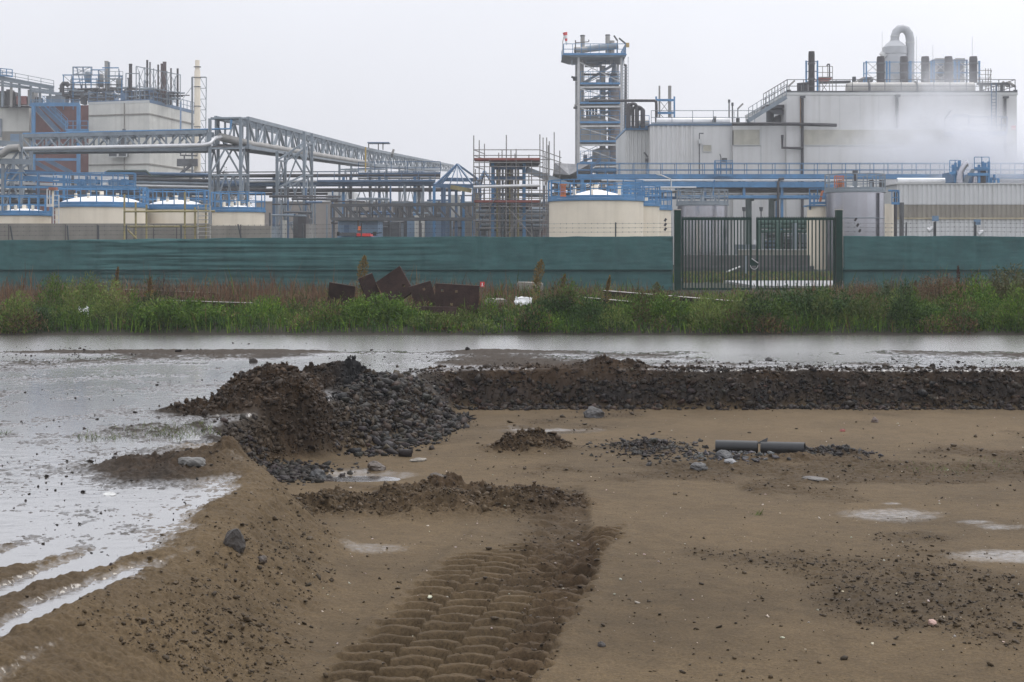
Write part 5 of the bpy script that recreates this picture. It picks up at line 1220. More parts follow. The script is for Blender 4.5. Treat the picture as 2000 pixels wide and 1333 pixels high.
# vessels and columns inside
MB().cyl((WX(1180, TY), TY+2.8, 0), (WX(1180, TY), TY+2.8, ztop-.6), .33).build('process_column', DUCT, tw, True)
MB().lathe(WX(1203, TY), TY+2.6, [(.36, 4), (.36, WZ(150, TY)), (.5, WZ(148, TY)), (.5, WZ(140, TY)), (.3, WZ(136, TY)), (.22, WZ(118, TY)), (.22, ztop-.4)], 16).build('process_column', STEEL, tw, True)
MB().lathe(WX(1203, TY), TY+2.6, [(.70, 6), (.70, WZ(166, TY)), (.40, WZ(163, TY))], 16).build('process_column', mat('weathered_column_lagging', (.24, .21, .20), .6, var=.35, scale=2.5), tw, True)
MB().cyl((WX(1138, TY), TY+2, WZ(240, TY)), (WX(1138, TY), TY+2, ztop), .24).build('riser', DUCT, tw, True)
MB().lathe(WX(1159, TY), TY+2.4, [(1.6, WZ(276, TY)), (1.6, WZ(232, TY)), (1.35, WZ(228, TY)), (.6, WZ(226, TY)), (.55, WZ(221, TY))], 20).build('vessel', DUCT, tw, True)
for j in range(4): MB().cyl((WX(1149+6*j, TY), TY+2.4, WZ(229, TY)), (WX(1149+6*j, TY), TY+2.4, WZ(205, TY)), .13).build('riser', PIPED, tw, True)
MB().lathe(WX(1180, TY), TY+2.9, [(.3, WZ(345, TY)), (1.15, WZ(318, TY)), (1.15, WZ(290, TY)), (.35, WZ(286, TY))], 18).build('vessel', DUCT, tw, True)
for j, (a, b, py) in enumerate(((1140, 1205, 146), (1142, 1185, 196), (1122, 1214, 208), (1120, 1200, 211), (1145, 1190, 122), (1142, 1175, 128))): MB().tube([W(a, py, TY+1+.35*j), W(b, py, TY+1+.35*j)], .12+.05*(j % 3), 8).build('cross_pipe', (PIPED, STEEL, DUCT)[j % 3], tw, True)
for a, b, p0, p1 in ((1152, 1158, 192, 200), (1190, 1196, 152, 162), (1165, 1171, 155, 162), (1140, 1147, 303, 317), (1150, 1160, 267, 275)):
    xbox(MB(), a, b, p0, p1, TY+1.2, 1.2).build('equipment', (STEELD, STEEL, BLUED)[int(a) % 3], tw)
for px in (1219, 1222.5): MB().tube([W(px, 345, TY+2), W(px, 128 if px > 1220 else 113, TY+2), W(px-4, 127, TY+2)], .14, 8).build('riser', PIPED if px > 1220 else STEEL, tw, True)
cgx = WX(1221, TY); m = MB()
for k in range(36): z = WZ(340, TY)+k*.33; m.bar((cgx-.3, TY-.3, z), (cgx+.3, TY-.3, z), .04)
m.bar((cgx-.3, TY-.3, WZ(345, TY)), (cgx-.3, TY-.3, ztop), .06); m.bar((cgx+.3, TY-.3, WZ(345, TY)), (cgx+.3, TY-.3, ztop), .06); m.build('ladder', STEEL, tw)
# crown platform
z = WZ(108, TY); pa, pb = WX(1099, TY), WX(1223, TY)
m = MB(); m.v = [(pa, ya-.6, z), (pb, ya-.6, z), (pb, yb+.6, z), (pa, yb+.6, z), (pa+.9, ya-.5, z-.28), (pb-.1, ya-.5, z-.28), (pb-.1, yb+.5, z-.28), (pa+.9, yb+.5, z-.28)]
m.f = [(0, 1, 2, 3), (7, 6, 5, 4), (0, 4, 5, 1), (1, 5, 6, 2), (2, 6, 7, 3), (3, 7, 4, 0)]; m.build('top_deck', STEEL, tw)
MB().bar((pa, ya-.66, z-.02), (pb, ya-.66, z-.02), .1, .16).build('deck_beam', BLUE, tw)
MB().rail([(pa+.1, yb+.5, z), (pa+.1, ya-.5, z), (pb-.1, ya-.5, z), (pb-.1, yb+.5, z)], 1.15, .06, .95).build('railing', BLUE, tw)
MB().cyl(W(1121, 98, TY+1), W(1147, 97.5, TY+1), .32, n=14).build('top_vessel', DUCT, tw, True); MB().cyl(W(1144, 96.5, TY+1.6), W(1207, 90, TY+1.6), .36, n=14).build('top_vessel', STEEL, tw, True)
for px, pt, rad in ((1138, 69, .24), (1187, 68, .26), (1195, 80, .3)): MB().cyl(W(px, 107.5, TY+2), W(px, pt, TY+2), rad).build('vent_stack', DUCT, tw, True)
for px, pt in ((1138, 69), (1187, 68)): MB().cyl(W(px, pt+2.5, TY+2), W(px, pt+.5, TY+2), .28).build('stack_cap', STEELD, tw, True)
m = MB(); m.tube([W(1124, 107, TY+.5), W(1124, 79, TY+.5)], .06, 6); m.tube([W(1124, 84, TY+.5), W(1150, 82, TY+.5)], .05, 6); m.tube([W(1150, 82, TY+.5), W(1150, 78, TY+.5)], .05, 6); m.build('vent_pipe', PIPED, tw)
for a, b, c, d in ((1199, 70, 1206, 80), (1209, 75, 1222, 86)): MB().bar(W(a, b, TY), W(c, d, TY), .28, .14).bar(W(c, d, TY), W(c, 107, TY), .08).build('platform_lamp', STEELD, tw)
xbox(MB(), 1221, 1229, 84, 92, TY, .4).build('beacon', mat('brass_yellow', (.5, .33, .10), .5), tw)
MB().box(WX(1119, TY), WX(1127, TY), TY-.1, TY+.2, WZ(158, TY), WZ(150, TY)).bar(W(1116, 150, TY), W(1126, 156, TY), .2).build('side_lamp', STEELD, tw)
MB().tube([W(1117, 118, TY), W(1117, 127, TY), W(1126, 126, TY)], .07, 6).build('drain_pipe', STEEL, tw)
ws = thing('windsock', 'drooping red and white windsock on the process tower', 'windsock', W(1100, 110, TY))
MB().tube([W(1099, 107.5, TY-.4), W(1099, 82, TY-.4), W(1103, 66, TY-.4)], .05, 6).build('mast', STEELL, ws)
pts = [(1103.5, 64), (1104.5, 70), (1105.5, 76), (1106, 81), (1106.5, 88)]
for k in range(4):
    a, b = pts[k], pts[k+1]; MB().cyl(W(a[0], a[1], TY-.4), W(b[0], b[1], TY-.4), .26-.05*k, .21-.05*k, 12).build('sock_band', REDP if k % 2 == 0 else SIGNW, ws, True)
# blue landing and stairs at the tower foot
ft = thing('blue_stair', 'blue stair and landing at the foot of the process tower', 'stairs', (WX(1200, 140), 140, 0))
MB().box(WX(1140, 140), WX(1225, 140), 139.5, 142, WZ(336, 140), WZ(332, 140)).build('landing', BLUE, ft)
MB().rail([W(1140, 332, 139.5), W(1222, 332, 139.5)], 1.1, .06, .9).build('railing', BLUE, ft)
a, b = W(1222, 305, 138), W(1265, 338, 138)
MB().bar(a, b, .1, .4).build('stringer', BLUE, ft); MB().bar(a+V3((0, .9, 0)), b+V3((0, .9, 0)), .1, .4).build('stringer', BLUE, ft)
m = MB(); m.bar(a+V3((0, 0, 1.1)), b+V3((0, 0, 1.1)), .06)
for k in range(10): p = a.lerp(b, k/9); m.bar(p, p+V3((0, 0, 1.1)), .05)
m.build('handrail', BLUE, ft)
a, b = W(1150, 331, 139), W(1172, 312, 139); MB().bar(a, b, .8, .3).build('flight', BLUED, ft)
for px in (1140, 1165, 1200, 1222): MB().bar((WX(px, 140), 140, 0), (WX(px, 140), 140, WZ(336, 140)), .22).build('column', BLUE, ft)
# tent roof and conveyor hood left of the tower
h = thing('tarpaulin_shelter', 'grey tarpaulin shelter sloping to the process tower foot', 'shelter', (WX(1125, 118), 118, 0))
m = MB(); P = [W(1084, 318, 118), W(1108, 320, 118), W(1150, 322, 117), W(1158, 338, 118), W(1112, 342, 117), W(1080, 340, 118)]
m.v = [tuple(p) for p in P]+[tuple(p+V3((0, 6, -.6))) for p in P]; m.f = [(0, 1, 4, 5), (1, 2, 3, 4), (6, 11, 10, 7), (7, 10, 9, 8), (0, 6, 7, 1), (1, 7, 8, 2), (2, 8, 9, 3), (3, 9, 10, 4), (4, 10, 11, 5), (5, 11, 6, 0)]
m.build('tarpaulin', mat('grey_tarpaulin', (.22, .22, .225), .45, var=.5, scale=1.2, bump=.6, bscale=3), h)
for px in (1085, 1120, 1155): MB().bar((WX(px, 119), 119, 0), (WX(px, 119), 119, WZ(341, 119)), .15).build('column', STEELD, h)
for px in (1088, 1100, 1112, 1124): MB().tube([W(px, 460, 120), W(px, 345, 120)], .16, 8).build('riser', PIPED, h, True)
for py in (352, 368, 380): MB().tube([W(1075, py, 121), W(1200, py+1, 121)], .16, 8).build('pipe', STEELD, h, True)
# ---------------------------------------------------------------- scaffolded frame in the middle
GY = 100.0
fr = thing('open_structure', 'blue and grey steel frame wrapped in scaffolding', 'steel frame', (WX(990, GY+1), GY+1, 0))
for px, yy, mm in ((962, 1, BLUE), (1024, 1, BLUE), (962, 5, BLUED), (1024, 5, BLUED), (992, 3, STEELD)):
    MB().bar((WX(px, GY), GY+yy, 0), (WX(px, GY), GY+yy, WZ(318, GY)), .22).build('column', mm, fr)
for py in (328, 349, 394): MB().bar(W(962, py, GY+1.15), W(1024, py, GY+1.15), .16, .26).build('beam', BLUED, fr)
MB().box(WX(955, GY), WX(1055, GY), GY+.9, GY+6.5, WZ(316, GY), WZ(312, GY)).build('roof_deck', STEELD, fr)
for k, px in enumerate((971, 976, 982, 996, 1001, 1007, 1012, 988)): MB().tube([W(px, 470, GY+1.6+.2*(k % 3)), W(px, 322, GY+1.6+.2*(k % 3))], .075, 8).build('riser', (YEL, DUCT, STEEL)[k % 3], fr, True)
for py, p0, p1 in ((413, 930, 1070), (422, 935, 1060), (431, 925, 1065), (440, 940, 1070), (448, 930, 1060), (380, 965, 1060), (366, 970, 1050), (405, 940, 1030)):
    MB().tube([W(p0, py, GY+2.5), W(p1, py+1, GY+2.5)], .12, 8).build('pipe', (PIPED, STEELD, STEEL)[py % 3], fr, True)
for px, a, b in ((940, 420, 460), (978, 405, 460), (1003, 415, 460), (1030, 400, 460), (1045, 418, 460), (1058, 430, 460)):
    xbox(MB(), px, px+9, a, b, GY+3.5, 1.5).build('equipment', (PIPED, STEELD, BRICK)[px % 3], fr)
MB().bar(W(1028, 332, GY+1.2), W(1110, 362, GY+3), .2, .4).build('sloping_beam', STEEL, fr)
sc = thing('scaffold', 'tall tube scaffold with red toe boards around a steel frame', 'scaffold', (WX(1000, GY), GY, 0))
std = [(926, 267, 0), (935, 271, 2.5), (944, 273, 5), (974, 298, 1.3), (980, 287, 4), (989, 266, 0), (998, 290, 2), (1006, 293, 5), (1008, 293, 0), (1034, 297, 4), (1054, 265, 0), (1061, 268, 1.4), (1069, 265, 2.8), (1075, 270, 4), (1070, 286, 0), (1086, 249, 5.2), (1098, 285, 6), (928, 330, 1.3), (957, 312, 0), (1038, 315, 0), (1064, 300, .2)]
for px, pt, dy in std: MB().cyl((WX(px, GY), GY-.9+dy, 0), (WX(px, GY), GY-.9+dy, WZ(pt, GY)), .036, n=6).build('standard', SCAFF, sc)
for py, p0, p1, dy in ((293, 926, 1054, 0), (304, 926, 1054, 0), (318, 926, 1060, 0), (326, 926, 1060, 0), (339, 926, 1070, 0), (352, 926, 1070, 0), (378, 926, 1070, 0), (388, 926, 1070, 0), (404, 926, 1070, 0), (418, 926, 1070, 0), (432, 926, 1070, 0), (446, 926, 1070, 0), (312, 935, 1075, 2.5), (345, 935, 1075, 2.5), (372, 935, 1075, 2.5), (400, 935, 1075, 2.5)):
    MB().cyl(W(p0, py, GY-.95+dy), W(p1, py, GY-.95+dy), .033, n=6).build('ledger', SCAFF, sc)
for py, sl in ((293, 15), (304, 14), (326, 10), (352, 8), (378, 5), (404, 3)): MB().cyl(W(1054, py, GY-.9), W(1096, py+sl, GY+5), .033, n=6).build('transom', SCAFF, sc); MB().cyl(W(926, py, GY-.9), W(945, py+sl*.5, GY+5), .033, n=6).build('transom', SCAFF, sc)
for a in ((926, 460, 957, 404), (957, 404, 989, 352), (1054, 460, 1070, 404), (1054, 400, 1070, 345), (989, 460, 1038, 404), (1038, 460, 989, 404)): MB().cyl(W(a[0], a[1], GY-1), W(a[2], a[3], GY-1), .033, n=6).build('brace', SCAFF, sc)
for py in (313.5, 395): 
    MB().box(WX(927, GY), WX(1054, GY), GY-.85, GY+.8, WZ(py+1.4, GY), WZ(py-.2, GY)).build('deck_boards', SCARED, sc)
    MB().box(WX(927, GY), WX(1054, GY), GY-.93, GY-.89, WZ(py+1.4, GY), WZ(py-3, GY)).build('toe_board', SCARED, sc)
MB().box(WX(960, GY), WX(1040, GY), GY+2, GY+5, WZ(311.5, GY), WZ(306, GY)).build('stacked_boards', STEELD, sc)
o = thing('white_pipe', 'pale pipe sloping across the scaffold front', 'pipe', W(990, 363, GY-1.2)); MB().tube([W(925, 365.5, GY-1.3), W(1054, 362.5, GY-1.3)], .11, 8).build('pipe_run', PIPEW, o, True)
# pyramid frame
py_ = thing('pyramid_gantry', 'blue steel frame with a pyramid top left of the scaffold', 'steel frame', (WX(887, 104), 104, 0))
ap = W(893, 321, 105); cs = [W(848, 363, 103), W(925, 364, 103), W(936, 352, 107.5), W(868, 351, 107.5)]
for c in cs: MB().bar(c, ap, .11).build('rafter', BLUED, py_)
for k in range(4): MB().bar(cs[k], cs[(k+1) % 4], .14, .28).build('beam', BLUED, py_)
for px in (862, 878, 893, 907): MB().bar(W(px, 362, 103.2), ap.lerp(W(px, 362, 103.2), .15 if px != 893 else .05), .06).build('tie', BLUED, py_)
for px, yy in ((848, 103), (864, 103.3), (878, 103.1), (891, 103.3), (905, 103), (925, 103), (936, 107.5), (868, 107.5)): MB().bar((WX(px, yy), yy, 0), (WX(px, yy), yy, WZ(364, yy)), .20).build('column', BLUED if yy > 103 else BLUE, py_)
for py in (400, 430): MB().bar(W(848, py, 103.1), W(925, py, 103.1), .1, .14).build('crossbar', STEELD, py_)
MB().bar(W(880, 365.5, 102.6), W(921, 373, 102.6), .16, .30).build('hoist_beam', YEL, py_)
xbox(MB(), 881, 897, 381, 432, 106, 1.5).build('tank_panel', CONCP, py_); xbox(MB(), 921, 934, 380, 462, 105, 1).build('tank_panel', mat('yellow_grey_panel', (.40, .36, .27), .6), py_)
p2 = thing('pyramid_gantry', 'smaller blue pyramid frame half hidden behind the scaffold', 'steel frame', (WX(948, 110), 110, 0))
ap = W(946, 335, 111)
for px, yy in ((930, 110), (966, 110), (970, 113), (938, 113)): MB().bar(W(px, 364, yy), ap, .14).build('rafter', BLUED, p2); MB().bar((WX(px, yy), yy, 0), W(px, 364, yy), .18).build('column', BLUED, p2)
MB().bar(W(930, 364, 110), W(966, 364, 110), .16, .3).build('beam', BLUED, p2)

# ---------------------------------------------------------------- tanks
def tank(label, px0, px1, py_rim, py_dome, Y, m, rail_m, rail_h=1.05, extra=True, base=0.0, cone=False):
    x = (WX(px0, Y)+WX(px1, Y))/2; r = (WX(px1, Y)-WX(px0, Y))/2; zr = WZ(py_rim, Y)
    t = thing('storage_tank', label, 'tank', (x, Y+r, base)); cy = Y+r
    MB().lathe(x, cy, [(r-.005, base), (r, base+.05), (r, zr-.02)], 64).build('shell', m, t, True)
    MB().lathe(x, cy, [(r+.002, zr-.015), (r+.09, zr), (r+.09, zr+.12), (r-.05, zr+.13)], 64).build('rim', rail_m, t, True)
    zd = WZ(py_dome, Y+r)
    prof = [(r-.06, zr+.05)]+[((r-.06)*math.cos(math.pi/2*k/8), zr+.05+(zd-zr-.05)*(math.sin(math.pi/2*k/8) if not cone else k/8)) for k in range(1, 8)]+[(.12, zd)]
    if cone: prof = [(r-.06, zr+.05), (r*.75, zr+.05+(zd-zr)*.28), (.3, zd-.02), (.12, zd)]
    MB().lathe(x, cy, prof, 48).build('roof_dome', DOME, t, True)
    pts = [(x+(r+.04)*math.cos(2*math.pi*k/18), cy+(r+.04)*math.sin(2*math.pi*k/18), zr+.13) for k in range(18)]
    mb = MB(); n = len(pts)
    mb.rail(pts, rail_h, .055, 5, closed=True); mb.build('railing', rail_m, t)
    MB().cyl((x, cy, zd-.03), (x, cy, zd+.28), .12).build('vent', CREAM if m is CREAM else STEEL, t, True)
    if extra:
        for a in (3.8, 4.5, 5.6): MB().cyl((x+r*.6*math.cos(a), cy+r*.6*math.sin(a), zr+.1), (x+r*.6*math.cos(a), cy+r*.6*math.sin(a), zr+(zd-zr)*.75+.3), .09).build('nozzle', CREAM if m is CREAM else STEEL, t, True)
    return t, x, cy, r, zr
tank('low cream dome tank at the left border', -22, 81, 421, 408, 84, CREAM, BLUE)
tA = tank('largest left cream dome tank with a ladder', 84, 262, 404, 383.5, 81, CREAM, BLUE)
tank('cream dome tank behind the yellow access scaffold', 266, 392, 408.5, 391, 85, CREAM, BLUE)
tank('cream dome tank at the right end of the left bund', 404, 507, 414, 402, 84, CREAM, BLUE)
l = MB(); x0, x1 = WX(94, 80), WX(105, 80)
for x in (x0, x1): l.bar((x, 80.9, 2.5), (x, 80.9, WZ(380, 80)), .05)
for k in range(12): l.bar((x0, 80.9, 2.6+.28*k), (x1, 80.9, 2.6+.28*k), .035)
l.rail([(WX(84, 80), 80.7, WZ(404, 80)), (WX(100, 80), 80.2, WZ(404, 80))], 1.0, .05, .4)
lo_ = l.build('ladder', PIPEW, tA[0])
fl = thing('tank_lamp', 'rusty topped lamp post at the ladder of the large left tank', 'lamp', W(103, 404, 80)); MB().cyl(W(103, 404, 80), W(104, 370, 80), .06).build('pole', CREAM, fl); MB().box(WX(97, 80), WX(111, 80), 79.8, 80.2, WZ(372, 80), WZ(366.5, 80)).build('lamp_head', mat('rusty_lamp', (.30, .10, .05), .7), fl)
tank('big cream tank with white cone roof left of the gate', 1075, 1265, 391.5, 371, 76, CREAM, BLUE, 1.0, True, 0, True)
tank('middle cream tank stepping down beside the big one', 1190, 1293, 402.5, 395, 79.5, CREAM, BLUE, 1.0)
tank('lowest cream tank next to the left gate post', 1215, 1316, 410, 403, 82.5, CREAM, BLUE, 1.0)
tank('small stainless tank seen over the left gate leaf', 1329, 1428, 401, 393.5, 92, SILVER, STEEL, .9, True, 1.0, True)
tB = tank('large stainless tank right of the gate with grey railing', 1626, 1741, 375, 364.5, 84, SILVER, STEEL, .95, True, 0, True)
t, x, cy, r, zr = tB
MB().lathe(x, cy, [(r+.001, WZ(427, 84)), (r+.03, WZ(426.5, 84)), (r+.03, WZ(425.3, 84)), (r+.001, WZ(425, 84))], 64).build('band', STEEL, t, True)
MB().box(WX(1720, 84)-.02, WX(1720, 84)+.02, cy-r*.86-.06, cy-r*.75, 2, zr-.05).build('weld_seam', SILVER, t)
m = MB(); zt = zr+.35; m.cyl((x+.05, cy, zt-.1), (x+.05, cy, zt+.75), .11); m.build('agitator_motor', PIPED, t, True)
MB().cyl((x+.02, cy, zt+.75), (x+.02, cy, zt+1.0), .17).build('motor_cap', STEELD, t, True)
for dx in (-1.0, .9, 1.5): MB().cyl((x+dx, cy-.4, zr+.1), (x+dx, cy-.4, zr+.75), .14).build('valve', PIPED, t, True)
m = MB(); x0, x1 = WX(1634, 84), WX(1652, 84)
for k in range(6): m.bar((x0+(x1-x0)*k/5, cy-r*.7, zr+.25), (x0+(x1-x0)*k/5, cy-r*.7, zr+.95), .04)
m.bar((x0, cy-r*.7, zr+.95), (x1, cy-r*.7, zr+.95), .06); m.bar((x0, cy-r*.7, zr+.5), (x1, cy-r*.7, zr+.5), .05); m.build('orange_gate', ORANGE, t)
m = MB(); c = W(1100, 372, 76.2)
for k in range(5): m.bar(c+V3((-.12+.06*k, 0, -.35)), c+V3((-.12+.06*k, 0, .3)), .035)
m.bar(c+V3((-.16, 0, .3)), c+V3((.20, 0, .3)), .06); m.bar(c+V3((-.16, 0, -.3)), c+V3((.16, 0, -.3)), .06)
o = m.build('safety_gate', ORANGE); tag(o, 'orange safety gate in the blue railing of the big cream tank', 'safety gate')
# narrow cream vessel by the silver tank, with blue head platform
cv = thing('cream_vessel', 'narrow upright cream vessel beside the large stainless tank', 'tank', (WX(1604, 88), 88, 0))
MB().lathe(WX(1606, 87), 88, [(.72, WZ(527, 87)), (.72, WZ(402, 87))], 28).build('shell', CREAM, cv, True)
MB().box(WX(1581, 87), WX(1629, 87), 87.2, 88.9, WZ(403, 87), WZ(400.5, 87)).build('platform', BLUE, cv)
MB().rail([W(1581, 400, 88.8), W(1581, 400, 87.2), W(1628, 399, 87.2)], .95, .055, .5).build('railing', BLUE, cv)
MB().bar(W(1601, 398, 87.8), W(1606, 374, 87.8), .12).bar(W(1606, 374, 87.8), W(1612, 375, 87.8), .1).build('orange_gate', ORANGE, cv)
for px in (1582, 1590): MB().bar(W(px, 410, 87.6), W(px, 378, 87.6), .10).build('post', BLUE, cv)
MB().box(WX(1590, 87)-.15, WX(1590, 87)+.1, 87.3, 88.5, 0, WZ(526, 87)).build('plinth', CONCD, cv)
c2 = thing('cream_vessel', 'slim cream vessel with blue pipes right of the stainless tank', 'tank', (WX(1745, 90), 90, 0))
MB().lathe(WX(1744, 90), 91, [(.36, 0), (.36, WZ(398, 90))], 20).build('shell', CREAM, c2, True)
MB().tube([W(1749, 462, 89.8), W(1749, 376, 89.8)], .11, 8).build('pipe', PIPED, c2, True)
MB().tube([W(1735, 373, 90), W(1752, 373, 90), W(1755, 377, 90), W(1755, 400, 90)], .07, 6).build('blue_pipe', BLUE, c2, True)
MB().rail([W(1742, 400, 89.7), W(1756, 400, 89.7)], .9, .05, .3).build('railing', BLUE, c2)
MB().cyl(W(1761, 462, 92), W(1761, 396, 92), .15).build('post', STEELD, c2, True)
# things seen through the gate
tag(MB().box(9, 21, 52.5, 60.5, .05, .21).build('road', mat('wet_concrete_road', (.34, .34, .34), .28, var=.15, scale=.8)), kind='structure')
w = thing('bund_wall', 'dark damp bund wall behind the gate', 'wall', (WX(1480, 85), 85, 0)); MB().box(WX(1322, 85), WX(1590, 85), 85, 85.4, 0, WZ(520, 85)).build('wall', CONCD, w); MB().box(WX(1322, 85), WX(1590, 85), 86.2, 86.6, 0, WZ(499, 86)).build('wall_step', CONCD, w)
for k in range(3): MB().box(WX(1322, 85), WX(1590, 85), 84.93, 84.998, WZ(531-4*k, 85), WZ(530-4*k, 85)).build('wall_rail', STEELD, w)
w2 = thing('concrete_kerb', 'pale concrete kerb wall behind the right gate leaf', 'wall', (WX(1530, 89), 89, 0)); MB().box(WX(1440, 89), WX(1586, 89), 88.6, 89, 0, WZ(489, 89)).build('wall', CONC, w2); MB().box(WX(1440, 89), WX(1586, 89), 88.55, 89.05, WZ(489, 89)+.003, WZ(487.5, 89)).build('coping', PALE, w2)
g = thing('green_pipes', 'thick green pipes behind the right gate leaf', 'pipework', (WX(1530, 94), 94, 0))
for py, rad in ((434, .22), (443, .16), (452, .12)): MB().tube([W(1478, py, 94), W(1588, py, 94)], rad, 10).build('pipe', GREENP, g, True)
for px in (1483, 1520, 1552, 1580): MB().tube([W(px, 494, 93.6), W(px, 436, 93.6)], .15, 8).build('pipe_leg', GREENP if px != 1552 else STEEL, g, True)
e = thing('equipment_skid', 'grey pump skid with pipes and cabinets behind the gate', 'equipment', (WX(1535, 95), 95, 0))
for a, b, p0, p1, mm in ((1495, 1517, 470, 490, PALEB), (1478, 1492, 468, 492, SIGNW), (1520, 1532, 455, 495, STEEL), (1535, 1556, 462, 495, STEELD), (1560, 1583, 458, 495, STEEL), (1500, 1515, 450, 466, STEELD), (1548, 1556, 448, 470, PIPED), (1440, 1476, 478, 498, STEEL)): xbox(MB(), a, b, p0, p1, 95, 1.2).build('cabinet', mm, e)
for k in range(10): MB().tube([W(1490+9*k, 494, 94.6), W(1490+9*k, 452+3*(k % 4), 94.6), W(1496+9*k, 450+3*(k % 4), 94.6)], .06, 6).build('pipe', (STEEL, PIPED, DUCT)[k % 3], e, True)
for py in (458, 466, 475, 483): MB().tube([W(1492, py, 94.7), W(1586, py+1, 94.7)], .05, 6).build('pipe', (STEEL, PIPED)[py % 2], e, True)
ba = thing('barrier_arm', 'white barrier bar lying slanted behind the gate lock', 'barrier', W(1432, 527, 78)); MB().bar(W(1420, 531, 78), W(1446, 521, 80), .07).build('arm', PALE, ba); MB().bar(W(1457, 535, 79), W(1457, 500, 79), .08).build('post', STEEL, ba)
for px, lab in ((1453, 'small post lamp over the left gate leaf'), (1486.5, 'small post lamp over the gap of the gate leaves')):
    q = thing('post_lamp', lab, 'lamp', (WX(px, 90), 90, 0)); MB().cyl((WX(px, 90), 90, 0), W(px, 412, 90), .04).build('pole', STEELD, q); MB().cyl(W(px, 413, 90), W(px, 405, 90), .09, .13).build('lamp_head', STEELD, q)
    
# ---------------------------------------------------------------- bund wall and access scaffold on the left
bw = thing('bund_wall', 'long weathered concrete bund wall before the left tanks', 'wall', (WX(250, 74), 74, 0))
MB().box(WX(-140, 74), WX(412, 74), 74, 74.35, 0, WZ(437, 74)).build('wall', CONC, bw)
MB().box(WX(412, 74)+.003, WX(528, 74), 74.02, 74.37, 0, WZ(441.5, 74)).build('wall', CONC, bw)
for px in (17, 128, 190, 242, 262, 300, 345, 470): MB().box(WX(px, 74)-.025, WX(px, 74)+.025, 73.985, 73.998, 0, WZ(439, 74)).build('wall_joint', CONCD, bw)
asf = thing('access_scaffold', 'weathered yellow tube scaffold with ladder over the left bund', 'scaffold', (WX(325, 72), 72, 0))
for px, pt in ((243, 380), (265, 395), (286, 400), (361, 375), (381, 405), (402, 400)): MB().cyl((WX(px, 72), 72, 0), W(px, pt, 72), .05, n=8).build('standard', YEL, asf, True)
for py, a, b in ((413.5, 243, 420), (443, 243, 402)): MB().cyl(W(a, py, 71.93), W(b, py-.5, 71.93), .05, n=8).build('ledger', YEL, asf, True)
MB().cyl(W(247, 447, 71.95), W(267, 467, 71.95), .05, n=8).build('brace', YEL, asf, True)
m = MB()
for px in (386, 410): m.bar((WX(px, 71.6), 71.6, 0), W(px+1, 402, 71.6), .05)
for k in range(9): m.bar(W(386, 460-7.6*k, 71.6), W(410.5, 460-7.6*k, 71.6), .035)
m.build('ladder', mat('aluminium_ladder', (.35, .34, .31), .5), asf)

# ---------------------------------------------------------------- left building
lb = thing('plant_building', 'pale concrete panel building with a red brown middle bay', 'building', (-46, 174, 0))
A, Bc, Cc = (WX(173, 172.5), 172.5), (WX(292, 170), 170), (WX(379, 184.5), 184.5); D = (A[0]+Cc[0]-Bc[0], A[1]+Cc[1]-Bc[1])
zt = WZ(200, 170)
MB().prism([A, Bc, Cc, D], 0, zt).build('wall', CONCP, lb)
def wallbar(p, q, z, h, m, nm, off=.05):
    d = V3((q[0]-p[0], q[1]-p[1], 0)).normalized(); n = V3((d.y, -d.x, 0))*off
    MB().bar(V3((p[0], p[1], z))+n, V3((q[0], q[1], z))+n, .06, h).build(nm, m, lb)
for z in (WZ(223, 170), WZ(321, 170)): wallbar(A, Bc, z, .18, CONC, 'panel_joint'); wallbar(Bc, Cc, z, .18, CONC, 'panel_joint')
wallbar(A, Bc, zt+.1, .3, PALE, 'parapet', .0); wallbar(Bc, Cc, zt+.1, .3, BLUED, 'parapet', .0)
px_ = WX(243, 171); MB().bar((px_, 171-.05, 0), (px_, 171-.05, zt), .1).build('panel_joint', CONC, lb)
wn = MB(); xbox(wn, 211, 248, 263, 306, 170.2, .9); wn = wn.build('window', GLASS, lb)
m = MB()
for a, b in ((210, 212), (228, 231), (246, 248)): xbox(m, a, b, 262, 307, 170.0, .15)
for p in (262, 285, 306): xbox(m, 212.1, 227.9, p, p+1.6, 170.02, .14); xbox(m, 231.1, 245.9, p, p+1.6, 170.02, .14)
m.build('window_frame', PALE, wn); MB().rail([W(214, 290, 169.9), W(229, 290, 169.9)], .1, .05, 1).build('window_bar', STEEL, wn)
xbox(MB(), 212.3, 227.8, 264, 284, 170.08, .1).build('shutter', STEEL, wn); xbox(MB(), 239, 243, 252, 262, 170.1, .5).build('vent', STEELD, lb)
MB().box(WX(57, 174), A[0]-.01, 174, 186, 0, WZ(206, 174)).build('brick_bay', BRICK, lb)
wl = thing('plant_building', 'pale low annex at the left border behind the blue stair', 'building', (WX(10, 173), 173, 0))
MB().box(WX(-150, 173), WX(57, 173)-.02, 173, 186, 0, WZ(211, 173)).build('wall', CONCP, wl)
xbox(MB(), 4, 57, 257, 300, 172.8, .19).build('window_band', CONC, wl); xbox(MB(), -10, 3, 232, 268, 172.8, .19).build('window', STEEL, wl); xbox(MB(), 20, 42, 262, 285, 172.7, .09).build('window', PALEB, wl)
MB().box(WX(-150, 173), WX(57, 173)-.01, 172.8, 186, WZ(210.8, 173), WZ(207, 173)).build('roof_edge', STEELD, wl)
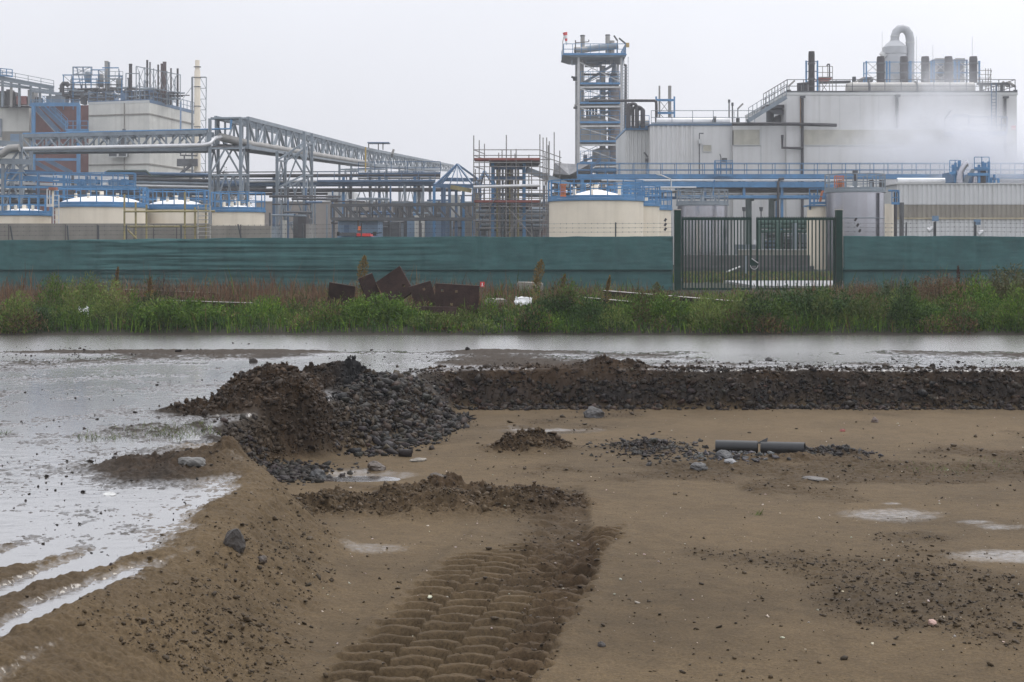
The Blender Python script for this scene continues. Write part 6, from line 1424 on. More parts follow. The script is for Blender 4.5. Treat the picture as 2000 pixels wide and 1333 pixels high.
# blue stair tower
bs = thing('stair_tower', 'bright blue stair tower before the red brown bay', 'stairs', (WX(108, 168), 168, 0))
for px in (65.5, 153.5):
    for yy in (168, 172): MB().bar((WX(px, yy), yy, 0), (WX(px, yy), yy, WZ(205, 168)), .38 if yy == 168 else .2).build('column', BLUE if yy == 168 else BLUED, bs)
for py in (205.5, 312): MB().bar(W(58, py, 168), W(156, py, 168), .2, .3).build('crossbar', BLUE, bs)
MB().bar(W(130, 257, 168), W(173, 257, 168), .4, .35).build('landing', BLUE, bs)
for a, b, c, d, mm in ((70, 210, 115, 258, BLUED), (82, 208, 130, 254, BLUED), (100, 210, 132, 245, BLUED), (70, 318, 110, 340, BLUED), (90, 312, 140, 338, BLUED), (115, 258, 80, 300, BLUED), (68, 210, 110, 256, STEEL)): MB().bar(W(a, b, 169), W(c, d, 169.2), .25, .5).build('flight', mm, bs)
m = MB(); m.rail([W(128, 255, 167.8), W(172, 255, 167.8)], 1.1, .07, .9); m.rail([W(84, 206, 168.8), W(132, 251, 168.8)], 1.1, .06, 1.0); m.rail([W(60, 204, 167.9), W(155, 204, 167.9)], .5, .06, 2); m.build('railing', BLUE, bs)
# roof machinery of the left building
ZR = 174
def roofbars(r, name, m, lst, w): 
    for a, b, c, d in lst: MB().bar(W(a, b, ZR), W(c, d, ZR+.0), w).build(name, m, r)
fm = thing('roof_gantry', 'blue roof frame with drums on the left building', 'steel frame', (WX(170, ZR), ZR, zt))
for px, pt, yy in ((143, 131, 0), (178, 131, 0), (162, 131, 3), (192, 137, 1), (124, 146, 0), (232, 135, 2), (238, 148, 0), (207, 133, 3), (150, 132, 4)): MB().bar((WX(px, ZR), ZR+yy, zt-.5), W(px, pt, ZR+yy), .10).build('post', BLUED if yy else BLUE, fm)
for py, a, b in ((131.5, 142, 179), (137, 178, 205), (147, 122, 195), (155, 140, 240), (162, 140, 215), (133, 200, 232), (149, 210, 240), (166, 124, 240)): MB().bar(W(a, py, ZR+.1), W(b, py, ZR+.1), .12).build('crossbar', BLUE if py < 163 else STEELD, fm)
m = MB()
for a, b, c, d in ((143, 147, 178, 131), (143, 131, 178, 147), (124, 148, 143, 165), (143, 165, 178, 148), (192, 137, 232, 165), (207, 165, 238, 149)): m.bar(W(a, b, ZR+.2), W(c, d, ZR+.2), .06)
m.rail([W(142, 147, ZR-.1), W(180, 147, ZR-.1)], 1, .05, 1); m.rail([W(195, 156, ZR-.1), W(240, 156, ZR-.1)], 1, .05, 1); m.build('lattice', STEEL, fm)
for a, b, p0, p1 in ((159, 171, 138, 160), (184, 196, 142, 168), (220, 232, 152, 180), (243, 249, 150, 190)): MB().lathe((WX(a, ZR)+WX(b, ZR))/2, ZR+1.5, [(.3, WZ(p1, ZR)), ((b-a)/2*ZR/F, WZ(p1-3, ZR)), ((b-a)/2*ZR/F, WZ(p0+3, ZR)), (.3, WZ(p0, ZR))], 16).build('drum', (STEEL, DUCT, STEEL)[int(a) % 3], fm, True)
dp = thing('roof_pipework', 'dark tangle of pipes and machines along the left roof', 'pipework', (WX(190, ZR-1), ZR-1, zt))
rr = random.Random(5)
for k in range(80):
    a = rr.uniform(108, 330); b = a+rr.uniform(10, 60); py = rr.uniform(172, 197)+max(0, (a-290)*.12); MB().tube([W(a, py, ZR-1+rr.uniform(0, 4)), W(min(b, 370), py+rr.uniform(-2, 2), ZR-1+rr.uniform(0, 4))], rr.uniform(.05, .17), 6).build('pipe', (PIPED, STEELD, STEEL)[k % 3], dp, True)
for k in range(20):
    a = rr.uniform(110, 345); w_ = rr.uniform(4, 13); py = rr.uniform(172, 188)+max(0, (a-290)*.15); xbox(MB(), a, a+w_, py, 203, ZR+rr.uniform(-.5, 3), 1.5).build('machine', (STEELD, PIPED, STEEL, BLUED)[k % 4], dp)
for k in range(46): a = rr.uniform(118, 350); py = rr.uniform(142, 180); MB().bar(W(a, 200, ZR+rr.uniform(-.5, 3)), W(a, py, ZR+1), .07).build('post', (STEEL, STEELD, BLUED)[k % 3], dp)
MB().tube([W(121, 195, ZR-1), W(121, 168, ZR-1), W(124, 164, ZR-1), W(131, 164, ZR-1), W(134, 168, ZR-1)], .3, 8).build('elbow', PIPED, dp, True)
m = MB(); m.rail([V3((A[0], A[1], zt+.2)), V3((Bc[0], Bc[1], zt+.2)), V3((Cc[0], Cc[1], zt+.2))], 1.2, .06, 1.2); m.build('roof_railing', BLUED, dp)
def vstack(label, px, pt, pb, w, Y, m, group='thin stacks on the left roof'):
    r = thing('roof_stack', label, 'stack', W(px, pb, Y), group); MB().cyl(W(px, pb, Y), W(px, pt, Y), w/2*Y/F, n=12).build('barrel', m, r, True)
    MB().cyl(W(px, pt, Y)+V3((0, 0, .003)), W(px, pt-1.2, Y), w/2*Y/F*1.12, n=12).build('cap', m, r, True)
STB = mat('brown_stack_metal', (.085, .05, .048), .6, var=.3)
for px, pt, pb, w, m, lab in ((208, 121, 195, 7.5, DUCT, 'pale twin stack on the left roof, first tube'), (213, 123, 195, 4, STEEL, 'grey thin tube touching the pale stack on the left roof'), (255, 126.5, 198, 6.5, STACKD, 'dark stack standing alone mid left roof'), (287.5, 119, 200, 4, STACKD, 'dark thin stack at the left of the caged group'), (293, 123, 196, 3, STEELD, 'thinner stack second in the caged group'), (309, 128, 200, 3.5, STACKD, 'slim dark stack third in the caged group'), (316, 126, 203, 4.5, STB, 'brown stack beside the thick one in the caged group'), (321.5, 122.5, 205, 7, STB, 'thick brown stack in the caged group'), (334, 135, 205, 3.2, STACKD, 'short slim stack right of the thick brown one'), (347, 135.5, 208, 4, STACKD, 'dark stack at the right end of the caged group')): vstack(lab, px, pt, pb, w, 175, m)
cg = thing('stack_cage', 'open grey steel cage around the thin stacks of the left roof', 'steel frame', (WX(310, 174), 174, zt))
for px, pt in ((266, 130), (283, 132), (300, 134), (326, 139), (352, 146), (272, 140), (246, 144)): MB().bar(W(px, 205, 173.5), W(px, pt, 173.5), .10).build('post', STEEL, cg)
for a, b, c, d in ((266, 130, 353, 147), (266, 168, 353, 182), (246, 144, 272, 144), (266, 185, 340, 196)): MB().bar(W(a, b, 173.6), W(c, d, 173.6), .10).build('crossbar', STEEL, cg)
m = MB()
for k in range(6):
    a = 268+13*k; m.bar(W(a, 131+2.5*k, 173.7), W(a+13, 170+2*k, 173.7), .05); m.bar(W(a+13, 133+2.5*k, 173.7), W(a, 170+2*k, 173.7), .05)
m.build('lattice', STEEL, cg)
ch = thing('chimney', 'tall cream chimney with rings at the corner of the left building', 'chimney', (WX(385.5, 172), 172, 0))
rch = 6.0*172/F; MB().lathe(WX(385.5, 172), 172, [(rch*1.15, 0), (rch, WZ(250, 172)), (rch*.95, WZ(140, 172)), (rch*.72, WZ(134, 172)), (rch*.72, WZ(118, 172))], 20).build('shaft', CREAM, ch, True)
for py in (131, 152, 170, 208, 248): MB().lathe(WX(385.5, 172), 172, [(rch*.8 if py < 140 else rch, WZ(py+.8, 172)), (rch*1.2, WZ(py+.6, 172)), (rch*1.2, WZ(py-.4, 172)), (rch*.8 if py < 140 else rch, WZ(py-.6, 172))], 20).build('ring', STEELD, ch, True)
m = MB()
for px in (375.5, 401): m.bar(W(px, 345, 173), W(px+(2 if px > 390 else 0), 151, 173), .09 if px > 390 else .2)
for k in range(9): m.bar(W(391, 152+21*k, 173), W(402, 152+21*k, 173), .06); m.bar(W(391, 152+21*k, 173), W(402, 173+21*k, 173), .05)
m.bar(W(375, 151, 173), W(402, 151, 173), .1); m.bar(W(352, 200, 173), W(375, 170, 173), .05); m.build('lattice', STEEL, ch)
m = MB(); m.rail([W(352, 305, 171), W(385, 306, 171)], 1.2, .08, .8); m.bar(W(346, 318, 171), W(386, 318, 171), .3, .9); m.bar(W(352, 340, 171), W(375, 322, 171), .3); m.bar(W(360, 341, 171), W(360, 305, 171), .15); m.build('platform', STEELD, ch)
MB().bar(W(352.5, 300, 171.2), W(353, 200, 179), .2).build('riser', BLUED, ch)
rg = thing('roof_gantry', 'sloping grey roof gantry with machinery at the left border', 'gantry', (WX(45, 170), 170, WZ(208, 170)))
for a, b, c, d, w_ in ((-20, 150, 105, 172, .5), (-20, 158, 60, 172, .25), (-20, 165, 105, 178, .2), (60, 178, 120, 184, .3)): MB().bar(W(a, b, 170), W(c, d, 170), .3, w_).build('beam', STEEL, rg)
for px in (5, 22, 38, 60, 78, 98): MB().bar(W(px, 209, 170.4), W(px, 158+px*.16, 170.4), .25).build('post', STEEL if px != 22 else DUCT, rg)
for a, b, p0, p1, mm in ((32, 52, 188, 204, mat('faded_red_casing', (.30, .11, .10), .6)), (12, 20, 175, 206, PIPED), (54, 66, 176, 205, DUCT), (-5, 10, 178, 207, STEELD), (90, 120, 188, 205, STEEL), (68, 76, 190, 206, STEELD), (24, 30, 180, 206, PIPED)): xbox(MB(), a, b, p0, p1, 171, 1.5).build('machine', mm, rg)
m = MB(); m.rail([W(-20, 147, 169.8), W(105, 171, 169.8)], .8, .06, 1.5); m.rail([W(55, 206, 169.8), W(120, 206, 169.8)], 1.1, .05, 1); m.build('railing', STEEL, rg)
m = MB(); m.rail([W(-10, 148, 169.6), W(24, 151, 169.6)], .9, .09, .8); m.build('blue_railing', BLUE, rg)

# ---------------------------------------------------------------- pipe bridge, trestles, gantries
def truss(label, name, ends, widths_y, chord_m, web_m, n, cw=.18, ww=.09, cat='bridge', kind='warren', fl=True, extra=None):
    """a bridge truss; ends = ((px, top, bottom, Y), ...) stations along its near side"""
    (p0, t0, b0, Y0), (p1, t1, b1, Y1) = ends; dx, dy = widths_y
    off = V3((dx, dy, 0)); r = thing(name, label, cat, W(p0, b0, Y0))
    T0, T1, B0, B1 = W(p0, t0, Y0), W(p1, t1, Y1), W(p0, b0, Y0), W(p1, b1, Y1)
    for o in (V3((0, 0, 0)), off):
        MB().bar(T0+o, T1+o, cw, cw*1.3).build('top_chord', chord_m, r); MB().bar(B0+o, B1+o, cw, cw*1.5).build('bottom_chord', chord_m, r)
        m = MB()
        for k in range(n+1):
            t = k/n; a = B0.lerp(B1, t)+o; b = T0.lerp(T1, t)+o; m.bar(a, b, ww*1.15)
            if k < n:
                b2 = T0.lerp(T1, (k+1)/n)+o; a2 = B0.lerp(B1, (k+1)/n)+o
                if (k % 2 == 0) or kind == 'pratt': m.bar(b, a2, ww)
                else: m.bar(a, b2, ww)
        m.build('lattice', web_m, r)
    m = MB()
    for k in range(n):
        t, t_ = k/n, (k+1)/n; m.bar(T0.lerp(T1, t), T0.lerp(T1, t)+off, ww); m.bar(B0.lerp(B1, t), B0.lerp(B1, t)+off, ww); m.bar(T0.lerp(T1, t)+off, T0.lerp(T1, t_), ww*.7); m.bar(B0.lerp(B1, t)+off, B0.lerp(B1, t_), ww*.7)
    m.build('lattice', web_m, r)
    if fl:
        m = MB(); a, b, c, d = B0+V3((0, 0, .12)), B1+V3((0, 0, .12)), B1+off+V3((0, 0, .12)), B0+off+V3((0, 0, .12))
        m.v = [tuple(q) for q in (a, b, c, d)]+[tuple(q+V3((0, 0, .05))) for q in (a, b, c, d)]; m.f = [(3, 2, 1, 0), (4, 5, 6, 7), (0, 1, 5, 4), (1, 2, 6, 5), (2, 3, 7, 6), (3, 0, 4, 7)]; m.build('floor', STEELD, r)
    return r, T0, T1, B0, B1, off
pb, T0, T1, B0, B1, off = truss('long horizontal grey pipe bridge before the left building', 'pipe_bridge', ((40, 266, 294, 112), (405, 258, 291, 108)), (0, 2.2), STEEL, STEEL, 14, .22, .11)
MB().tube([W(44, 291, 111.3), W(395, 284, 107.5), W(410, 281, 107.8), W(420, 270, 108.5), W(432, 268, 110)], .15, 10).build('lagged_pipe', PIPEW, pb, True)
MB().tube([W(45, 262, 112), W(450, 252, 108.5), W(452, 234, 108.5)], .09, 6).build('blue_pipe', BLUE, pb, True)
MB().tube([W(-30, 300, 112), W(20, 288, 112), W(44, 291, 111.3)], .17, 10).build('lagged_pipe', PIPEW, pb, True)
tg, T0, T1, B0, B1, off = truss('long enclosed lattice gantry receding to the right', 'conveyor_bridge', ((484, 232, 287, 112), (720, 292, 322, 178)), (-2.4, -.6), STEEL, STEEL, 22, .24, .13)
t2, _, _, _, _, _ = truss('far end of the lattice gantry running on to the pyramid frame', 'conveyor_bridge', ((720, 292, 322, 178.3), (885, 324, 334, 250)), (-2.6, -.6), STEEL, STEEL, 26, .26, .14)
m = MB(); m.bar(W(413, 232, 109), W(484, 232, 112), .15, .2); m.bar(W(413, 232, 109), W(470, 231, 116), .15, .2); m.build('portal_beam', STEEL, tg)
m = MB(); a, b, c, d = W(413, 233, 109), W(470, 232, 110), W(484, 233, 112.2), W(430, 233, 114); m.v = [tuple(q) for q in (a, b, c, d)]+[tuple(q+V3((0, 0, .1))) for q in (a, b, c, d)]; m.f = [(3, 2, 1, 0), (4, 5, 6, 7), (0, 1, 5, 4), (1, 2, 6, 5), (2, 3, 7, 6), (3, 0, 4, 7)]; m.build('roof_sheet', STEEL, tg)
MB().tube([W(430, 268, 110), W(486, 282, 113), W(716, 319, 177)], .32, 10).build('lagged_pipe', DUCT, tg, True)
MB().tube([W(405, 290, 108.2), W(440, 288, 110), W(486, 294, 113)], .15, 8).build('pipe', PIPED, tg, True)
def trestle(label, legs, z_top, m=STEEL, w=.22, levels=(.0, .5, 1), group=None, bot=0.0):
    """legs: four (px, Y); lattice in between on every side"""
    r = thing('trestle', label, 'steel trestle', (WX(*legs[0]), legs[0][1], 0), group)
    P = [(WX(px, Y), Y, WZ(pt, Y)) for (px, Y), pt in zip(legs, z_top)]
    for x, y, z in P: MB().bar((x, y, bot), (x, y, z), w).build('leg', m, r)
    mb = MB(); n = len(P)
    for k in range(n):
        a, b = P[k], P[(k+1) % n]
        for l0, l1 in zip(levels[:-1], levels[1:]):
            za0, za1, zb0, zb1 = a[2]*l0, a[2]*l1, b[2]*l0, b[2]*l1; mid0 = V3(((a[0]+b[0])/2, (a[1]+b[1])/2, (za1+zb1)/2))
            mb.bar((a[0], a[1], za0), mid0, w*.5); mb.bar((b[0], b[1], zb0), mid0, w*.5); mb.bar((a[0], a[1], za1), (b[0], b[1], zb1), w*.6)
    mb.build('lattice', m, r); return r
trestle('nearest tall trestle carrying the end of the gantry', [(410, 108), (470, 109.5), (484, 114), (426, 112.5)], (232, 232, 231, 232), levels=(.0, .30, .62, .80))
trestle('second trestle under the gantry, in mid span', [(541, 116), (594, 117.5), (609, 122), (557, 120.5)], (296, 258, 261, 298), levels=(0, .35, .68, .92))
trestle('third trestle under the gantry, behind the grey pipes', [(663, 150), (724, 152), (755, 158), (686, 156)], (322, 320, 322, 324), levels=(0, .5, .95))
trestle('fourth trestle farther along the gantry, half hidden', [(780, 185), (812, 186), (824, 192), (792, 191)], (325, 325, 325, 325), STEEL, .26, levels=(0, .5, .95))
trestle('grey trestle at the left border carrying the pipe bridge', [(6, 104), (41, 104), (61, 109), (26, 109)], (318, 262, 296, 318), levels=(0, .45, .74, .9))
bm_ = thing('grey_gantry', 'grey steel gantry beams at the left border', 'gantry', W(20, 280, 104))
for a, b, c, d in ((-40, 277, 42, 283), (-40, 314, 62, 317), (-40, 300, 40, 292)): MB().bar(W(a, b, 103.8), W(c, d, 103.8), .2, .4).build('beam', STEEL, bm_)
MB().tube([W(-40, 309, 103.5), W(5, 301, 103.5), W(18, 290, 103.5), W(38, 289, 103.5)], .28, 10).build('lagged_pipe', DUCT, bm_, True)
# middle pipe rack
mr = thing('pipe_rack', 'grey and blue pipe rack running across the middle of the plant', 'pipe rack', (WX(600, 128), 128, 0))
for py, rad, mm, a, b, dy in ((343.5, .16, PIPED, 250, 860, 0), (336, .05, STEELD, 380, 700, .4), (358.5, .30, BLUED, 270, 850, .2), (354.5, .09, PIPEW, 480, 850, -.2), (372, .18, PIPED, 340, 900, .3), (350.5, .05, STEEL, 400, 560, .5), (366, .14, STEEL, 250, 520, .8), (379, .12, STEELD, 300, 640, .9), (349, .10, DUCT, 700, 860, .8)): MB().tube([W(a, py+(600-a)*.004, 128+dy), W(b, py+(600-b)*.004, 128+dy)], rad, 8).build('pipe', mm, mr, True)
for px, mm in ((270, BLUED), (332, BLUE), (372, STEEL), (440, STEEL), (535, BLUED), (671, BLUE), (685, STEELD), (723, STEELD), (741, BLUED), (755, STEEL), (810, BLUE), (818, STEELD), (840, STEEL)):
    MB().bar((WX(px, 128.6), 128.6, 0), W(px, 340, 128.6), .24).build('column', mm, mr)
for px in (535, 671, 741, 810): MB().bar(W(px, 362, 128.7), W(px, 362, 131), .16, .3).build('crossbar', BLUED, mr)
mb = MB(); mb.rail([W(700, 341, 127.6), W(860, 340, 127.6)], 1.1, .06, 1.4); mb.rail([W(620, 356, 127.5), W(850, 355, 127.5)], .9, .05, 1.6); mb.build('railing', BLUED, mr)
# brown lattice walkway
lw, *_ = truss('low brown lattice pipe bridge in the middle of the yard', 'pipe_bridge', ((647, 401, 428, 98), (925, 399, 428, 98)), (0, 1.6), STEELD, STEELD, 11, .14, .10, kind='pratt', fl=False)
for px in (652, 700, 760, 820, 880): MB().bar((WX(px, 98.8), 98.8, 0), W(px, 428, 98.8), .14).build('leg', STEELD, lw)
# blue pipe gantry far left
bg = thing('blue_gantry', 'blue pipe gantry sloping behind the left tanks', 'gantry', (WX(130, 106), 106, 0))
for a, b, c, d, w_, mm in ((-30, 334, 250, 350, .5, BLUED), (-30, 343, 262, 362, .35, BLUE), (40, 345, 250, 349, .25, PIPEW), (-30, 356, 262, 366, .2, PIPEW), (-30, 360, 262, 372, .3, BLUED), (-30, 372, 262, 380, .22, STEELD), (-30, 380, 262, 387, .2, BLUED)): MB().bar(W(a, b, 106+(w_*3)), W(c, d, 103+(w_*3)), .2, w_).build('beam', mm, bg)
for k, px in enumerate((-5, 40, 75, 125, 142, 170, 188, 205, 222, 240, 258)): MB().bar((WX(px, 104.5), 104.5, 0), W(px, 336+.05*px, 104.5), .16).build('column', (BLUE, STEELD, BLUED)[k % 3], bg)
for k, px in enumerate((150, 172, 196, 216, 236)): xbox(MB(), px, px+11, 350, 362, 103, .6).build('cable_tray', (BLUE, PALEB, SIGNW, PALEB, BLUE)[k], bg)
mb = MB(); mb.rail([W(10, 368, 102), W(262, 368, 102)], 1.1, .07, 1.2); mb.rail([W(110, 372, 101.5), W(265, 370, 101.5)], 1.1, .07, .8); mb.build('railing', BLUE, bg)
for py in (385, 394): MB().tube([W(-30, py, 105.5), W(262, py+3, 105.5)], .16, 8).build('pipe', (PIPED, STEEL)[py % 2], bg, True)
gh = thing('green_pipe_frame', 'dark green pipe frame in front of the left building', 'pipework', (WX(250, 118), 118, 0))
MB().tube([W(209, 349, 118), W(209, 336, 118), W(212, 334.5, 118), W(285, 334, 118), W(296, 344, 118), W(400, 344, 118)], .11, 8).build('pipe', MATS['dark_green_pipe'], gh, True)
for py, mm in ((338, BLUED), (349, STEELD), (356, STEEL), (362, PIPEW), (368, STEELD), (375, BLUED), (384, PIPED), (392, STEEL)): MB().tube([W(205, py, 118.5), W(410, py+4, 117.5)], .14, 8).build('pipe', mm, gh, True)
for px, mm in ((245, BLUE), (263, STEEL), (294, STEELD), (333, BLUE), (372, STEEL), (398, BLUED)): MB().bar((WX(px, 118), 118.3, 0), W(px, 348, 118.3), .2).build('column', mm, gh)
for px in (255, 300, 318, 350): xbox(MB(), px, px+12, 376, 396, 117, 1).build('equipment', (STEELD, STEEL, BLUED)[px % 3], gh)
# far things behind, fading into the rain
fw = thing('far_wall', 'long brown grey wall in the hazy distance under the gantry', 'wall', (WX(590, 210), 210, 0)); MB().box(WX(500, 210), WX(800, 210), 210, 214, 0, WZ(395, 210)).build('wall', HAZYW, fw); MB().box(WX(500, 210), WX(800, 210), 209.8, 214.2, WZ(394.8, 210), WZ(393, 210)).build('coping', PALE, fw)
fs = thing('far_shed', 'dim grey brown shed behind the scaffold and pyramid frame', 'building', (WX(940, 132), 132, 0)); MB().corrugated(WX(768, 132), WX(1078, 132), 132, 0, WZ(398, 132), .6, .1).build('cladding', mat('dim_brown_cladding', (.13, .115, .105), .7, var=.25, scale=.4, streak=.4, streak_col=(.07, .06, .055)), fs); MB().box(WX(768, 132), WX(1078, 132), 132.1, 140, 0, WZ(398.5, 132)).build('wall', HAZYW, fs); MB().box(WX(766, 132), WX(1080, 132), 131.7, 140.1, WZ(397.8, 132), WZ(394, 132)).build('roof_edge', STEEL, fs)
fb = thing('far_building', 'pale hazy building with windows far behind the trestles', 'building', (WX(663, 290), 290, 0)); xbox(MB(), 636, 692, 376, 470, 290, 10).build('wall', PALE, fb)
for k in range(5): xbox(MB(), 641+10*k, 647+10*k, 381, 389, 289.9, .09).build('window', STEEL, fb)
gb = thing('blue_shed', 'grey blue steel cabin under the lattice pipe bridge', 'cabin', (WX(698, 101), 101, 0)); xbox(MB(), 660, 738, 432, 480, 101, 4).build('wall', PALEB, gb); xbox(MB(), 658, 740, 429, 431.9, 100.8, 4.4).build('roof', STEELD, gb); xbox(MB(), 672, 682, 440, 478, 100.94, .05).build('door', BLUED, gb)
g2 = thing('blue_shed', 'dull blue cladding cabin behind the pyramid frame columns', 'cabin', (WX(835, 108), 108, 0)); xbox(MB(), 795, 880, 425, 480, 108, 4).build('wall', PALEB, g2); xbox(MB(), 793, 882, 422, 424.8, 107.8, 4.4).build('roof', STEELD, g2)
rr = random.Random(9)
for a0, a1, lab in ((525, 640, 'grey pumps and pipework on the ground by the second trestle'), (640, 780, 'grey machines and pipes behind the blue steel cabin'), (780, 920, 'grey machines and pipes under the blue pyramid frame'), (920, 1068, 'dark machines and pipes crowded inside the scaffold foot')):
    sk = thing('pump_skid', lab, 'equipment', (WX((a0+a1)/2, 106), 106, 0))
    for k in range(6): a = rr.uniform(a0, a1-12); xbox(MB(), a, min(a+rr.uniform(6, 22), a1), rr.uniform(415, 446), 480, 104+rr.uniform(0, 12), 1.5).build('machine', (STEELD, STEEL, PIPED, DUCT, CONCP)[(k+a0) % 5], sk)
    for k in range(9): a = rr.uniform(a0, a1-40); py = rr.uniform(378, 452); MB().tube([W(a, py, 106+rr.uniform(0, 10)), W(a+rr.uniform(30, 90), py+rr.uniform(-1, 1), 106+rr.uniform(0, 10))], rr.uniform(.05, .13), 6).build('pipe', (PIPED, STEEL, STEELD, BLUED)[k % 4], sk, True)
    for k in range(7): a = rr.uniform(a0, a1); MB().bar((WX(a, 108+k % 7), 108+k % 7, 0), W(a, rr.uniform(360, 430), 108+k % 7), .13).build('post', (STEEL, STEELD, BLUED)[k % 3], sk)
pl = thing('cable_platform', 'tiny flat roofed platform on top of the lattice gantry', 'platform', W(738, 290, 180)); MB().box(WX(719, 180), WX(761, 180), 179, 181, WZ(281, 180), WZ(279, 180)).build('roof', BLUED, pl)
for px in (720, 739, 748): MB().bar(W(px, 293, 180), W(px, 281, 180), .12).build('post', STEELD, pl)
yl = MB().bar(W(714, 288, 150), W(714, 337, 150), .14).build('yellow_pole', mat('yellow_paint', (.5, .34, .08), .6)); tag(yl, 'yellow pole standing against the gantry', 'pole')
fl = floodlight('floodlight tilted on top of the gantry right of the platform', 766, 308, 292, 178, 3, PIPEW)
# vehicle behind the cloth
ve = thing('loader', 'red roofed loader with orange beacon behind the cloth fence', 'vehicle', (WX(700, 62), 62, 0))
MB().box(WX(662, 62), WX(742, 62), 61.4, 64, 1.0, WZ(462, 62)).build('body', PALEB, ve)
MB().box(WX(668, 62), WX(700, 62), 61.2, 63, WZ(461, 62)+.0, WZ(455, 62)).build('hood', STEELD, ve)
MB().box(WX(700, 62), WX(726, 62), 61.3, 63.2, WZ(462, 62)+.0, WZ(456.5, 62)).build('cab_roof', REDP, ve)
MB().box(WX(698, 62), WX(728, 62), 61.35, 63.1, 1.2, WZ(462.2, 62)).build('cab_window', GLASS, ve)
MB().cyl(W(703, 450, 61.9), W(703, 442.5, 61.9), .10, .08).build('beacon', ORANGE, ve, True); MB().cyl(W(703, 456.5, 61.9), W(703, 450, 61.9), .04).build('beacon_stem', STEELD, ve)
for a, b in ((658, 670), (724, 746)): m = MB(); m.bar(W(a, 457, 61.6), W(b, 455, 61.6), .04); m.box(WX(a if a < 700 else 728, 61.5), WX(a+5 if a < 700 else 735, 61.5), 61.5, 61.6, WZ(461, 61.5), WZ(453, 61.5)); m.build('mirror', RUBBER, ve)
for px in (675, 728): MB().cyl((WX(px, 61.3), 61.1, .55), (WX(px, 61.3), 61.5, .55), .55, n=20).build('wheel', RUBBER, ve, True)
# hazy tree behind the first trestle, and one behind the tower
def tree(label, px, py_top, Y, r, seed):
    x = WX(px, Y); H = WZ(py_top, Y); t = thing('tree', label, 'tree', (x, Y, 0)); rg = np.random.default_rng(seed)
    m = MB(); m.tube([(x, Y, 0), (x, Y, H*.4), (x+.2, Y, H*.7)], .28, 8, .1)
    for k in range(7): a = k*2.4; m.tube([(x, Y, H*(.3+.05*k)), (x+math.cos(a)*r*.7, Y+math.sin(a)*r*.7, H*(.55+.05*k))], .10, 6, .03)
    m.build('trunk', BARK, t, True)
    n = 5000; cl = rg.normal(0, 1, (26, 3)); cl /= np.linalg.norm(cl, axis=1, keepdims=True); cl *= rg.uniform(.4, 1, (26, 1)); k = rg.integers(0, 26, n)
    C = cl[k]*np.array([r, r, H*.33])+rg.normal(0, .16*r, (n, 3))+np.array([0, 0, H*.64]); D = unit(rg.normal(0, 1, (n, 3)))
    V = leaf_quads(C, D, rg.uniform(.2, .4, n), rg.uniform(.08, .18, n)); o = np_mesh('crown', V, np.arange(4*n).reshape(n, 4), LEAF, np.repeat(leaf_cols(n, [(.09, .075, .055), (.07, .06, .04), (.06, .065, .035)]), 4, 0)); o.parent = t
tree('hazy bare brown tree behind the nearest trestle', 442, 322, 230, 3.2, 3)
tree('hazy low tree in the distance left of the nearest trestle', 408, 328, 240, 2.4, 4)
tree('green tree glimpsed under the process tower stairs', 1170, 342, 175, 3, 5)

# ---------------------------------------------------------------- steam and hazy rain
def steam_mat(name, den, nscale, lo, seed, asp):
    m = bpy.data.materials.new(name); m.use_nodes = True; N = m.node_tree.nodes; L = m.node_tree.links
    N.remove(N['Principled BSDF']); v = N.new('ShaderNodeVolumePrincipled'); L.new(v.outputs['Volume'], N['Material Output'].inputs['Volume'])
    v.inputs['Color'].default_value = (.88, .89, .92, 1); v.inputs['Anisotropy'].default_value = .1
    tc = N.new('ShaderNodeTexCoord'); ln = N.new('ShaderNodeVectorMath'); ln.operation = 'LENGTH'
    sc_ = N.new('ShaderNodeVectorMath'); sc_.operation = 'MULTIPLY'; sc_.inputs[1].default_value = asp
    L.new(tc.outputs['Object'], sc_.inputs[0]); L.new(sc_.outputs['Vector'], ln.inputs[0])
    f = N.new('ShaderNodeMapRange'); f.interpolation_type = 'SMOOTHSTEP'; f.inputs['From Min'].default_value = 1.0; f.inputs['From Max'].default_value = .15; L.new(ln.outputs['Value'], f.inputs['Value'])
    n = N.new('ShaderNodeTexNoise'); n.noise_dimensions = '4D'; n.inputs['W'].default_value = seed; n.inputs['Scale'].default_value = nscale; n.inputs['Detail'].default_value = 3; n.inputs['Roughness'].default_value = .55; n.inputs['Distortion'].default_value = .6
    L.new(tc.outputs['Object'], n.inputs['Vector'])
    r = N.new('ShaderNodeMapRange'); r.inputs['From Min'].default_value = lo; r.inputs['From Max'].default_value = lo+.28; r.inputs['To Max'].default_value = den; L.new(n.outputs['Fac'], r.inputs['Value'])
    mu = N.new('ShaderNodeMath'); mu.operation = 'MULTIPLY'; L.new(f.outputs['Result'], mu.inputs[0]); L.new(r.outputs['Result'], mu.inputs[1]); L.new(mu.outputs[0], v.inputs['Density'])
    return m
def steam(px, py, Y, rx, ry, rz, den, ns, lo, seed, tilt=0):
    import bmesh
    bm = bmesh.new(); bmesh.ops.create_icosphere(bm, subdivisions=3, radius=1)
    for v in bm.verts: v.co = Vector((v.co.x*rx, v.co.y*ry, v.co.z*rz))
    me = bpy.data.meshes.new('steam'); bm.to_mesh(me); bm.free(); me.materials.append(steam_mat('steam_%d' % seed, den, ns, lo, seed, (1/rx, 1/ry, 1/rz)))
    o = bpy.data.objects.new('steam', me); COL.objects.link(o); o.location = W(px, py, Y); o.rotation_euler.y = tilt; tag(o, 'white steam drifting before the tall hall', 'steam', kind='stuff')
steam(1880, 300, 114.5, 13.5, 5.6, 4.6, .60, .26, .34, 1, .05)
steam(1945, 322, 112.5, 9.0, 5.0, 3.2, .55, .3, .33, 4, .0)
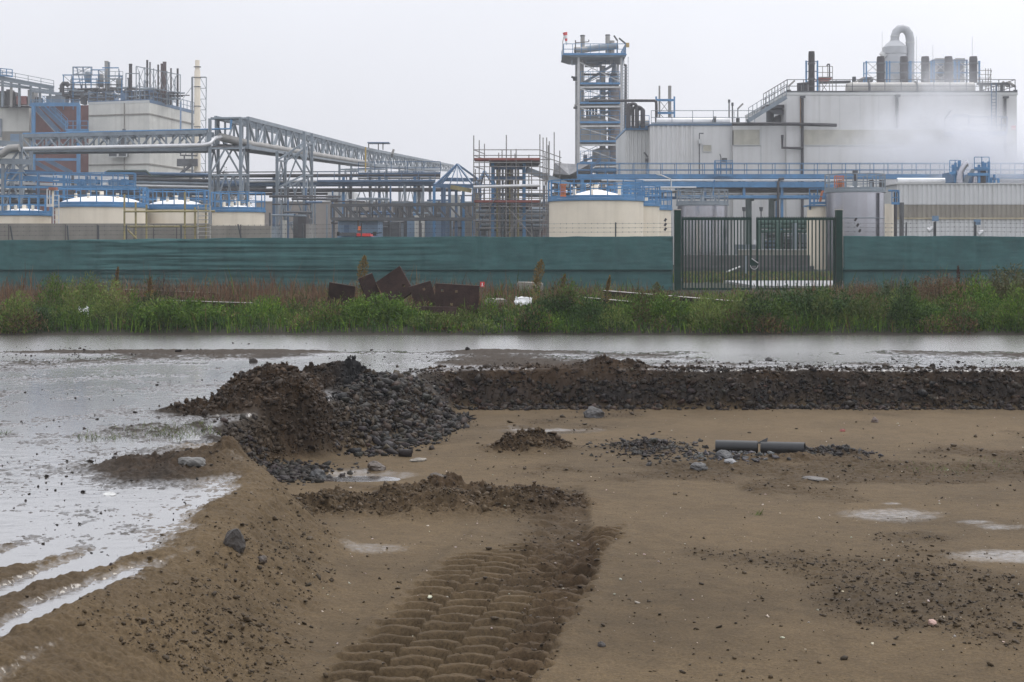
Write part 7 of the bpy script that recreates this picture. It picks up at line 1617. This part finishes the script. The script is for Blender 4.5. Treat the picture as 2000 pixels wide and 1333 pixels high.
steam(1815, 225, 120, 7.5, 4.4, 7.0, .34, .30, .37, 2, .35)
steam(1878, 140, 128.5, 4.5, 3.0, 3.0, .07, .3, .40, 3, .1)

hz_ = MB().box(-420, 420, -70, 800, -1.6, 34).build('haze', bpy.data.materials.new('rain_haze')); tag(hz_, kind='stuff')
hm = bpy.data.materials['rain_haze']; hm.use_nodes = True; N = hm.node_tree.nodes; N.remove(N['Principled BSDF'])
v = N.new('ShaderNodeVolumePrincipled'); v.inputs['Color'].default_value = (.96, .97, 1.0, 1); v.inputs['Density'].default_value = HAZE; hm.node_tree.links.new(v.outputs['Volume'], N['Material Output'].inputs['Volume'])

# ---------------------------------------------------------------- sky, sun, camera
SUN_EL, SUN_AZ = math.radians(56), math.radians(38)     # high, beyond the plant on the right: the near side of every heap is in soft shade
wd = bpy.data.worlds.new('World'); SC.world = wd; wd.use_nodes = True
N = wd.node_tree.nodes; L = wd.node_tree.links; bgd = N['Background']
sk_ = N.new('ShaderNodeTexSky'); sk_.sky_type = 'NISHITA'; sk_.sun_disc = False; sk_.sun_elevation = SUN_EL; sk_.sun_rotation = SUN_AZ; sk_.dust_density = 6; sk_.air_density = 1.5
tc = N.new('ShaderNodeTexCoord'); sx = N.new('ShaderNodeSeparateXYZ'); L.new(tc.outputs['Generated'], sx.inputs[0])
# overcast: brighter overhead than at the horizon, a little brighter to the right
g1 = N.new('ShaderNodeMapRange'); g1.inputs['From Min'].default_value = 0; g1.inputs['From Max'].default_value = 1; g1.inputs['To Min'].default_value = OV0; g1.inputs['To Max'].default_value = OV1; L.new(sx.outputs['Z'], g1.inputs['Value'])
g2 = N.new('ShaderNodeMath'); g2.operation = 'MULTIPLY_ADD'; g2.inputs[1].default_value = .22; g2.inputs[2].default_value = 1.0; L.new(sx.outputs['X'], g2.inputs[0])
cn = N.new('ShaderNodeTexNoise'); cn.inputs['Scale'].default_value = 2.2; cn.inputs['Detail'].default_value = 4; L.new(tc.outputs['Generated'], cn.inputs['Vector'])
cm = N.new('ShaderNodeMapRange'); cm.inputs['From Min'].default_value = .3; cm.inputs['From Max'].default_value = .7; cm.inputs['To Min'].default_value = .94; cm.inputs['To Max'].default_value = 1.06; L.new(cn.outputs['Fac'], cm.inputs['Value'])
m1 = N.new('ShaderNodeMath'); m1.operation = 'MULTIPLY'; L.new(g1.outputs['Result'], m1.inputs[0]); L.new(g2.outputs[0], m1.inputs[1])
m2 = N.new('ShaderNodeMath'); m2.operation = 'MULTIPLY'; L.new(m1.outputs[0], m2.inputs[0]); L.new(cm.outputs['Result'], m2.inputs[1])
cl = N.new('ShaderNodeVectorMath'); cl.operation = 'SCALE'; cl.inputs[0].default_value = OVC; L.new(m2.outputs[0], cl.inputs['Scale'])
mx = N.new('ShaderNodeMix'); mx.data_type = 'RGBA'; mx.inputs['Factor'].default_value = .93; L.new(sk_.outputs['Color'], mx.inputs['A']); L.new(cl.outputs['Vector'], mx.inputs['B'])
L.new(mx.outputs['Result'], bgd.inputs['Color']); bgd.inputs['Strength'].default_value = 0.1
sl = bpy.data.lights.new('sun', 'SUN'); sl.energy = SUNE; sl.angle = math.radians(25); sl.color = (1, .97, .93)
so = bpy.data.objects.new('sun', sl); COL.objects.link(so)
d = Vector((-math.sin(SUN_AZ)*math.cos(SUN_EL)*-1, math.cos(SUN_AZ)*math.cos(SUN_EL), math.sin(SUN_EL)))
so.rotation_euler = d.to_track_quat('Z', 'Y').to_euler(); so.location = (0, -5, 30)
cd = bpy.data.cameras.new('camera'); cd.sensor_width = 36; cd.lens = F/2000*36; cd.shift_y = -(666.5-HOR)/2000; cd.clip_start = .1; cd.clip_end = 3000
co = bpy.data.objects.new('camera', cd); COL.objects.link(co); co.location = (0, 0, EYE); co.rotation_euler = (math.pi/2, 0, 0); SC.camera = co
vs = SC.view_settings; vs.view_transform = 'Standard'; vs.look = 'None'; vs.gamma = 1; vs.exposure = EXPO
cy_ = SC.cycles; cy_.use_denoising = True; cy_.max_bounces = 6; cy_.diffuse_bounces = 2; cy_.glossy_bounces = 3; cy_.transmission_bounces = 2; cy_.volume_bounces = 4; cy_.volume_max_steps = 256; cy_.volume_step_rate = 2.0; cy_.sample_clamp_indirect = 6
